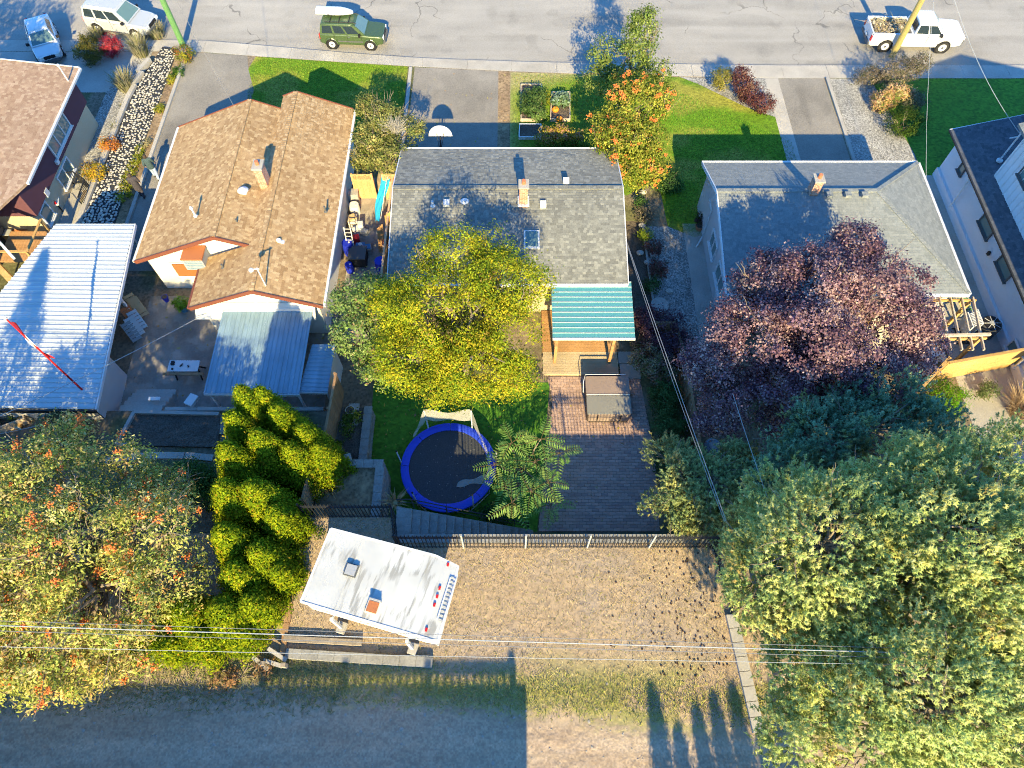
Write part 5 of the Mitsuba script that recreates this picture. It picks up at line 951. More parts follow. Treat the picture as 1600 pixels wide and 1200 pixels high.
def tree(name, label, base, lobes, pal, leaf, per_clump, per_m2=3.0, spread=.3, seed=1, trunk_r=.16, limbs=26, bark='bark', wild=.8, aspect=.55, hole=.12, twigs=60, group=None, cat='tree', up=.5, bare=0, fork=.45, jit=.22, clump_tone=.2):
    r = np.random.default_rng(seed); k = thing(name, label, cat, group); base = np.asarray(base, float); lobes = [tuple(map(float, l)) for l in lobes]
    P, O = clumps(r, lobes, per_m2, hole); cen = np.mean([l[:3] for l in lobes], 0)
    crotch = base + (cen - base) * [fork, fork, fork]; m = MB(); m.tube(limb_curve(r, base - [0, 0, .15], crotch, 6, 0), np.linspace(trunk_r, trunk_r * .75, 6), 9); part(k, 'trunk', m, bark, 40)
    m = MB(); idx = r.choice(len(P), min(limbs, len(P)), replace=False)
    for i in idx:
        c = limb_curve(r, crotch, P[i], 7, .08); m.tube(c, np.linspace(trunk_r * .5, .02, 7), 6)
        for _ in range(twigs // max(1, limbs)):
            q = c[r.integers(3, 7)]; m.tube(limb_curve(r, q, q + unit(P[i] - crotch + r.normal(0, 1.2, 3)) * r.uniform(.4, 1.1), 4, .05), [.02, .014, .01, .004], 4)
    part(k, 'limbs', m, bark, 40)
    n = len(P); m_ = r.poisson(per_clump, n) + 2; I = np.repeat(np.arange(n), m_); N = len(I)
    q = r.normal(0, 1, (N, 3)) * [1, 1, .7]; pos = P[I] + q * spread; out = O[I] * .6 + q * .6 + [0, 0, up]
    cc = pick(r, pal, n) * (1 + r.normal(0, clump_tone, (n, 1))); col = np.where(r.random((N, 1)) < .65, cc[I], pick(r, pal, N)) * (1 + r.normal(0, jit, (N, 1)))
    v, f, c, nn = leaf_mesh(r, pos, out, leaf, np.clip(col, .005, .8), aspect, wild)
    key = numbered(k + '__crown'); scene[key] = ply_n(v, f, 'leaf', c, nn); return k, P, O
def berries(k, P, O, n, seed, rad=.032):
    r = np.random.default_rng(seed); out = P + O * .22; idx = r.choice(len(P), min(n, len(P)), replace=False); vs = []
    for q in range(3):
        m = MB()
        for _ in range(26): m.ball(r.normal(0, .07, 3) * [1, 1, .6], rad * r.uniform(.8, 1.2), 0)
        vs.append(shape(m, 'berry'))
    for j, i in enumerate(idx): scene[numbered(k + '__berry_cluster')] = {**vs[j % 3], 'to_world': at_place(*out[i], r.uniform(0, 6), r.uniform(.7, 1.35))}
def lb(p, rx, ry=None, rz_=None): return (*p, rx, ry or rx, rz_ or rx * .8)

GOLD = [(.36, .36, .025, 4), (.25, .31, .025, 4), (.14, .21, .02, 3), (.46, .37, .03, 2), (.34, .22, .06, .4)]
tree('locust_tree', 'big yellow green tree in the middle of the picture, behind the trampoline', (-2.4, 16.9, 0),
     [lb((-2.78, 17.62, 5.6), 3.0, 2.4, 1.7), lb((-0.28, 18.55, 6.2), 1.9, 1.6, 1.2), lb((-4.41, 15.66, 4.8), 1.7, 1.5, 1.2), lb((-1.37, 15.34, 4.8), 2.2, 1.5, 1.2), lb((-2.37, 19.63, 6.6), 1.7, 1.2, 1.1), lb((0.14, 16.39, 5.2), 1.5, 1.4, 1.2), lb((-0.84, 20.17, 6.6), 1.0, .8, .8), lb((-5.05, 17.76, 5.4), 1.2), lb((-3.04, 14.37, 4), 1.3, .8, .8), lb((0, 14.89, 4.2), 1.2, .8, .9)],
     tone(GOLD, 1.1), .12, 84, 4.4, .25, 41, .2, 34, hole=.22, aspect=.42, twigs=120)
tree('dogwood_tree', 'smaller blue green tree with pinkish tips left of the big yellow one', (-7.0, 18.3, 0),
     [lb((-6.65, 19.4, 3.6), 1.35), lb((-6.96, 17.73, 3.4), 1.3), lb((-5.35, 18.31, 3.6), 1.2), lb((-5.87, 16.42, 3), 1.2), lb((-7.79, 19.62, 3.3), .9)], [(.18, .28, .08, 4), (.26, .36, .11, 4), (.34, .40, .16, 2), (.44, .28, .17, 1), (.09, .16, .05, 2)], .13, 30, 9, .16, 42, .09, 18, hole=.12)
ASH = [(.22, .24, .055, 4), (.33, .31, .09, 4), (.13, .17, .04, 3), (.40, .33, .15, 2.2), (.40, .25, .09, 1.1)]
k, P, O = tree('rowan_tree', 'large rowan tree with orange berry clusters at the lower left', (-14.2, 6.6, UP),
     [(-17.16, 9.01, 6.6, 1.8, 1.8, 1.35), (-14.96, 9.53, 6.2, 1.6, 1.6, 1.2), (-14.81, 6.94, 7.2, 2, 2, 1.5), (-12.73, 7.12, 6.6, 1.7, 1.7, 1.27), (-16.61, 5.74, 6.8, 1.9, 1.9, 1.42), (-13.74, 5.15, 6.6, 1.9, 1.9, 1.42), (-12.14, 5.98, 5.8, 1.4, 1.4, 1.05), (-15.5, 3.85, 5.8, 1.8, 1.8, 1.35), (-17.28, 3.52, 5.2, 1.4, 1.4, 1.05), (-13.35, 3.91, 5.4, 1.4, 1.4, 1.05), (-13.18, 9.08, 5.4, 1.1, 1.1, 0.83), (-17.48, 11.23, 5.6, 1.1, 1.1, 0.83), (-19.45, 7.01, 6.2, 2, 2, 1.5), (-18.99, 4.71, 5.6, 1.8, 1.8, 1.35), (-19.73, 9.23, 6, 1.6, 1.6, 1.2), (-14.7, 3.15, 4.9, 1, 1, 0.75), (-16.6, 2.75, 4.8, 0.9, 0.9, 0.68)],
     tone(ASH, 1.6), .135, 32, 6.2, .2, 43, .24, 60, hole=.24, aspect=.42, twigs=420)
berries(k, P, O, 210, 44)
k, P, O = tree('rowan_tree', 'rowan tree with orange berry clusters on the front lawn', (7.0, 31.0, 0),
     [lb((7.03, 31.95, 4.4), 1.8, 1.5, 1.4), lb((6.47, 30.11, 3.6), 1.9, 1.5, 1.3), lb((7.04, 29.11, 2.8), 1.35), lb((5.37, 31.46, 3.3), 1.1), lb((7.98, 33.77, 4), 1.0), lb((6.5, 33.79, 4.2), 1.0)],
     [(.27, .30, .05, 4), (.37, .36, .06, 3), (.16, .22, .03, 3), (.44, .30, .09, 1)], .13, 36, 8, .19, 45, .12, 22, hole=.16)
berries(k, P, O, 120, 46, .034)
tree('street_tree', 'upright green tree between front lawn and street', (8.25, 37.76, 0),
     [lb((7.48, 37.36, 4.6), 1.0, .9, 1.7), lb((7.02, 36.83, 3.6), 1.1, .9, 1.3), lb((5.61, 37.84, 3.3), .95, .8, 1.1), lb((5.26, 36.81, 2.3), .8, .8, .8), lb((6.34, 36.13, 2.6), .9), lb((7.57, 37.78, 5.4), .75, .7, 1.0), lb((8.89, 36.92, 2.8), .8)], [(.18, .25, .06, 4), (.28, .33, .09, 3), (.12, .17, .04, 3), (.36, .38, .13, 1)], .14, 22, 7, .19, 47, .11, 22, hole=.22)
PURP = [(.14, .08, .10, 4), (.22, .14, .15, 3), (.30, .21, .20, 2.4), (.08, .045, .065, 3), (.36, .27, .24, 1)]
tree('maple_tree', 'large purple leaved maple tree in front of the hip roofed house', (12.8, 16.2, 0),
     [(12.76, 17.9, 6.6, 2, 2, 1.6), (15.13, 18.39, 6.4, 1.8, 1.8, 1.44), (10.18, 16.03, 6, 1.9, 1.9, 1.52), (16.51, 16.95, 5.6, 1.6, 1.6, 1.28), (13.12, 14.78, 6, 1.9, 1.9, 1.52), (9.14, 14.44, 5, 1.5, 1.5, 1.2), (11.47, 13.63, 4.8, 1.7, 1.7, 1.36), (15.13, 14.02, 5.2, 1.5, 1.5, 1.2), (17.75, 16.11, 4.6, 1.1, 1.1, 0.88), (15.19, 20.34, 6.4, 1.1, 1.1, 0.88), (11.19, 18.7, 6, 1.4, 1.4, 1.12), (8.6, 15.62, 4.6, 1.2, 1.2, 0.96), (17.77, 19.16, 5.4, 0.9, 0.9, 0.72), (11.76, 15.07, 7, 1.7, 1.7, 1.36), (8.72, 13.44, 4, 1.2, 1.2, 0.96)],
     tone(PURP, 1.55), .105, 66, 6.5, .20, 48, .2, 34, hole=.30, aspect=.8, twigs=160)
JUN = [(.18, .19, .06, 4), (.10, .13, .04, 3), (.26, .25, .09, 2), (.30, .24, .10, 1)]
tree('juniper_tree', 'olive green juniper with a bare grey patch between the two front yards', (-7.86, 29.96, 0),
     [lb((-7.15, 31.88, 3.6), 1.0), lb((-7.66, 30.81, 3.2), 1.1), lb((-5.8, 31.66, 2.9), .9), lb((-6.78, 30.1, 2.7), 1.1), lb((-8.21, 33.18, 3.4), .75), lb((-8.24, 30.07, 2.5), .8)], tone(JUN, 1.3), .12, 34, 9, .15, 49, .17, 24, twigs=150, hole=.12)
r = np.random.default_rng(50); m = MB(); c0 = np.array((-6.48, 30.9, 4))
for i in range(160):
    d = unit(r.normal(0, 1, 3) + [.2, 0, .7]); m.tube(limb_curve(r, c0 - [0, 0, .6], c0 + d * r.uniform(.3, .9) * [1.2, .9, .7], 5, .05), [.016, .012, .01, .007, .003], 4)
scene[numbered('juniper_tree__bare_twigs')] = shape(m, 'rock_grey')

# pines: needle tufts
def pine(label, base, lobes, seed, pal, n_m2=5.0, tr=.2, group=None, needle=.095):
    r = np.random.default_rng(seed); k = thing('pine_tree', label, 'tree', group); base = np.asarray(base, float); P, O = clumps(r, lobes, n_m2, .22, .5); cen = np.mean([l[:3] for l in lobes], 0)
    top = np.array([cen[0], cen[1], max(l[2] for l in lobes)]); m = MB(); m.tube(limb_curve(r, base - [0, 0, .2], top, 8, 0), np.linspace(tr, .05, 8), 9); part(k, 'trunk', m, 'bark', 40); m = MB()
    for i in r.choice(len(P), min(90, len(P)), replace=False):
        t = np.clip((P[i][2] - .6 - base[2]) / (top[2] - base[2]), .15, .95); a = base + (top - base) * t; c = limb_curve(r, a, P[i], 7, .04); m.tube(c, np.linspace(.055, .014, 7), 5)
        for _ in range(3): q = c[r.integers(3, 7)]; m.tube(limb_curve(r, q, q + unit(P[i] - a + r.normal(0, 1, 3)) * r.uniform(.3, .8), 4, .05), [.016, .012, .009, .004], 4)
    part(k, 'limbs', m, 'bark', 40)
    nt = 13; n = len(P); T_ = np.repeat(np.arange(n), nt); tp = P[T_] + r.normal(0, .175, (n * nt, 3)); td = unit(O[T_] * .8 + [0, 0, .75] + r.normal(0, .35, (n * nt, 3)))
    per = 17; I = np.repeat(np.arange(len(tp)), per); N = len(I); d = unit(td[I] * .4 + r.normal(0, .7, (N, 3))); s = unit(np.cross(d, r.normal(0, 1, (N, 3)))) * (.019 * r.uniform(.8, 1.4, (N, 1)))
    st = tp[I] + td[I] * r.uniform(-.08, .12, (N, 1)); v = np.stack([st - s, st + s, st + d * needle * r.uniform(.7, 1.3, (N, 1))], 1).reshape(-1, 3); f = np.arange(3 * N).reshape(-1, 3)
    tc = pick(r, pal, n)[T_] * (1 + r.normal(0, .16, (n * nt, 1))); c = np.repeat(np.clip(tc[I] * (1 + r.normal(0, .15, (N, 1))), .01, .6), 3, 0)
    nn = np.repeat(unit(unit(tp - P[T_])[I] * .5 + unit(d) * .45 + O[T_][I] * .5), 3, 0); key = numbered(k + '__needles'); scene[key] = ply_n(v, f, 'leaf', c, nn)
PINE = [(.44, .53, .19, 5), (.54, .60, .21, 4), (.64, .63, .21, 2), (.30, .39, .15, 2), (.60, .46, .16, .5)]
BLUEP = [(.22, .36, .22, 5), (.28, .42, .24, 3), (.42, .48, .20, 1.5), (.14, .24, .14, 2)]
def L3(*ps): return [(*p, a, a, a * .72) for p, a in ps]
pine('tall green pine nearest the lane at the lower right corner', (13.8, 2.2, UP), L3(((11.55, 2.24, 9.6), 2.3), ((9.9, 1.33, 8.8), 1.9), ((13.39, 1.17, 8.6), 2.2), ((9.34, 2.79, 7.8), 1.5), ((8.79, 0.91, 7.2), 1.3), ((15.08, 2.87, 8.6), 2.0), ((11.72, 0.23, 7.8), 1.8), ((13.65, -0.56, 7.8), 2)), 61, PINE, 5)
pine('broad green pine in the middle of the right side beside the dry lot', (11.4, 6.6, UP), L3(((9.62, 6.08, 9.4), 2.3), ((8.4, 5.45, 8), 1.8), ((9.43, 7.57, 8), 1.7), ((10.53, 4.67, 8.8), 2.0), ((8.88, 4.41, 7.2), 1.4), ((8.42, 7.06, 6.8), 1.1), ((11.36, 7.44, 8.4), 1.6)), 62, PINE, 5)
pine('large green pine at the right edge beside the yellow fence', (16.6, 8.2, UP), L3(((13.23, 6.03, 9.6), 2.4), ((15.2, 5.6, 9), 2.3), ((13.51, 8.33, 8.4), 1.9), ((15.93, 8.18, 8.2), 2.0), ((11.91, 4.78, 9.2), 2.0), ((18.27, 9.67, 7.4), 1.6), ((13.41, 4.03, 9.2), 2.0), ((16.46, 4.18, 8.4), 2.2)), 63, PINE, 5)
pine('bluish pine reaching over the shaded purple maple', (12.6, 11.2, 0), L3(((11.85, 10.87, 6.4), 1.7), ((14.09, 11.14, 6.4), 1.7), ((10.61, 10, 6), 1.4), ((15.14, 12.89, 6.2), 1.1), ((16.16, 11.23, 6.2), 1.3), ((13.35, 12.43, 6), 1.1), ((9.74, 9.46, 5.4), 1.0)), 64, BLUEP, 6)
pine('small pale green conifer overhanging the brick paving', (8.4, 10.6, 0), L3(((7.03, 10.38, 4.4), 1.1), ((8.04, 9.76, 4.6), 1.2), ((6.64, 9.25, 3.8), .9), ((7.84, 8.72, 3.8), 1.0), ((6.41, 11.55, 3.6), .7), ((5.73, 9.66, 3.4), .45), ((9.03, 10.93, 4.4), .9)), 65, [(.36, .43, .18, 4), (.48, .50, .20, 3), (.54, .46, .18, 1), (.22, .3, .13, 2)], 9, .12, needle=.09)

# golden cedars: plumes of flat sprays
def cedar(label, plumes, seed, base_z, dense=1.0):
    r = np.random.default_rng(seed); k = thing('golden_cedar', label, 'cedar', None); V, F, Cc_, Nn, o = [], [], [], [], 0; tm = MB()
    for (x, y, zt_), rad in plumes:
        h = zt_ - base_z; tm.tube([(x, y, base_z - .1), (x, y, base_z + h * .6), (x, y, zt_ - .2)], [.09, .06, .02], 7); n = int(1150 * dense * rad * h / 2.0)
        t = r.random(n) ** .8; a = r.uniform(0, 2 * np.pi, n); lob = 1 + .13 * np.sin(4 * a + 2.2 * t + seed + x) + .13 * np.sin(7 * a - 3 * t + 2 * seed + y) + .10 * np.sin(13 * a + 5 * t) + .06 * np.sin(23 * a + 9 * t); prof = np.clip(1.12 * np.clip(1 - t, 0, 1) ** .66 * (.62 + .38 * np.minimum(1, t * 3 + .3)), 0, 1.1)
        rr = rad * prof * lob * (.76 + .3 * r.random(n)); p = np.column_stack([x + rr * np.cos(a), y + rr * np.sin(a), base_z + .1 + t * h * 1.0]); out = np.column_stack([np.cos(a), np.sin(a), .35 + .9 * t])
        m_ = 9; I = np.repeat(np.arange(n), m_); pos = p[I] + r.normal(0, .09, (n * m_, 3)); tone = r.normal(0, .2, n)
        tip = np.clip((rr / (rad * prof * lob + 1e-6) - .8) / .22, 0, 1); pal = pick(r, [(.16, .24, .012, 4), (.27, .33, .015, 4), (.37, .38, .02, 2.2), (.08, .14, .01, 3), (.42, .29, .03, .4)], n)
        c = pal[I] * (1 + tone[I] + r.normal(0, .15, n * m_))[:, None]; v, f, cc, nn = leaf_mesh(r, pos, unit(out)[I] + (pos - p[I]) * 5, .105, np.clip(c, .01, .6), .5, .6); Nn.append(nn); V.append(v); F.append(f + o); Cc_.append(cc); o += len(v)
    part(k, 'trunk', tm, 'bark', 40); key = numbered(k + '__crown'); scene[key] = ply_n(np.vstack(V), np.vstack(F), 'leaf', np.vstack(Cc_), np.vstack(Nn))
cedar('bright golden cedar beside the brown fence, uppermost of the cedars', [((-10.6, 12.96, 6.6), .95), ((-10.09, 13.23, 6), .8), ((-9.39, 12.53, 5.8), .95), ((-8.46, 11.97, 5.2), .95), ((-7.88, 11.4, 4.6), .9), ((-8.77, 11.05, 5.4), 1.0), ((-10.85, 11.95, 6.4), .95), ((-9.8, 11.23, 6.2), 1.1)], 71, 1.4)
cedar('big golden cedar in the middle of the cedars beside the dry lot', [((-10.73, 10.52, 6.6), 1.0), ((-10.55, 9.01, 6.6), 1.05), ((-10.3, 7.41, 6.4), 1.0), ((-9.51, 9.01, 6.6), 1.05), ((-8.82, 8.31, 5.8), .95), ((-9.15, 6.89, 5.8), 1.05), ((-9.85, 6.16, 6), 1.0), ((-8.62, 6.41, 5), .8)], 72, 2.2)
cedar('low spreading golden cedar at the lane under the power line', [((-12.66, 4.65, 5.4), .9), ((-11.41, 4.78, 5.8), 1.0), ((-10.12, 4.89, 5.8), 1.0), ((-9.32, 5.19, 5.4), .9), ((-12.27, 3.98, 4.9), .8), ((-10.91, 4.08, 5), .9), ((-9.66, 4.3, 4.9), .8), ((-13.25, 3.85, 4.4), .5)], 73, UP)

# sumac: every frond a part
sm = thing('sumac_tree', 'sumac with long feathery green fronds beside the trampoline', 'tree'); r = np.random.default_rng(81)
S0 = np.array((0.09, 11.97, 0)); S0[2] = 0; m = MB(); tops = []
for q in [(0, 12.63, 2.5), (1.05, 11.87, 2.5), (-0.27, 10.7, 2.5), (1.58, 10.78, 2.5), (0.41, 11.48, 2.5), (-0.77, 11.66, 2.5), (2.12, 12.26, 2.5), (0.81, 10.27, 2.5), (0, 9.7, 2.5), (1.67, 9.98, 2.5), (1.26, 12.63, 2.5)]:
    q = np.array(q) + [0, 0, r.uniform(-.7, .7)]; m.tube(limb_curve(r, S0, q, 6, .05), np.linspace(.06, .022, 6), 7); tops.append(q)
part(sm, 'stem', m, 'bark', 40)
for q in tops:
    for j in range(8):
        a = j * 2 * np.pi / 8 + r.uniform(-.6, .6); L = r.uniform(.6, 1.25); n = 10; t = np.linspace(0, 1, n); droop = r.uniform(.2, .55); rach = q + np.column_stack([np.cos(a) * t * L, np.sin(a) * t * L, .28 * t * L - droop * t ** 2 * L]) + np.outer(t ** 2, r.normal(0, .12, 3)); fr = MB(); base = np.array([(.20, .36, .08), (.28, .44, .11), (.17, .31, .09), (.36, .48, .12)][r.integers(4)])
        fr.tube(rach, np.linspace(.012, .004, n), 4, col=(.22, .16, .08)); d = unit(np.gradient(rach, axis=0)); sdv = unit(np.cross(d, [0, 0, 1.0]))
        for i in range(2, n):
            for s in (-1, 1):
                ln = .30 * math.sin(math.pi * (.18 + .72 * i / n)); dd = unit(d[i] * .45 + sdv[i] * s + [0, 0, -.25]); w = np.cross(dd, [0, 0, 1.0]); w = w / np.linalg.norm(w) * .03; b = rach[i]; fr.add([b, b + dd * ln * .5 + w, b + dd * ln, b + dd * ln * .5 - w], [[0, 1, 2], [0, 2, 3]], base * r.uniform(.75, 1.3))
        part(sm, 'frond', fr, 'leaf')

# shrubs and smaller plants
def shrub(label, lobes, pal, seed, leaf=.1, per=22, dens=16, spread=.1, name='shrub', cat='shrub', stems=10, up=.5, wild=.8, group=None, z0=0.0, aspect=.55):
    r = np.random.default_rng(seed); k = thing(name, label, cat, group); P, O = clumps(r, lobes, dens, .08, .45); cen = np.mean([l[:3] for l in lobes], 0); b = np.array([cen[0], cen[1], z0]); m = MB()
    for i in r.choice(len(P), min(stems, len(P)), replace=False): m.tube(limb_curve(r, b + r.normal(0, .1, 3) * [1, 1, 0], P[i], 5, .08), np.linspace(.03, .008, 5), 5)
    part(k, 'stems', m, 'bark'); n = len(P); I = np.repeat(np.arange(n), per); pos = P[I] + r.normal(0, spread, (len(I), 3)); pos[:, 2] = np.maximum(pos[:, 2], z0 + .03); cc = pick(r, pal, n); col = np.where(r.random((len(I), 1)) < .6, cc[I], pick(r, pal, len(I))) * (1 + r.normal(0, .2, (len(I), 1)))
    v, f, c, nn = leaf_mesh(r, pos, O[I] + [0, 0, up], leaf, np.clip(col, .01, .7), aspect, wild); scene[numbered(k + '__leaves')] = ply_n(v, f, 'leaf', c, nn); return k
def spiky(label, p, n, h, pal, seed, rad=.25, name='ornamental_grass', cat='grass plant', lean=.5, w=.02, group=None):
    r = np.random.default_rng(seed); k = thing(name, label, cat, group); p = np.asarray(p, float); a = r.uniform(0, 2 * np.pi, n); l = lean * r.uniform(.2, 1.2, n) * h; hh = h * r.uniform(.6, 1.1, n); b = p + np.column_stack([np.cos(a), np.sin(a), a * 0]) * (rad * np.sqrt(r.random((n, 1)))); s = np.column_stack([-np.sin(a), np.cos(a), a * 0]) * w
    mid = b + np.column_stack([np.cos(a) * l * .35, np.sin(a) * l * .35, hh * .65]); tip = b + np.column_stack([np.cos(a) * l, np.sin(a) * l, hh]); v = np.stack([b - s, b + s, mid + s * .8, mid - s * .8, tip], 1).reshape(-1, 3); i = np.arange(n)[:, None] * 5; f = np.concatenate([i + [0, 1, 2], i + [0, 2, 3], i + [3, 2, 4]], 1).reshape(-1, 3)
    c = np.repeat(pick(r, pal, n) * r.uniform(.75, 1.25, (n, 1)), 5, 0); scene[numbered(k + '__blades')] = mikit.ply((v, f), 'leaf', False, color=c); part(k, 'tuft_base', MB().cyl((p[0], p[1], p[2] - .02), rad * .8, .08, 10, rad * .5), 'straw'); return k
BARB = [(.16, .06, .06, 4), (.24, .12, .09, 2), (.10, .04, .05, 3), (.30, .20, .14, 1)]
GRN = [(.07, .14, .02, 4), (.12, .2, .03, 3), (.18, .24, .04, 2), (.04, .09, .015, 2)]
YG = [(.34, .36, .04, 4), (.42, .36, .04, 3), (.2, .26, .03, 2)]
shrub('yellow green shrub on the gravel wedge, left of the purple ones', L3(((13.54, 38.83, 0.9), .75)), [(.30, .27, .06, 4), (.2, .2, .05, 3), (.36, .28, .1, 1)], 101)
shrub('tall purple shrub beside the yellow green one', L3(((14.73, 38.2, 1.1), .8), ((15.08, 37.55, 0.8), .8), ((14.48, 38.65, 1.5), .5)), BARB, 102)
shrub('lower purple shrub at the end of the gravel wedge', L3(((15.79, 36.78, 0.7), .75)), BARB, 103)
for i, (px, py) in enumerate(((1136, 98), (1152, 96), (1168, 100), (1182, 104))): pass
shrub('wide grey brown shrub leaning over the sidewalk at the truck', [(*(24.59, 39.3, 1.2), 1.7, .9, .8), (*(23.11, 39.21, 0.8), 1.0, .7, .6), (*(26.21, 39.93, 1.2), .8, .7, .6)], [(.22, .18, .14, 4), (.14, .12, .08, 3), (.30, .25, .2, 2), (.12, .13, .06, 2)], 104, .09)
shrub('peach flowered hydrangea bush at the right', [(*(24.27, 37.37, 0.8), 1.1, .8, .7), (*(23.38, 37.02, 0.6), .7, .7, .6)], [(.55, .40, .16, 4), (.58, .34, .2, 3), (.2, .25, .06, 2), (.6, .47, .27, 2)], 105, .13)
shrub('dull grey green bush between hydrangea and round bush', [(*(25.24, 36.77, 0.8), .8, .7, .6)], [(.14, .14, .09, 4), (.2, .19, .13, 3), (.09, .1, .05, 2)], 106)
shrub('round dark green clipped bush on the shaded lawn', [(*(24.21, 34.91, 0.8), 1.25, 1.0, .8)], [(.06, .11, .02, 4), (.10, .15, .03, 3), (.04, .07, .015, 3)], 107, .08, 26)
shrub('yellow and pink hydrangea in front of the grey roofed house', [(*(3.09, 33.57, 0.9), 1.3, .65, .55), (*(2.13, 33.63, 0.8), .7, .6, .5)], [(.46, .36, .05, 4), (.55, .30, .14, 3), (.58, .34, .22, 2), (.16, .2, .04, 2)], 108, .13)
shrub('dark green low hedge against the front of the grey roofed house', [(*(3.1, 32.92, 0.5), 2.0, .5, .5)], GRN, 109)
shrub('leafy purple shrub at the corner of the gravel path', L3(((7.45, 19.1, 1.6), 1.2), ((8.16, 18.11, 1.4), 1.0), ((6.78, 19.88, 1.3), .8)), [(.10, .045, .07, 4), (.16, .09, .10, 3), (.07, .05, .08, 3), (.22, .16, .15, 1)], 110)
shrub('variegated pink and cream shrub beside the deck', L3(((6.61, 17.86, 1.2), .85), ((7.17, 17.01, 1.1), .8)), [(.30, .28, .17, 4), (.28, .18, .15, 3), (.14, .17, .06, 3), (.42, .38, .26, 1)], 111)
shrub('dark green climbing hedge along the sunlit brown fence', [(*(7.35, 15.65, 1), .75, .9, .9), (*(7.32, 13.96, 1), .8, 1.0, .9), (*(7.29, 12.35, 1), .8, .9, .9)], [(.04, .10, .03, 4), (.07, .15, .05, 3), (.10, .19, .07, 2)], 112, .1, 26)
shrub('bright green mound in front of the yellow panel fence', [(*(20.84, 15.64, 0.7), 1.2, 1.0, .75)], [(.12, .30, .015, 4), (.2, .36, .02, 3), (.07, .2, .015, 2)], 113, .08, 26)
shrub('pale leafy plant by the cedar fence at the right edge', L3(((23.3, 16.2, 0.5), .5)), [(.2, .25, .1, 4), (.1, .15, .05, 3)], 114)
spiky('dead straw coloured brush at the right edge', (24.77, 15.3, 0), 320, 1.3, [(.45, .33, .2, 3), (.55, .44, .3, 2), (.3, .2, .12, 1)], 115, .6, 'dead_brush', 'brush', .8)
for i, (lbl, px, py, n, h, rad) in enumerate([('tall grey green grass clump near the silver car', 222, 85, 260, 1.25, .5), ('grey grass clump in the middle of the left gravel', 198, 138, 260, 1.15, .5), ('dry grass clump beside the green pole', 245, 55, 200, .8, .6), ('pale yucca in the lower left planting', 184, 205, 70, .6, .15), ('small yellow tuft above the yucca', 195, 172, 70, .5, .15), ('dry grass tuft left of the red shrub', 152, 60, 160, .7, .4)]):
    spiky(lbl, (-25.05, 42.43, 0) if i == 0 else (-25.17, 39, 0) if i == 1 else (-24.56, 44.49, 0) if i == 2 else (-24.66, 34.99, 0) if i == 3 else (-24.74, 36.92, 0) if i == 4 else (-28.58, 44.14, 0), n, h, [(.26, .25, .15, 4), (.36, .33, .22, 3), (.20, .22, .08, 2), (.42, .36, .2, 1)], 120 + i, rad, w=.025)
shrub('bright red shrub near the silver car', [(*(-26.96, 42.59, 0.6), .75, .9, .55)], [(.42, .04, .06, 4), (.5, .10, .12, 2), (.28, .03, .04, 2)], 130)
shrub('dark olive shrub left of the red one', L3(((-28, 41.51, 0.8), .9), ((-28.46, 42.64, 0.8), .6)), [(.12, .12, .03, 4), (.2, .17, .04, 3), (.06, .07, .02, 3)], 131)
shrub('orange shrub on the coping of the left yard', [(*(-24.4, 33.25, 0.5), .6, .5, .4)], [(.5, .17, .04, 4), (.55, .26, .06, 3), (.4, .3, .05, 1)], 132)
shrub('golden yellow shrub below the orange one', [(*(-24.76, 31, 0.5), .75, .7, .45)], [(.5, .35, .04, 4), (.52, .24, .05, 2), (.3, .28, .04, 2)], 133)
shrub('yellow and red shrub at the foot of the green pole', [(*(-21.89, 41.8, 0.5), .65, .6, .5)], [(.34, .32, .04, 3), (.36, .14, .04, 2), (.14, .17, .03, 3)], 134)
for i, (px, py, a, lbl) in enumerate(((278, 112, .5, 'green mat plant near the top of the curb bed'), (268, 124, .35, 'lime plant second from the top of the curb bed'), (249, 170, .35, 'lime plant alone in the middle of the curb bed'), (228, 222, .3, 'pale straw plant in the curb bed'), (218, 236, .4, 'lime green plant above the yellow ones in the curb bed'), (212, 254, .5, 'yellow plant beside the walking people'), (200, 275, .45, 'lime plant beside the dark clothed person'), (193, 300, .6, 'long yellow green plant at the lower end of the curb bed'))):
    c = {0: (-22.1, 40.45, 0.15), 1: (-22.35, 39.68, 0.15), 2: (-22.45, 36.85, 0.15), 3: (-22.54, 33.86, 0.15), 4: (-22.74, 33.08, 0.15), 5: (-22.72, 32.11, 0.15), 6: (-22.88, 31, 0.15), 7: (-22.8, 29.71, 0.15)}[i]
    shrub(lbl, [(*c, a * .85, a * 1.3, .2)], [(.1, .2, .03, 4), (.06, .14, .02, 2)] if i == 0 else [(.4, .36, .2, 3)] if i == 3 else YG, 140 + i, .08, 16, 26, .06, name='bed_plant', cat='plant', stems=3)
for i, (px, py, a, pal, lbl) in enumerate(((1045, 285, .9, 0, 'dark green bush in the shade at the foot of the berry tree'), (1008, 335, .55, 1, 'dry pinkish grass bush in the side bed'), (1008, 366, .4, 2, 'bright lime plant in the side bed'), (1020, 385, .5, 3, 'dull reddish plant below the lime one'), (1028, 420, .6, 3, 'dark red bush lower in the side bed'), (1018, 445, .5, 0, 'dark green plant above the small gate fence'), (1000, 315, .4, 0, 'small green plant against the shaded house wall'))):
    c = {0: (9.21, 30.23, 0.4), 1: (7.62, 27.83, 0.3), 2: (7.48, 26.36, 0.3), 3: (7.83, 25.48, 0.3), 4: (7.95, 23.92, 0.3), 5: (7.5, 22.84, 0.3), 6: (7.41, 28.81, 0.3)}[i]
    shrub(lbl, [(*c, a, a, a * .7)], ([(.06, .13, .04, 4), (.1, .19, .06, 3)], [(.3, .24, .18, 4), (.2, .2, .12, 2)], [(.3, .38, .04, 4)], [(.2, .08, .07, 4), (.12, .1, .07, 2)])[pal], 160 + i, .1, 18, 18)
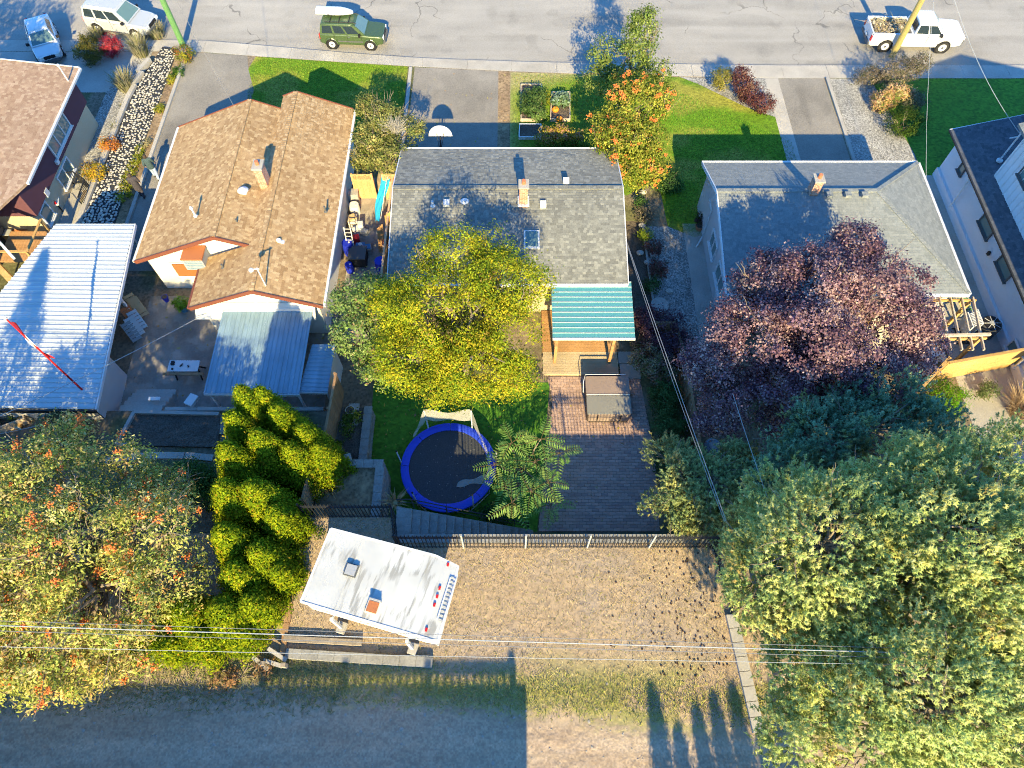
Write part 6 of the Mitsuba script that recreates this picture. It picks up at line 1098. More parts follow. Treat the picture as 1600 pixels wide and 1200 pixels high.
# raised vegetable beds on the worn lawn
for i, (pts, lbl) in enumerate([([(0.59, 39.12), (1.93, 39.12), (1.86, 35.85), (0.57, 35.85)], 'wooden framed bed full of green leaves on the front lawn'), ([(2.58, 38.38), (3.74, 38.38), (3.64, 35.85), (2.42, 35.85)], 'wooden framed bed with cabbages and pumpkins on the front lawn'), ([(0.48, 35.39), (1.81, 35.39), (1.79, 34.25), (0.44, 34.25)], 'empty white framed bed in the house shade')]):
    k = thing('raised_bed', lbl, 'garden bed')
    for j in range(4): part(k, 'frame_board', MB().beam((*pts[j], .12), (*pts[(j + 1) % 4], .12), .06, .24), 'wood_pergola' if i < 2 else 'trim_white')
    part(k, 'soil', MB().prism(pts, .006, .16), 'soil')
shrub('mass of green bean leaves in the left raised bed', [(*(1.14, 37.02, 0.5), .65, 1.2, .4), (*(1.63, 37.62, 0.5), .6, .8, .4), (*(1.53, 36.2, 0.4), .6, .6, .35)], [(.09, .17, .05, 4), (.14, .22, .07, 3), (.06, .12, .03, 2), (.2, .26, .1, 1)], 180, .13)
shrub('pale blue green cabbage leaves in the right raised bed', [(*(3.1, 37.33, 0.4), .5, .6, .3)], [(.28, .38, .26, 4), (.2, .3, .18, 3), (.14, .24, .08, 2)], 181, .2)
for i, p in enumerate(((2.76, 36.67, 0.25), (2.97, 35.79, 0.25))):
    k = thing('pumpkin', ('orange pumpkin above the cabbages bed corner', 'orange pumpkin nearest the yellow hydrangea')[i], 'pumpkin'); m = MB()
    for a in range(8): m.ball((p[0] + .1 * math.cos(a * .785), p[1] + .1 * math.sin(a * .785), p[2]), (.12, .12, .15), 1)
    part(k, 'fruit', m, 'flower_pumpkin', True); part(k, 'stalk', MB().cyl((p[0], p[1], p[2] + .12), .025, .1, 6), 'pole_green')
shrub('small yellow green plant between the two raised beds', [(*(2.3, 37.75, 0.3), .3, .45, .25)], YG, 182, .1, 16, 20)
spiky('cut yellow stump sprouts on the raised planter', (-7.86, 10.66, 2.05), 60, .55, [(.5, .4, .22, 3), (.42, .32, .18, 2)], 190, .25, 'cut_stump', 'stump', 1.1, .035)
spiky('cut yellow stump sprouts at the head of the stairs', (-5.01, 10.06, 1.8), 40, .5, [(.5, .4, .22, 3), (.42, .32, .18, 2)], 191, .2, 'cut_stump', 'stump', 1.2, .035)
shrub('green plants among the planter pots by the brown fence', [(*(-7.29, 14.48, 1.3), .3, .35, .25), (*(-7.68, 13.75, 1.3), .35, .3, .25)], GRN + YG, 192, .1, 12, 20, z0=.95)
shrub('dark shaded bush below the rowan at the garden edge', [(*(-13.63, 10.95, 2.6), 1.0, .8, .6), (*(-12.66, 10.23, 2.6), .8, .7, .6)], [(.05, .12, .03, 4), (.09, .18, .05, 3)], 193, .11, z0=2.0)
shrub('shaded leafy bush behind the carport', [(*(-20.59, 13.33, 2), 1.0, .9, .8)], [(.14, .15, .07, 4), (.2, .19, .11, 3), (.08, .1, .04, 3)], 194, .11, z0=1.0)
shrub('green weed clump beside the camper corner', [(*(-7.73, 8.31, 3.3), .35, .4, .12)], GRN, 195, .08, 10, 16, z0=UP)
shrub('dry rusty weeds at the lane edge below the cedars', [(*(-10.48, 2.9, 3.4), .7, .4, .25), (*(-9.04, 3.23, 3.4), .5, .35, .25)], [(.36, .2, .1, 4), (.3, .22, .12, 3), (.2, .16, .07, 2)], 196, .1, 14, 14, z0=UP)
shrub('dark ferny plant between stairs and sumac', [(*(-0.71, 9.95, 0.5), .8, .5, .4)], [(.03, .08, .03, 4), (.05, .11, .04, 2)], 197, .12, 14, 14)
# trees outside the picture whose shade falls into it
tree('shade_tree', 'broad tree outside the left edge of the picture', (-33, 29.0, 0), [(-32.5, 30, 7.5, 2.6, 3.0, 2.4), (-35.5, 31, 7, 3, 3, 2.2), (-38, 30, 6.5, 3, 3, 2.2)], GRN, .22, 16, 4, .3, 201, .25, 20)
tree('shade_tree', 'broad tree outside the lower left corner of the picture', (-21.5, -3, UP), [(-21.5, -3, 8.5, 3, 3, 2.6), (-25, -1, 8, 3, 3, 2.4)], GRN, .22, 14, 4, .3, 202, .25, 20)
r = np.random.default_rng(203)
for i in range(7):
    x = 5.6 + i * .72; h = 4.1 + r.uniform(-.5, .5)
    cedar(f'columnar cedar {["first", "second", "third", "fourth", "fifth", "sixth", "seventh"][i]} from the left in a row behind the lane, outside the picture', [((x, -5.6 + r.uniform(-.2, .2), UP + h), .62)], 210 + i, UP, .5)

cedar('tall cedar outside the left edge of the picture, shading the carport', [((-22.6, 8.6, 10.6), 1.5), ((-24.2, 8.4, 8.2), 1.4), ((-26.4, 8.6, 7.6), 1.6)], 230, 2.0, .3)

# ------------------------------------------------------------------ poles and wires
def wire(label, a, b, sag, rad=.012, m='wire', n=24, cat='cable', group=None):
    a, b = np.asarray(a, float), np.asarray(b, float); t = np.linspace(0, 1, n)[:, None]; p = a + (b - a) * t - np.array([0, 0, 1.0]) * 4 * sag * t * (1 - t)
    return whole('overhead_wire', MB().tube(p, rad, 5), m, label, cat, group)
def util_pole(label, x, y, z, h, r0, m, arm=True, lean=(0, 0)):
    k = thing('utility_pole', label, 'utility pole'); top = np.array([x + lean[0], y + lean[1], z + h]); part(k, 'shaft', MB().tube([(x, y, z - .3), top], [r0, r0 * .7], 12), m)
    if arm:
        part(k, 'crossarm', MB().beam(top + [-1.1, 0, -.4], top + [1.1, 0, -.4], .1, .12), m)
        for s in (-1, -.4, .4, 1): part(k, 'insulator', MB().cyl(top + [s, 0, -.34], .05, .16, 8), 'grey')
    return k, top
k1, t1 = util_pole('green stained utility pole at the top left of the street', -22.5, 43.4, 0, 10.5, .2, 'pole_green'); k2, t2 = util_pole('olive wooden utility pole beside the white pickup', 25.75, 42.35, 0, 10.5, .2, 'pole_wood')
k3, t3 = util_pole('lane utility pole hidden in the pine at the lower right', 9.6, 3.0, UP, 5.6, .13, 'wood_grey', False)
A0, A1 = (10.99, 2.85, 10), (-13.05, 3.48, 10.6)
d = (np.array(A1) - np.array(A0)); far_ = np.array(A0) + d * 1.8
for i, (o, s, rr_, mm, lb_) in enumerate(((0, .25, .015, 'wire_pale', 'thick pale power cable over the lane, upper of the bundle'), (-.13, .3, .009, 'wire', 'thin dark cable of the lane bundle'), (.12, .22, .008, 'wire', 'dark cable just above the thick pale one'), (-.3, .55, .008, 'wire_pale', 'pale sagging cable along the lane, lowest of the bundle'))):
    wire(lb_, np.array(A0) + [0, o, 0], far_ + [0, o * (1 if i < 3 else 2.2), 0], s, rr_, mm)
H1 = np.array((5.72, 23.8, 3.15)); H2 = np.array((8.74, 1.15, 9))
wire('pale service cable from the middle house to the lane pole', H1, (7.38, 7.5, 7.2), .1, .013, 'wire_pale'); wire('second service cable beside the pale one', H1 + [.0, -.1, 0], (7.32, 7.5, 7.2), .3, .010, 'wire_pale'); wire('service cable continuing over the pines', (7.38, 7.5, 7.2), (9.6, 3.0, 8.7), .1, .012, 'wire')
wire('thin cable over the purple maple', (8.08, 12.07, 8), (8.42, 7.81, 8.6), .05, .009, 'wire_pale')
wire('cable from the street to the white house mast', (23.79, 38.08, 8), (26.4, 28.9, 5.1), .5, .014, 'wire_pale'); wire('cable hanging over the shaded lawn', (22.99, 37.49, 8), (22, 27.18, 3.2), .3, .011, 'wire_pale')
wire('thin cable crossing the left driveway', (-17.62, 35.27, 9), (-15.29, 31.95, 4.4), .3, .012, 'wire'); wire('pale clothes line over the patio', (-21.28, 12.89, 4.5), (-14.85, 19.58, 2.4), .15, .016, 'wire_pale'); wire('second pale line over the patio', (-21.64, 12.25, 4), (-20.21, 12.88, 3.6), .02, .012, 'wire_pale')

# ------------------------------------------------------------------ flag on its pole
fl = thing('flagpole', 'red tipped leaning flagpole behind the carport', 'flagpole'); f0, f1 = np.array((-19.23, 14.86, 1)), np.array((-20.6, 16.09, 7))
part(fl, 'pole', MB().tube([f0, f1], [.05, .03], 8), 'lamp_red'); part(fl, 'finial', MB().ball(f1, .07), 'white')
fg = thing('flag', 'limp red and white flag hanging on the leaning pole', 'flag'); V = []
u_ = (f0 - f1) / np.linalg.norm(f0 - f1)
for i in range(13):
    for j in range(6): t = i / 12; w = j / 5; V.append(f1 + u_ * (.2 + 2.2 * t) + np.array([.10 * w * math.sin(3 * w + 5 * t) + .06, .12 * w * math.cos(6 * t), -.28 * w - .03 * math.sin(9 * t)]))
f = [[i * 6 + j, (i + 1) * 6 + j, (i + 1) * 6 + j + 1] for i in range(12) for j in range(5)] + [[i * 6 + j, (i + 1) * 6 + j + 1, i * 6 + j + 1] for i in range(12) for j in range(5)]
for nm, lo, hi, mt in (('red_band', 0, 4, 'red'), ('white_band', 4, 8, 'white'), ('red_band', 8, 12, 'red')):
    part(fg, nm, MB().add(V, [q for q in f if lo <= q[0] // 6 < hi]), mt, True)

# ------------------------------------------------------------------ left patio
wt = thing('work_table', 'trestle table with a white sheet top on the left patio', 'table'); p = np.array((-16.21, 17.48, 0.8))
part(wt, 'top', MB().box(p, (1.5, .62, .05)), 'trim_white'); part(wt, 'front_plank', MB().box(p + [0.05, -.42, -.05], (2.0, .14, .05)), 'wood_brown')
for s in (-.6, .65):
    for a in (-.25, .25): part(wt, 'trestle_leg', MB().beam(p + [s, 0, -.04], p + [s + .05, a * 1.4, -.79], .05, .08), 'black')
for i, (dx, dy, sz) in enumerate(((-.55, .12, (.16, .2, .1)), (-.1, .02, (.2, .05, .04)), (.25, -.05, (.12, .06, .04)), (-.5, -.2, (.08, .08, .06)))):
    whole('tool', MB().box(p + [dx, dy, .06], sz, rz=i).box(p + [dx + .04, dy, .09], np.array(sz) * .6, rz=i + .5), 'black', ('dark power tool at the left end of the table', 'black hand tool lying in the middle of the table', 'small dark tool near the right end of the table', 'dark jar at the lower left of the table')[i], 'tool')
def chair(label, p, a, m1, m2='steel'):
    k = thing('chair', label, 'chair'); tf = at_place(*p, a)
    part(k, 'seat', MB().box((0, 0, .44), (.48, .46, .06)), m1, to=tf); part(k, 'backrest', MB().box((-.25, 0, .74), (.05, .46, .5)), m1, to=tf)
    for x in (-.22, .22):
        for y in (-.2, .2): part(k, 'leg', MB().cyl((x, y, 0), .018, .44, 6), m2, to=tf)
    for y in (-.25, .25): part(k, 'armrest', MB().beam((-.22, y, .62), (.2, y, .62), .04, .03).cyl((.2, y, .42), .015, .2, 6), m1, to=tf)
def long_cushion(label, p, q, w, t, m):
    k = thing('lounge_cushion', label, 'cushion'); p, q = np.array(p), np.array(q); n = 3
    for i in range(n): a, b = p + (q - p) * (i / n + .01), p + (q - p) * ((i + 1) / n - .01); part(k, 'pad', MB().beam(a, b, w, t), m)
for i, (px, py, m) in enumerate(((209, 474, 'tan'), (216, 480, 'tan'), (204, 494, 'orange'), (214, 500, 'trim_white'), (210, 510, 'trim_white'), (205, 518, 'wire_pale'))):
    c = np.array({0: (-19.8, 21.4, 0.6), 1: (-19.51, 21.16, 0.6), 2: (-19.63, 20.45, 0.8), 3: (-19.36, 20.35, 0.6), 4: (-19.39, 19.96, 0.6), 5: (-19.54, 19.71, 0.5)}[i])
    lbl = ('brown slatted folding chair, farthest of the leaning stack', 'brown slatted folding chair second in the leaning stack', 'orange lounge pad leaning at the carport edge', 'white slatted chair beside the orange pad', 'white slatted chair below the other white one', 'grey blue slatted chair nearest in the leaning stack')[i]
    k = thing('folding_chair', lbl, 'folding chair')
    R_ = rotz(-.9) @ np.array([[math.cos(.9), 0, math.sin(.9)], [0, 1, 0], [-math.sin(.9), 0, math.cos(.9)]])
    for j in range(6): part(k, 'slat', MB().box(c + R_ @ [-.45 + j * .18, 0, 0], (.15, .5, .04), R=R_), m)
    for s in (-1, 1): part(k, 'rail', MB().beam(c + R_ @ [-.55, s * .23, -.04], c + R_ @ [.55, s * .23, -.04], .04, .04), 'steel' if i > 2 else m)
def pot(label, p, r_, h, m, plant=None, seed=1, hgt=.4):
    k = thing('plant_pot', label, 'plant pot'); p = np.asarray(p, float); part(k, 'pot', MB().tube([p, p + [0, 0, h * .9], p + [0, 0, h]], [r_ * .72, r_, r_ * 1.05], 16), m); part(k, 'soil', MB().cyl(p + [0, 0, h - .02], r_ * .9, .03, 12), 'soil')
    if plant: shrub('plant growing in the ' + label, [(p[0], p[1], p[2] + h + hgt * .4, r_ * 1.5, r_ * 1.5, hgt)], plant, seed, .09, 14, 30, .06, name='potted_plant', cat='plant', stems=4, z0=p[2] + h)
pot('blue pot with bright green leaves by the white gable wall', (-17.37, 21.42, 0), .28, .4, 'pot_blue', [(.2, .38, .04, 4), (.12, .26, .03, 2)], 301)
pot('small dark blue pot at the foot of the white gable wall', (-18.46, 22, 0), .16, .35, 'blue_barrel'); pot('terracotta pot on the planter by the brown fence', (-7.66, 14.25, 0.95), .2, .3, 'terracotta', GRN, 302, .25); pot('cream pot on the planter near the lawn', (-7.61, 14.82, 0.95), .22, .3, 'cream'); pot('grey pot nearest the block pillar', (-7.95, 12.85, 0.95), .25, .35, 'dark_grey', GRN, 303, .2)
pot('dark pot beside the right hand house wall', (10.8, 27.29, 0), .3, .4, 'dark_grey', [(.1, .05, .06, 3), (.05, .08, .03, 3)], 304, .3); pot('terracotta ring pot near the dark one', (10.65, 27, 0), .25, .3, 'terracotta')
for i, c in enumerate(((-7.51, 15.12, 0.97), (-7.74, 14.26, 1), (-7.48, 14.29, 1), (-7.28, 11.95, 2.25))):
    whole('slab', MB().box(c, (.5, .34, .08), rz=.1 * i), 'concrete', ('sunlit pale slab at the top end of the planter', 'pale slab among the planter pots', 'second pale slab among the planter pots', 'sunlit square slab on the wall pillar')[i], 'slab')
bn = thing('box', 'white box lying on the slabs behind the patio wall', 'box'); p = np.array((-15.17, 15.34, 1.2)); part(bn, 'body', MB().box(p, (.4, .55, .2), rz=-.4), 'trim_white'); part(bn, 'lid', MB().box(p + [0, 0, .11], (.43, .58, .03), rz=-.4), 'trim_white')
wd = thing('timber', 'short white board on the garden walk', 'board'); part(wd, 'plank', MB().box((-17.05, 15.51, 1.08), (.55, .18, .05)), 'white')
cf = thing('cold_frame', 'square wooden frame with green inside behind the carport', 'cold frame'); p = np.array((-23.45, 14.56, 1))
for a in range(4): R_ = rotz(.45 + a * math.pi / 2); part(cf, 'frame_board', MB().box(p + R_ @ [.62, 0, .25], (.07, 1.3, .5), R=R_), 'wood_pergola')
part(cf, 'soil', MB().box(p + [0, 0, .05], (1.15, 1.15, .1), rz=.45), 'soil')
shrub('green seedlings inside the wooden cold frame', [(p[0] + .1, p[1] + .1, p[2] + .25, .4, .4, .15)], GRN, 310, .1, 12, 26, z0=1.05)
for i, c in enumerate(((-22.87, 14.69, 1), (-22.59, 14.69, 1), (-22.98, 14.23, 1))): 
    c = np.array(c); k = thing('log', ('round orange log beside the cold frame', 'second orange log right of the cold frame', 'short log below the cold frame')[i], 'log'); part(k, 'wood', MB().tube([c + [0, -.3, .16], c + [0, .3, .16]], .16, 12), 'wood_cedar'); part(k, 'cut_end', MB().tube([c + [0, -.305, .16], c + [0, -.3, .16]], .15, 12), 'cream')
lp = thing('lumber_pile', 'pile of old planks along the back of the carport', 'lumber pile'); r = random.Random(6)
for i in range(26): c = np.array((-22.42, 15.16, 1.15)) + [r.uniform(-1.6, 2.2), r.uniform(-.35, .35), r.uniform(0, .35)]; part(lp, 'plank', MB().box(c, (r.uniform(1.2, 2.4), .13, .04), rz=r.uniform(-.35, .1)), r.choice(('wood_grey', 'wood_brown', 'wood_pergola', 'wood_grey')))

# ------------------------------------------------------------------ clutter in the side passage between the houses
def barrel(label, p, r_, h, m): k = thing('barrel', label, 'barrel'); p = np.asarray(p, float); part(k, 'drum', MB().tube([p, p + [0, 0, h * .3], p + [0, 0, h * .5], p + [0, 0, h * .7], p + [0, 0, h]], [r_ * .9, r_, r_ * 1.02, r_, r_ * .9], 18), m, 40); part(k, 'rim', MB().cyl(p + [0, 0, h], r_ * .93, .03, 18), m); part(k, 'bung', MB().cyl(p + [r_ * .4, 0, h + .03], .05, .03, 8), 'white')
barrel('blue drum by the tan roofed house wall', (-9.03, 25.23, 0), .3, .9, 'blue_barrel'); barrel('blue drum nearest the small tree', (-7.1, 23.98, 0), .32, .9, 'blue_barrel'); barrel('small blue drum low by the white wall', (-8.86, 23.98, 0), .22, .6, 'blue_barrel'); barrel('white drum in the middle of the passage', (-9.04, 28.26, 0), .3, .6, 'white')
def clutter(name, label, cat, p, parts): 
    k = thing(name, label, cat); p = np.asarray(p, float)
    for nm, c, d, m, a in parts: part(k, nm, MB().box(p + c, d, rz=a), m)
clutter('bucket', 'red container among the passage clutter', 'container', (-8.73, 26.06, 0), [('body', (0, 0, .2), (.35, .3, .4), 'red', .3), ('lid', (0, 0, .42), (.38, .33, .05), 'red', .3)])
clutter('crate', 'blue crate with white items beside the blue drum', 'crate', (-8.41, 25.46, 0), [('body', (0, 0, .2), (.5, .45, .4), 'pot_blue', .1), ('content', (0, .05, .43), (.2, .2, .1), 'white', .5), ('content', (.1, -.12, .43), (.15, .12, .08), 'wire_pale', .9)])
clutter('crate', 'pale blue tub right of the blue crate', 'crate', (-8.01, 25.37, 0), [('body', (0, 0, .2), (.4, .4, .4), 'wire_pale', .2), ('lid', (0, 0, .42), (.34, .34, .04), 'pot_blue', .2)])
clutter('basin', 'yellow basin on a pale stand in the passage', 'basin', (-9.05, 27.38, 0), [('stand', (0, 0, .25), (.5, .5, .5), 'cream', .1), ('bowl', (0, 0, .55), (.4, .4, .12), 'tan', .5)])
clutter('box', 'white boxes heaped in the middle of the passage', 'boxes', (-8.64, 26.62, 0), [('carton', (-.15, .1, .2), (.45, .35, .4), 'white', .4), ('carton', (.3, 0, .16), (.4, .3, .32), 'grey', -.3), ('carton', (.1, .3, .3), (.3, .3, .6), 'trim_white', .1)])
clutter('tote_bin', 'dark green lidded bin in the shaded passage', 'bin', (-8.44, 24.69, 0), [('body', (0, 0, .35), (.9, .9, .7), 'rubber_sheet', 0), ('lid', (0, 0, .72), (.95, .95, .05), 'dark_grey', 0)])
clutter('box', 'grey cabinet near the orange gate panel', 'cabinet', (-9.12, 29.05, 0), [('body', (0, 0, .4), (.5, .45, .8), 'grey', .1), ('top', (0, 0, .82), (.55, .5, .05), 'wire_pale', .1)])
ld = thing('ladder', 'aluminium ladder leaning by the white wall in the passage', 'ladder'); a, b = np.array((-9.02, 24.97, 0.1)), np.array((-9.11, 25.72, 1.6))
for s in (0, .35): part(ld, 'stile', MB().beam(a + [s, 0, 0], b + [s, 0, 0], .05, .04), 'steel')
for i in range(8): part(ld, 'rung', MB().beam(a + (b - a) * (i + .5) / 8, a + (b - a) * (i + .5) / 8 + [.35, 0, 0], .03, .03), 'steel')
for i, (px, py, h) in enumerate(((596, 372, 1.4), (600, 395, 1.5), (592, 350, 1.3))):
    c = np.array({0: (-7.21, 25.48, 1), 1: (-6.89, 24.67, 1), 2: (-6.8, 26.12, 1.3)}[i]); k = thing('lumber_stack', ('orange brown planks standing against the plank fence', 'dark red planks at the lower end of the plank fence', 'yellow topped board standing by the grey roof')[i], 'planks'); mm = ('wood_stain', 'trim_maroon', 'wood_cedar')[i]
    for j in range(4): part(k, 'plank', MB().beam(c + [j * .1 - .15, -.25, -.9], c + [j * .09 - .1, .35, .4 + .1 * j], .09, .035), mm)
tp = thing('tarpaulin', 'torn bright blue tarpaulin hanging on the passage fence', 'tarpaulin'); a0, a1 = np.array((-7.17, 29.66, 1.6)), np.array((-7.56, 26.81, 0.9))
V = []
for i in range(15):
    for j in range(5): t, w = i / 14, j / 4; V.append(a0 + (a1 - a0) * t + np.array([(w - .5) * (.55 - .3 * t) + .08 * math.sin(7 * t), .05 * math.sin(11 * t + 3 * w), .12 * math.sin(8 * w + 5 * t)]))
part(tp, 'sheet', MB().add(V, [[i * 5 + j, (i + 1) * 5 + j, (i + 1) * 5 + j + 1] for i in range(14) for j in range(4)] + [[i * 5 + j, (i + 1) * 5 + j + 1, i * 5 + j + 1] for i in range(14) for j in range(4)]), 'tarp', True)
part(tp, 'rope', MB().tube([a0 + [.2, .1, .2], a0 + [.1, -.8, .1], a1 + [.25, 0, .1]], .02, 5), 'trim_white')

# ------------------------------------------------------------------ basketball hoop, far left porch
hp = thing('basketball_hoop', 'fan shaped white backboard hoop standing behind the grey roof', 'basketball hoop'); p = np.array((-4.12, 31.98, 2.35)); bb = MB()
P_ = [(p[0] + .68 * math.cos(t), p[1] + .02, p[2] - .1 + .72 * math.sin(t)) for t in np.linspace(0, math.pi, 14)]
part(hp, 'backboard', MB().slab([np.array(q) for q in P_], .05), 'white'); part(hp, 'pole', MB().tube([(p[0], p[1] - .9, 0), (p[0], p[1] - .9, 1.7), (p[0], p[1] - .06, 2.3)], .05, 8), 'black'); part(hp, 'strut', MB().beam((p[0] - .2, p[1] - .06, 2.5), (p[0], p[1] - .9, 1.75), .03, .03).beam((p[0] + .2, p[1] - .06, 2.5), (p[0], p[1] - .9, 1.75), .03, .03), 'black')
part(hp, 'rim', MB().tube([(p[0] + .23 * math.cos(t), p[1] + .35 + .23 * math.sin(t), 2.3) for t in np.linspace(0, 2 * math.pi, 19)], .012, 5), 'orange'); part(hp, 'base', MB().box((p[0], p[1] - 1.0, .1), (.8, .7, .2)), 'black')
pr = thing('porch', 'wooden porch with steps at the far left house', 'porch')
zf = 1.3
for i in range(14): part(pr, 'floor_board', MB().span(-27.3 + i * .16, -27.3 + i * .16 + .15, 23.6, 25.7, zf - .05, zf), 'wood_stain')
for i in range(5): part(pr, 'step', MB().span(-25.05 + i * .34, -24.75 + i * .34, 22.6, 24.4, zf - .2 - i * .24 - .05, zf - .2 - i * .24), 'wood_pergola')
for s in (22.7, 24.3): part(pr, 'stringer', MB().beam((-25.1, s, zf - .2), (-23.4, s, .1), .06, .24), 'wood_stain')
part(pr, 'hand_rail', MB().beam((-27.3, 23.5, zf + .95), (-25.1, 23.5, zf + .95), .14, .06).beam((-25.1, 23.5, zf + .95), (-25.1, 25.7, zf + .95), .12, .05), 'wood_cedar'); part(pr, 'roof_beam', MB().beam((-28.5, 25.9, 4.0), (-24.9, 22.4, 3.1), .12, .3), 'trim_white'); part(pr, 'side_beam', MB().beam((-27.8, 23.9, 2.4), (-25.6, 21.9, 1.9), .3, .1), 'wood_cedar')
for i in range(4): part(pr, 'awning_slat', MB().beam((-29.5, 25.2 - i * .5, 3.6), (-27.6 + i * .35, 25.0 - i * .5, 3.6), .22, .04), 'white' if i % 2 == 0 else 'siding_plum')
for p_ in ((-25.15, 23.5), (-27.2, 23.5), (-25.1, 25.6)): part(pr, 'post', MB().span(p_[0] - .05, p_[0] + .05, p_[1] - .05, p_[1] + .05, 0, zf + .95), 'wood_cedar')
whole('porch_terrace', MB().prism([(-27.29, 29.7), (-25.9, 29.7), (-24.8, 28.55), (-24.85, 27.24), (-25.53, 27.05), (-26.68, 27.82)], 0, .06), 'concrete', 'pale stained slab at the foot of the porch steps', 'slab', kind='structure')
fn = thing('iron_railing', 'black iron railing around the far left basement steps', 'railing')
Q = [np.array(q) for q in [(-26.67, 30.27, 0), (-25.55, 30.47, 0), (-24.69, 29.86, 0), (-24.65, 28.45, 0)]]
for a, b in zip(Q[:-1], Q[1:]):
    part(fn, 'rail', MB().beam(a + [0, 0, 1.0], b + [0, 0, 1.0], .05, .05), 'iron'); part(fn, 'rail', MB().beam(a + [0, 0, .15], b + [0, 0, .15], .04, .04), 'iron'); n = max(2, int(np.linalg.norm(b - a) / .14))
    for i in range(n): part(fn, 'baluster', MB().beam(a + (b - a) * i / n + [0, 0, .1], a + (b - a) * i / n + [0, 0, 1.0], .025, .025), 'iron')
tb = thing('table', 'small table heaped with white and pink things at the porch', 'table'); p = np.array((-26.34, 28.38, 0.7)); part(tb, 'top', MB().box(p, (.9, .7, .05), rz=.3), 'trim_white')
for sx in (-.35, .35):
    for sy in (-.25, .25): part(tb, 'leg', MB().box(p + rotz(.3) @ [sx, sy, -.36], (.05, .05, .68)), 'black')
for i, (c, m) in enumerate(((( -.15, .1, .1), 'white'), ((.15, .12, .09), 'terracotta'), ((.05, -.15, .1), 'cream'), ((.28, -.1, .07), 'lamp_red'))): whole('parcel', MB().box(p + c, (.26, .2, .16), rz=i * .7).box(p + np.array(c) + [0, 0, .09], (.2, .15, .03), rz=i * .7 + .2), m, ('white parcel on the porch table', 'reddish parcel on the porch table', 'cream parcel on the porch table', 'red parcel on the porch table')[i], 'parcel')
chair('tan chair under the far left porch', (-28.39, 28.95, 0), .4, 'tan', 'black'); chair('second tan chair nearer the porch steps', (-27.88, 28.55, 0), .3, 'tan', 'black'); chair('orange chair in the shade behind the board fence', (-28.34, 27.29, 0), 1.0, 'orange', 'steel'); chair('pale chair in the shade at the left edge', (-29.04, 27.62, 0), 2.0, 'wire_pale', 'steel')
gt = thing('grill', 'black covered grill in the shade at the left edge', 'grill'); p = np.array((-28.56, 26.06, 0)); part(gt, 'cabinet', MB().box(p + [0, 0, .4], (.8, .5, .8)), 'black'); part(gt, 'hood', MB().tube([p + [-.38, 0, .85], p + [.38, 0, .85]], .24, 12), 'dark_grey')
for s in (-.5, .5): part(gt, 'side_shelf', MB().box(p + [s * 1.2, 0, .78], (.36, .45, .04)), 'grey')
wc = thing('wheelbarrow', 'red wheelbarrow standing behind the grey board fence', 'wheelbarrow'); p = np.array((-27.54, 26.67, 0)); part(wc, 'tray', MB().loft([[(p[0] + x * s_, p[1] + y * s_, p[2] + z) for x, y in ((-.4, -.3), (.5, -.25), (.5, .25), (-.4, .3))] for s_, z in ((.6, .3), (1, .6))]), 'rust'); part(wc, 'wheel', MB().tube([p + [.55, -.05, .2], p + [.55, .05, .2]], .2, 14), 'tyre')
for s in (-.25, .25): part(wc, 'handle', MB().beam(p + [.5, s * .4, .25], p + [-.9, s, .6], .04, .04), 'wood_brown'); part(wc, 'leg', MB().beam(p + [-.3, s, .5], p + [-.3, s, 0], .03, .03), 'steel')
# right hand details
gr = thing('drain_grid', 'dark slatted panel lying under the pergola', 'panel'); c = np.array((23.32, 19.56, 0.3))
for i in range(6): part(gr, 'slat', MB().box(c + [i * .14 - .4, 0, 0], (.07, .9, .05)), 'black')
part(gr, 'frame', MB().box(c + [-.05, .45, .0], (1.0, .05, .06)).box(c + [-.05, -.45, .0], (1.0, .05, .06)), 'black')
ps = thing('side_rail', 'green grey slatted fence between the right hand houses', 'fence')
for i in range(40): part(ps, 'slat', MB().box((23.6, 20.9 + i * .17, .75), (.5, .05, .05)), 'pole_green')
for s in (-.25, .25): part(ps, 'rail', MB().beam((23.6 + s, 20.8, .72), (23.6 + s, 27.7, .72), .06, .05), 'grey')
for i in range(4): part(ps, 'post', MB().span(23.55, 23.65, 20.9 + i * 2.2, 21.0 + i * 2.2, 0, .7), 'grey')
dr_ = thing('drum', 'upright blue grey cylinder tank behind the brown fence', 'tank'); p = np.array((9.16, 12.93, 0)); part(dr_, 'tank', MB().tube([p, p + [0, 0, 1.3], p + [0, 0, 1.4]], [.4, .4, .3], 20), 'metal_blue_grey', 40); part(dr_, 'lid', MB().cyl(p + [0, 0, 1.4], .2, .05, 12), 'grey')
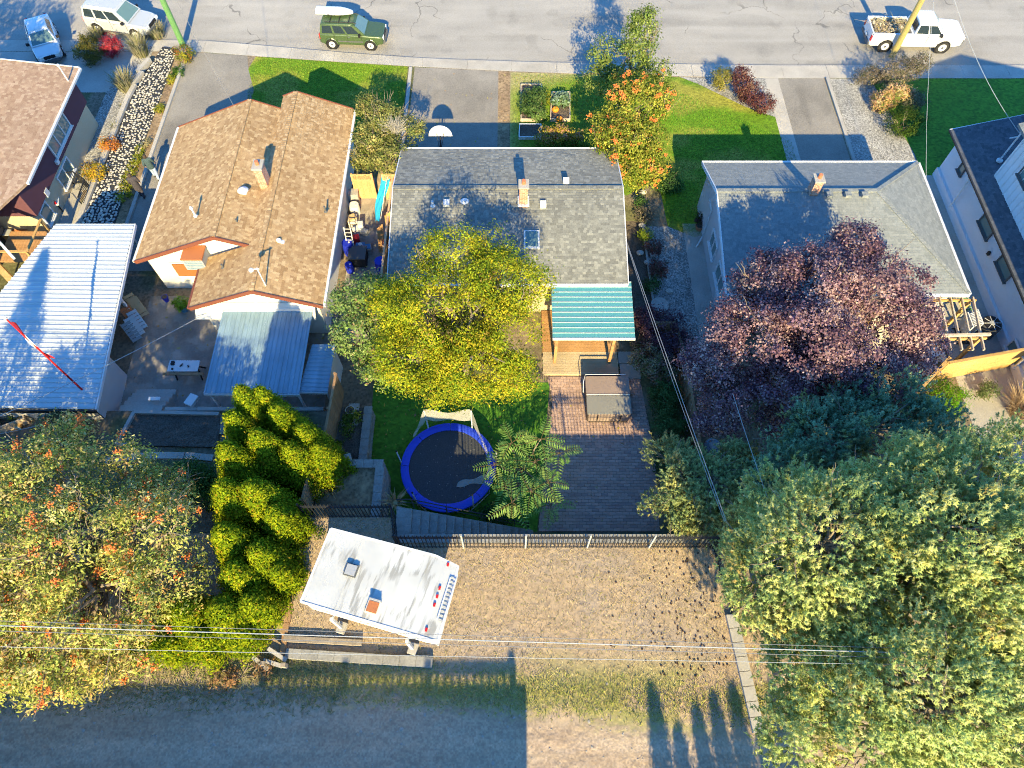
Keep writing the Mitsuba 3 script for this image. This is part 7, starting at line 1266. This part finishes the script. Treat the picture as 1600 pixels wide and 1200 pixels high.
k = thing('table', 'white garden table under the pergola edge', 'table'); p = np.array((20.92, 18.41, 0.72)); part(k, 'top', MB().box(p, (1.3, .8, .05), rz=.3), 'white')
for sx in (-.5, .5):
    for sy in (-.3, .3): part(k, 'leg', MB().box(p + rotz(.3) @ [sx, sy, -.37], (.06, .06, .7)), 'white')
k = thing('white_canopy_pot', 'round pale stone planter beside the short gate fence', 'planter'); p = np.array((7.75, 21.37, 0)); part(k, 'bowl', MB().tube([p, p + [0, 0, .45], p + [0, 0, .55]], [.25, .45, .47], 18), 'concrete'); part(k, 'soil', MB().cyl(p + [0, 0, .5], .4, .03, 16), 'soil')
pts_ = [(7.71, 29.76, 0.1), (7.12, 25.2, 0.1), (7.82, 25.06, 0.1), (7.48, 24.52, 0.1), (8.48, 22.6, 0.05), (7.41, 27.2, 0.1)]
for i, c in enumerate(pts_): whole('garden_rock', MB().ball(c, (.22, .17, .13), 1), 'rock_white', ('pale rock at the top of the side bed', 'pale rock by the wall in the side bed', 'white rock next to the gravel path', 'flat pale rock low in the side bed', 'small white rock on the gravel path', 'pale rock beside the dry grass bush')[i], 'rock')
r = np.random.default_rng(77)
mb = MB()
for i in range(1400):
    c = np.array([r.uniform(-6.6, 1), r.uniform(9.6, 16.8), .02]) if i < 500 else np.array([r.uniform(-17, 8), r.uniform(33, 40.5), .02]) if i < 700 else np.array([r.uniform(1.4, 6.4), r.uniform(9.6, 21), .075]) if i < 800 else np.array([r.uniform(-19, -9.5), r.uniform(15.4, 22), .02])
    if 800 <= i and r.random() < .6: continue
    d_ = r.normal(0, .03, 3) * [1, 1, .2]; e_ = r.normal(0, .03, 3) * [1, 1, .2]; mb.add([c - d_, c + e_, c + d_, c - e_], [[0, 1, 2], [0, 2, 3]], col=np.array([(.4, .32, .05), (.36, .2, .06), (.3, .3, .06), (.25, .15, .08)][r.integers(4)]))
key = numbered('fallen_leaves'); scene[key] = shape(mb, 'painted'); lab(key, 'fallen yellow and brown leaves scattered over lawns and paving', 'leaves', kind='stuff')
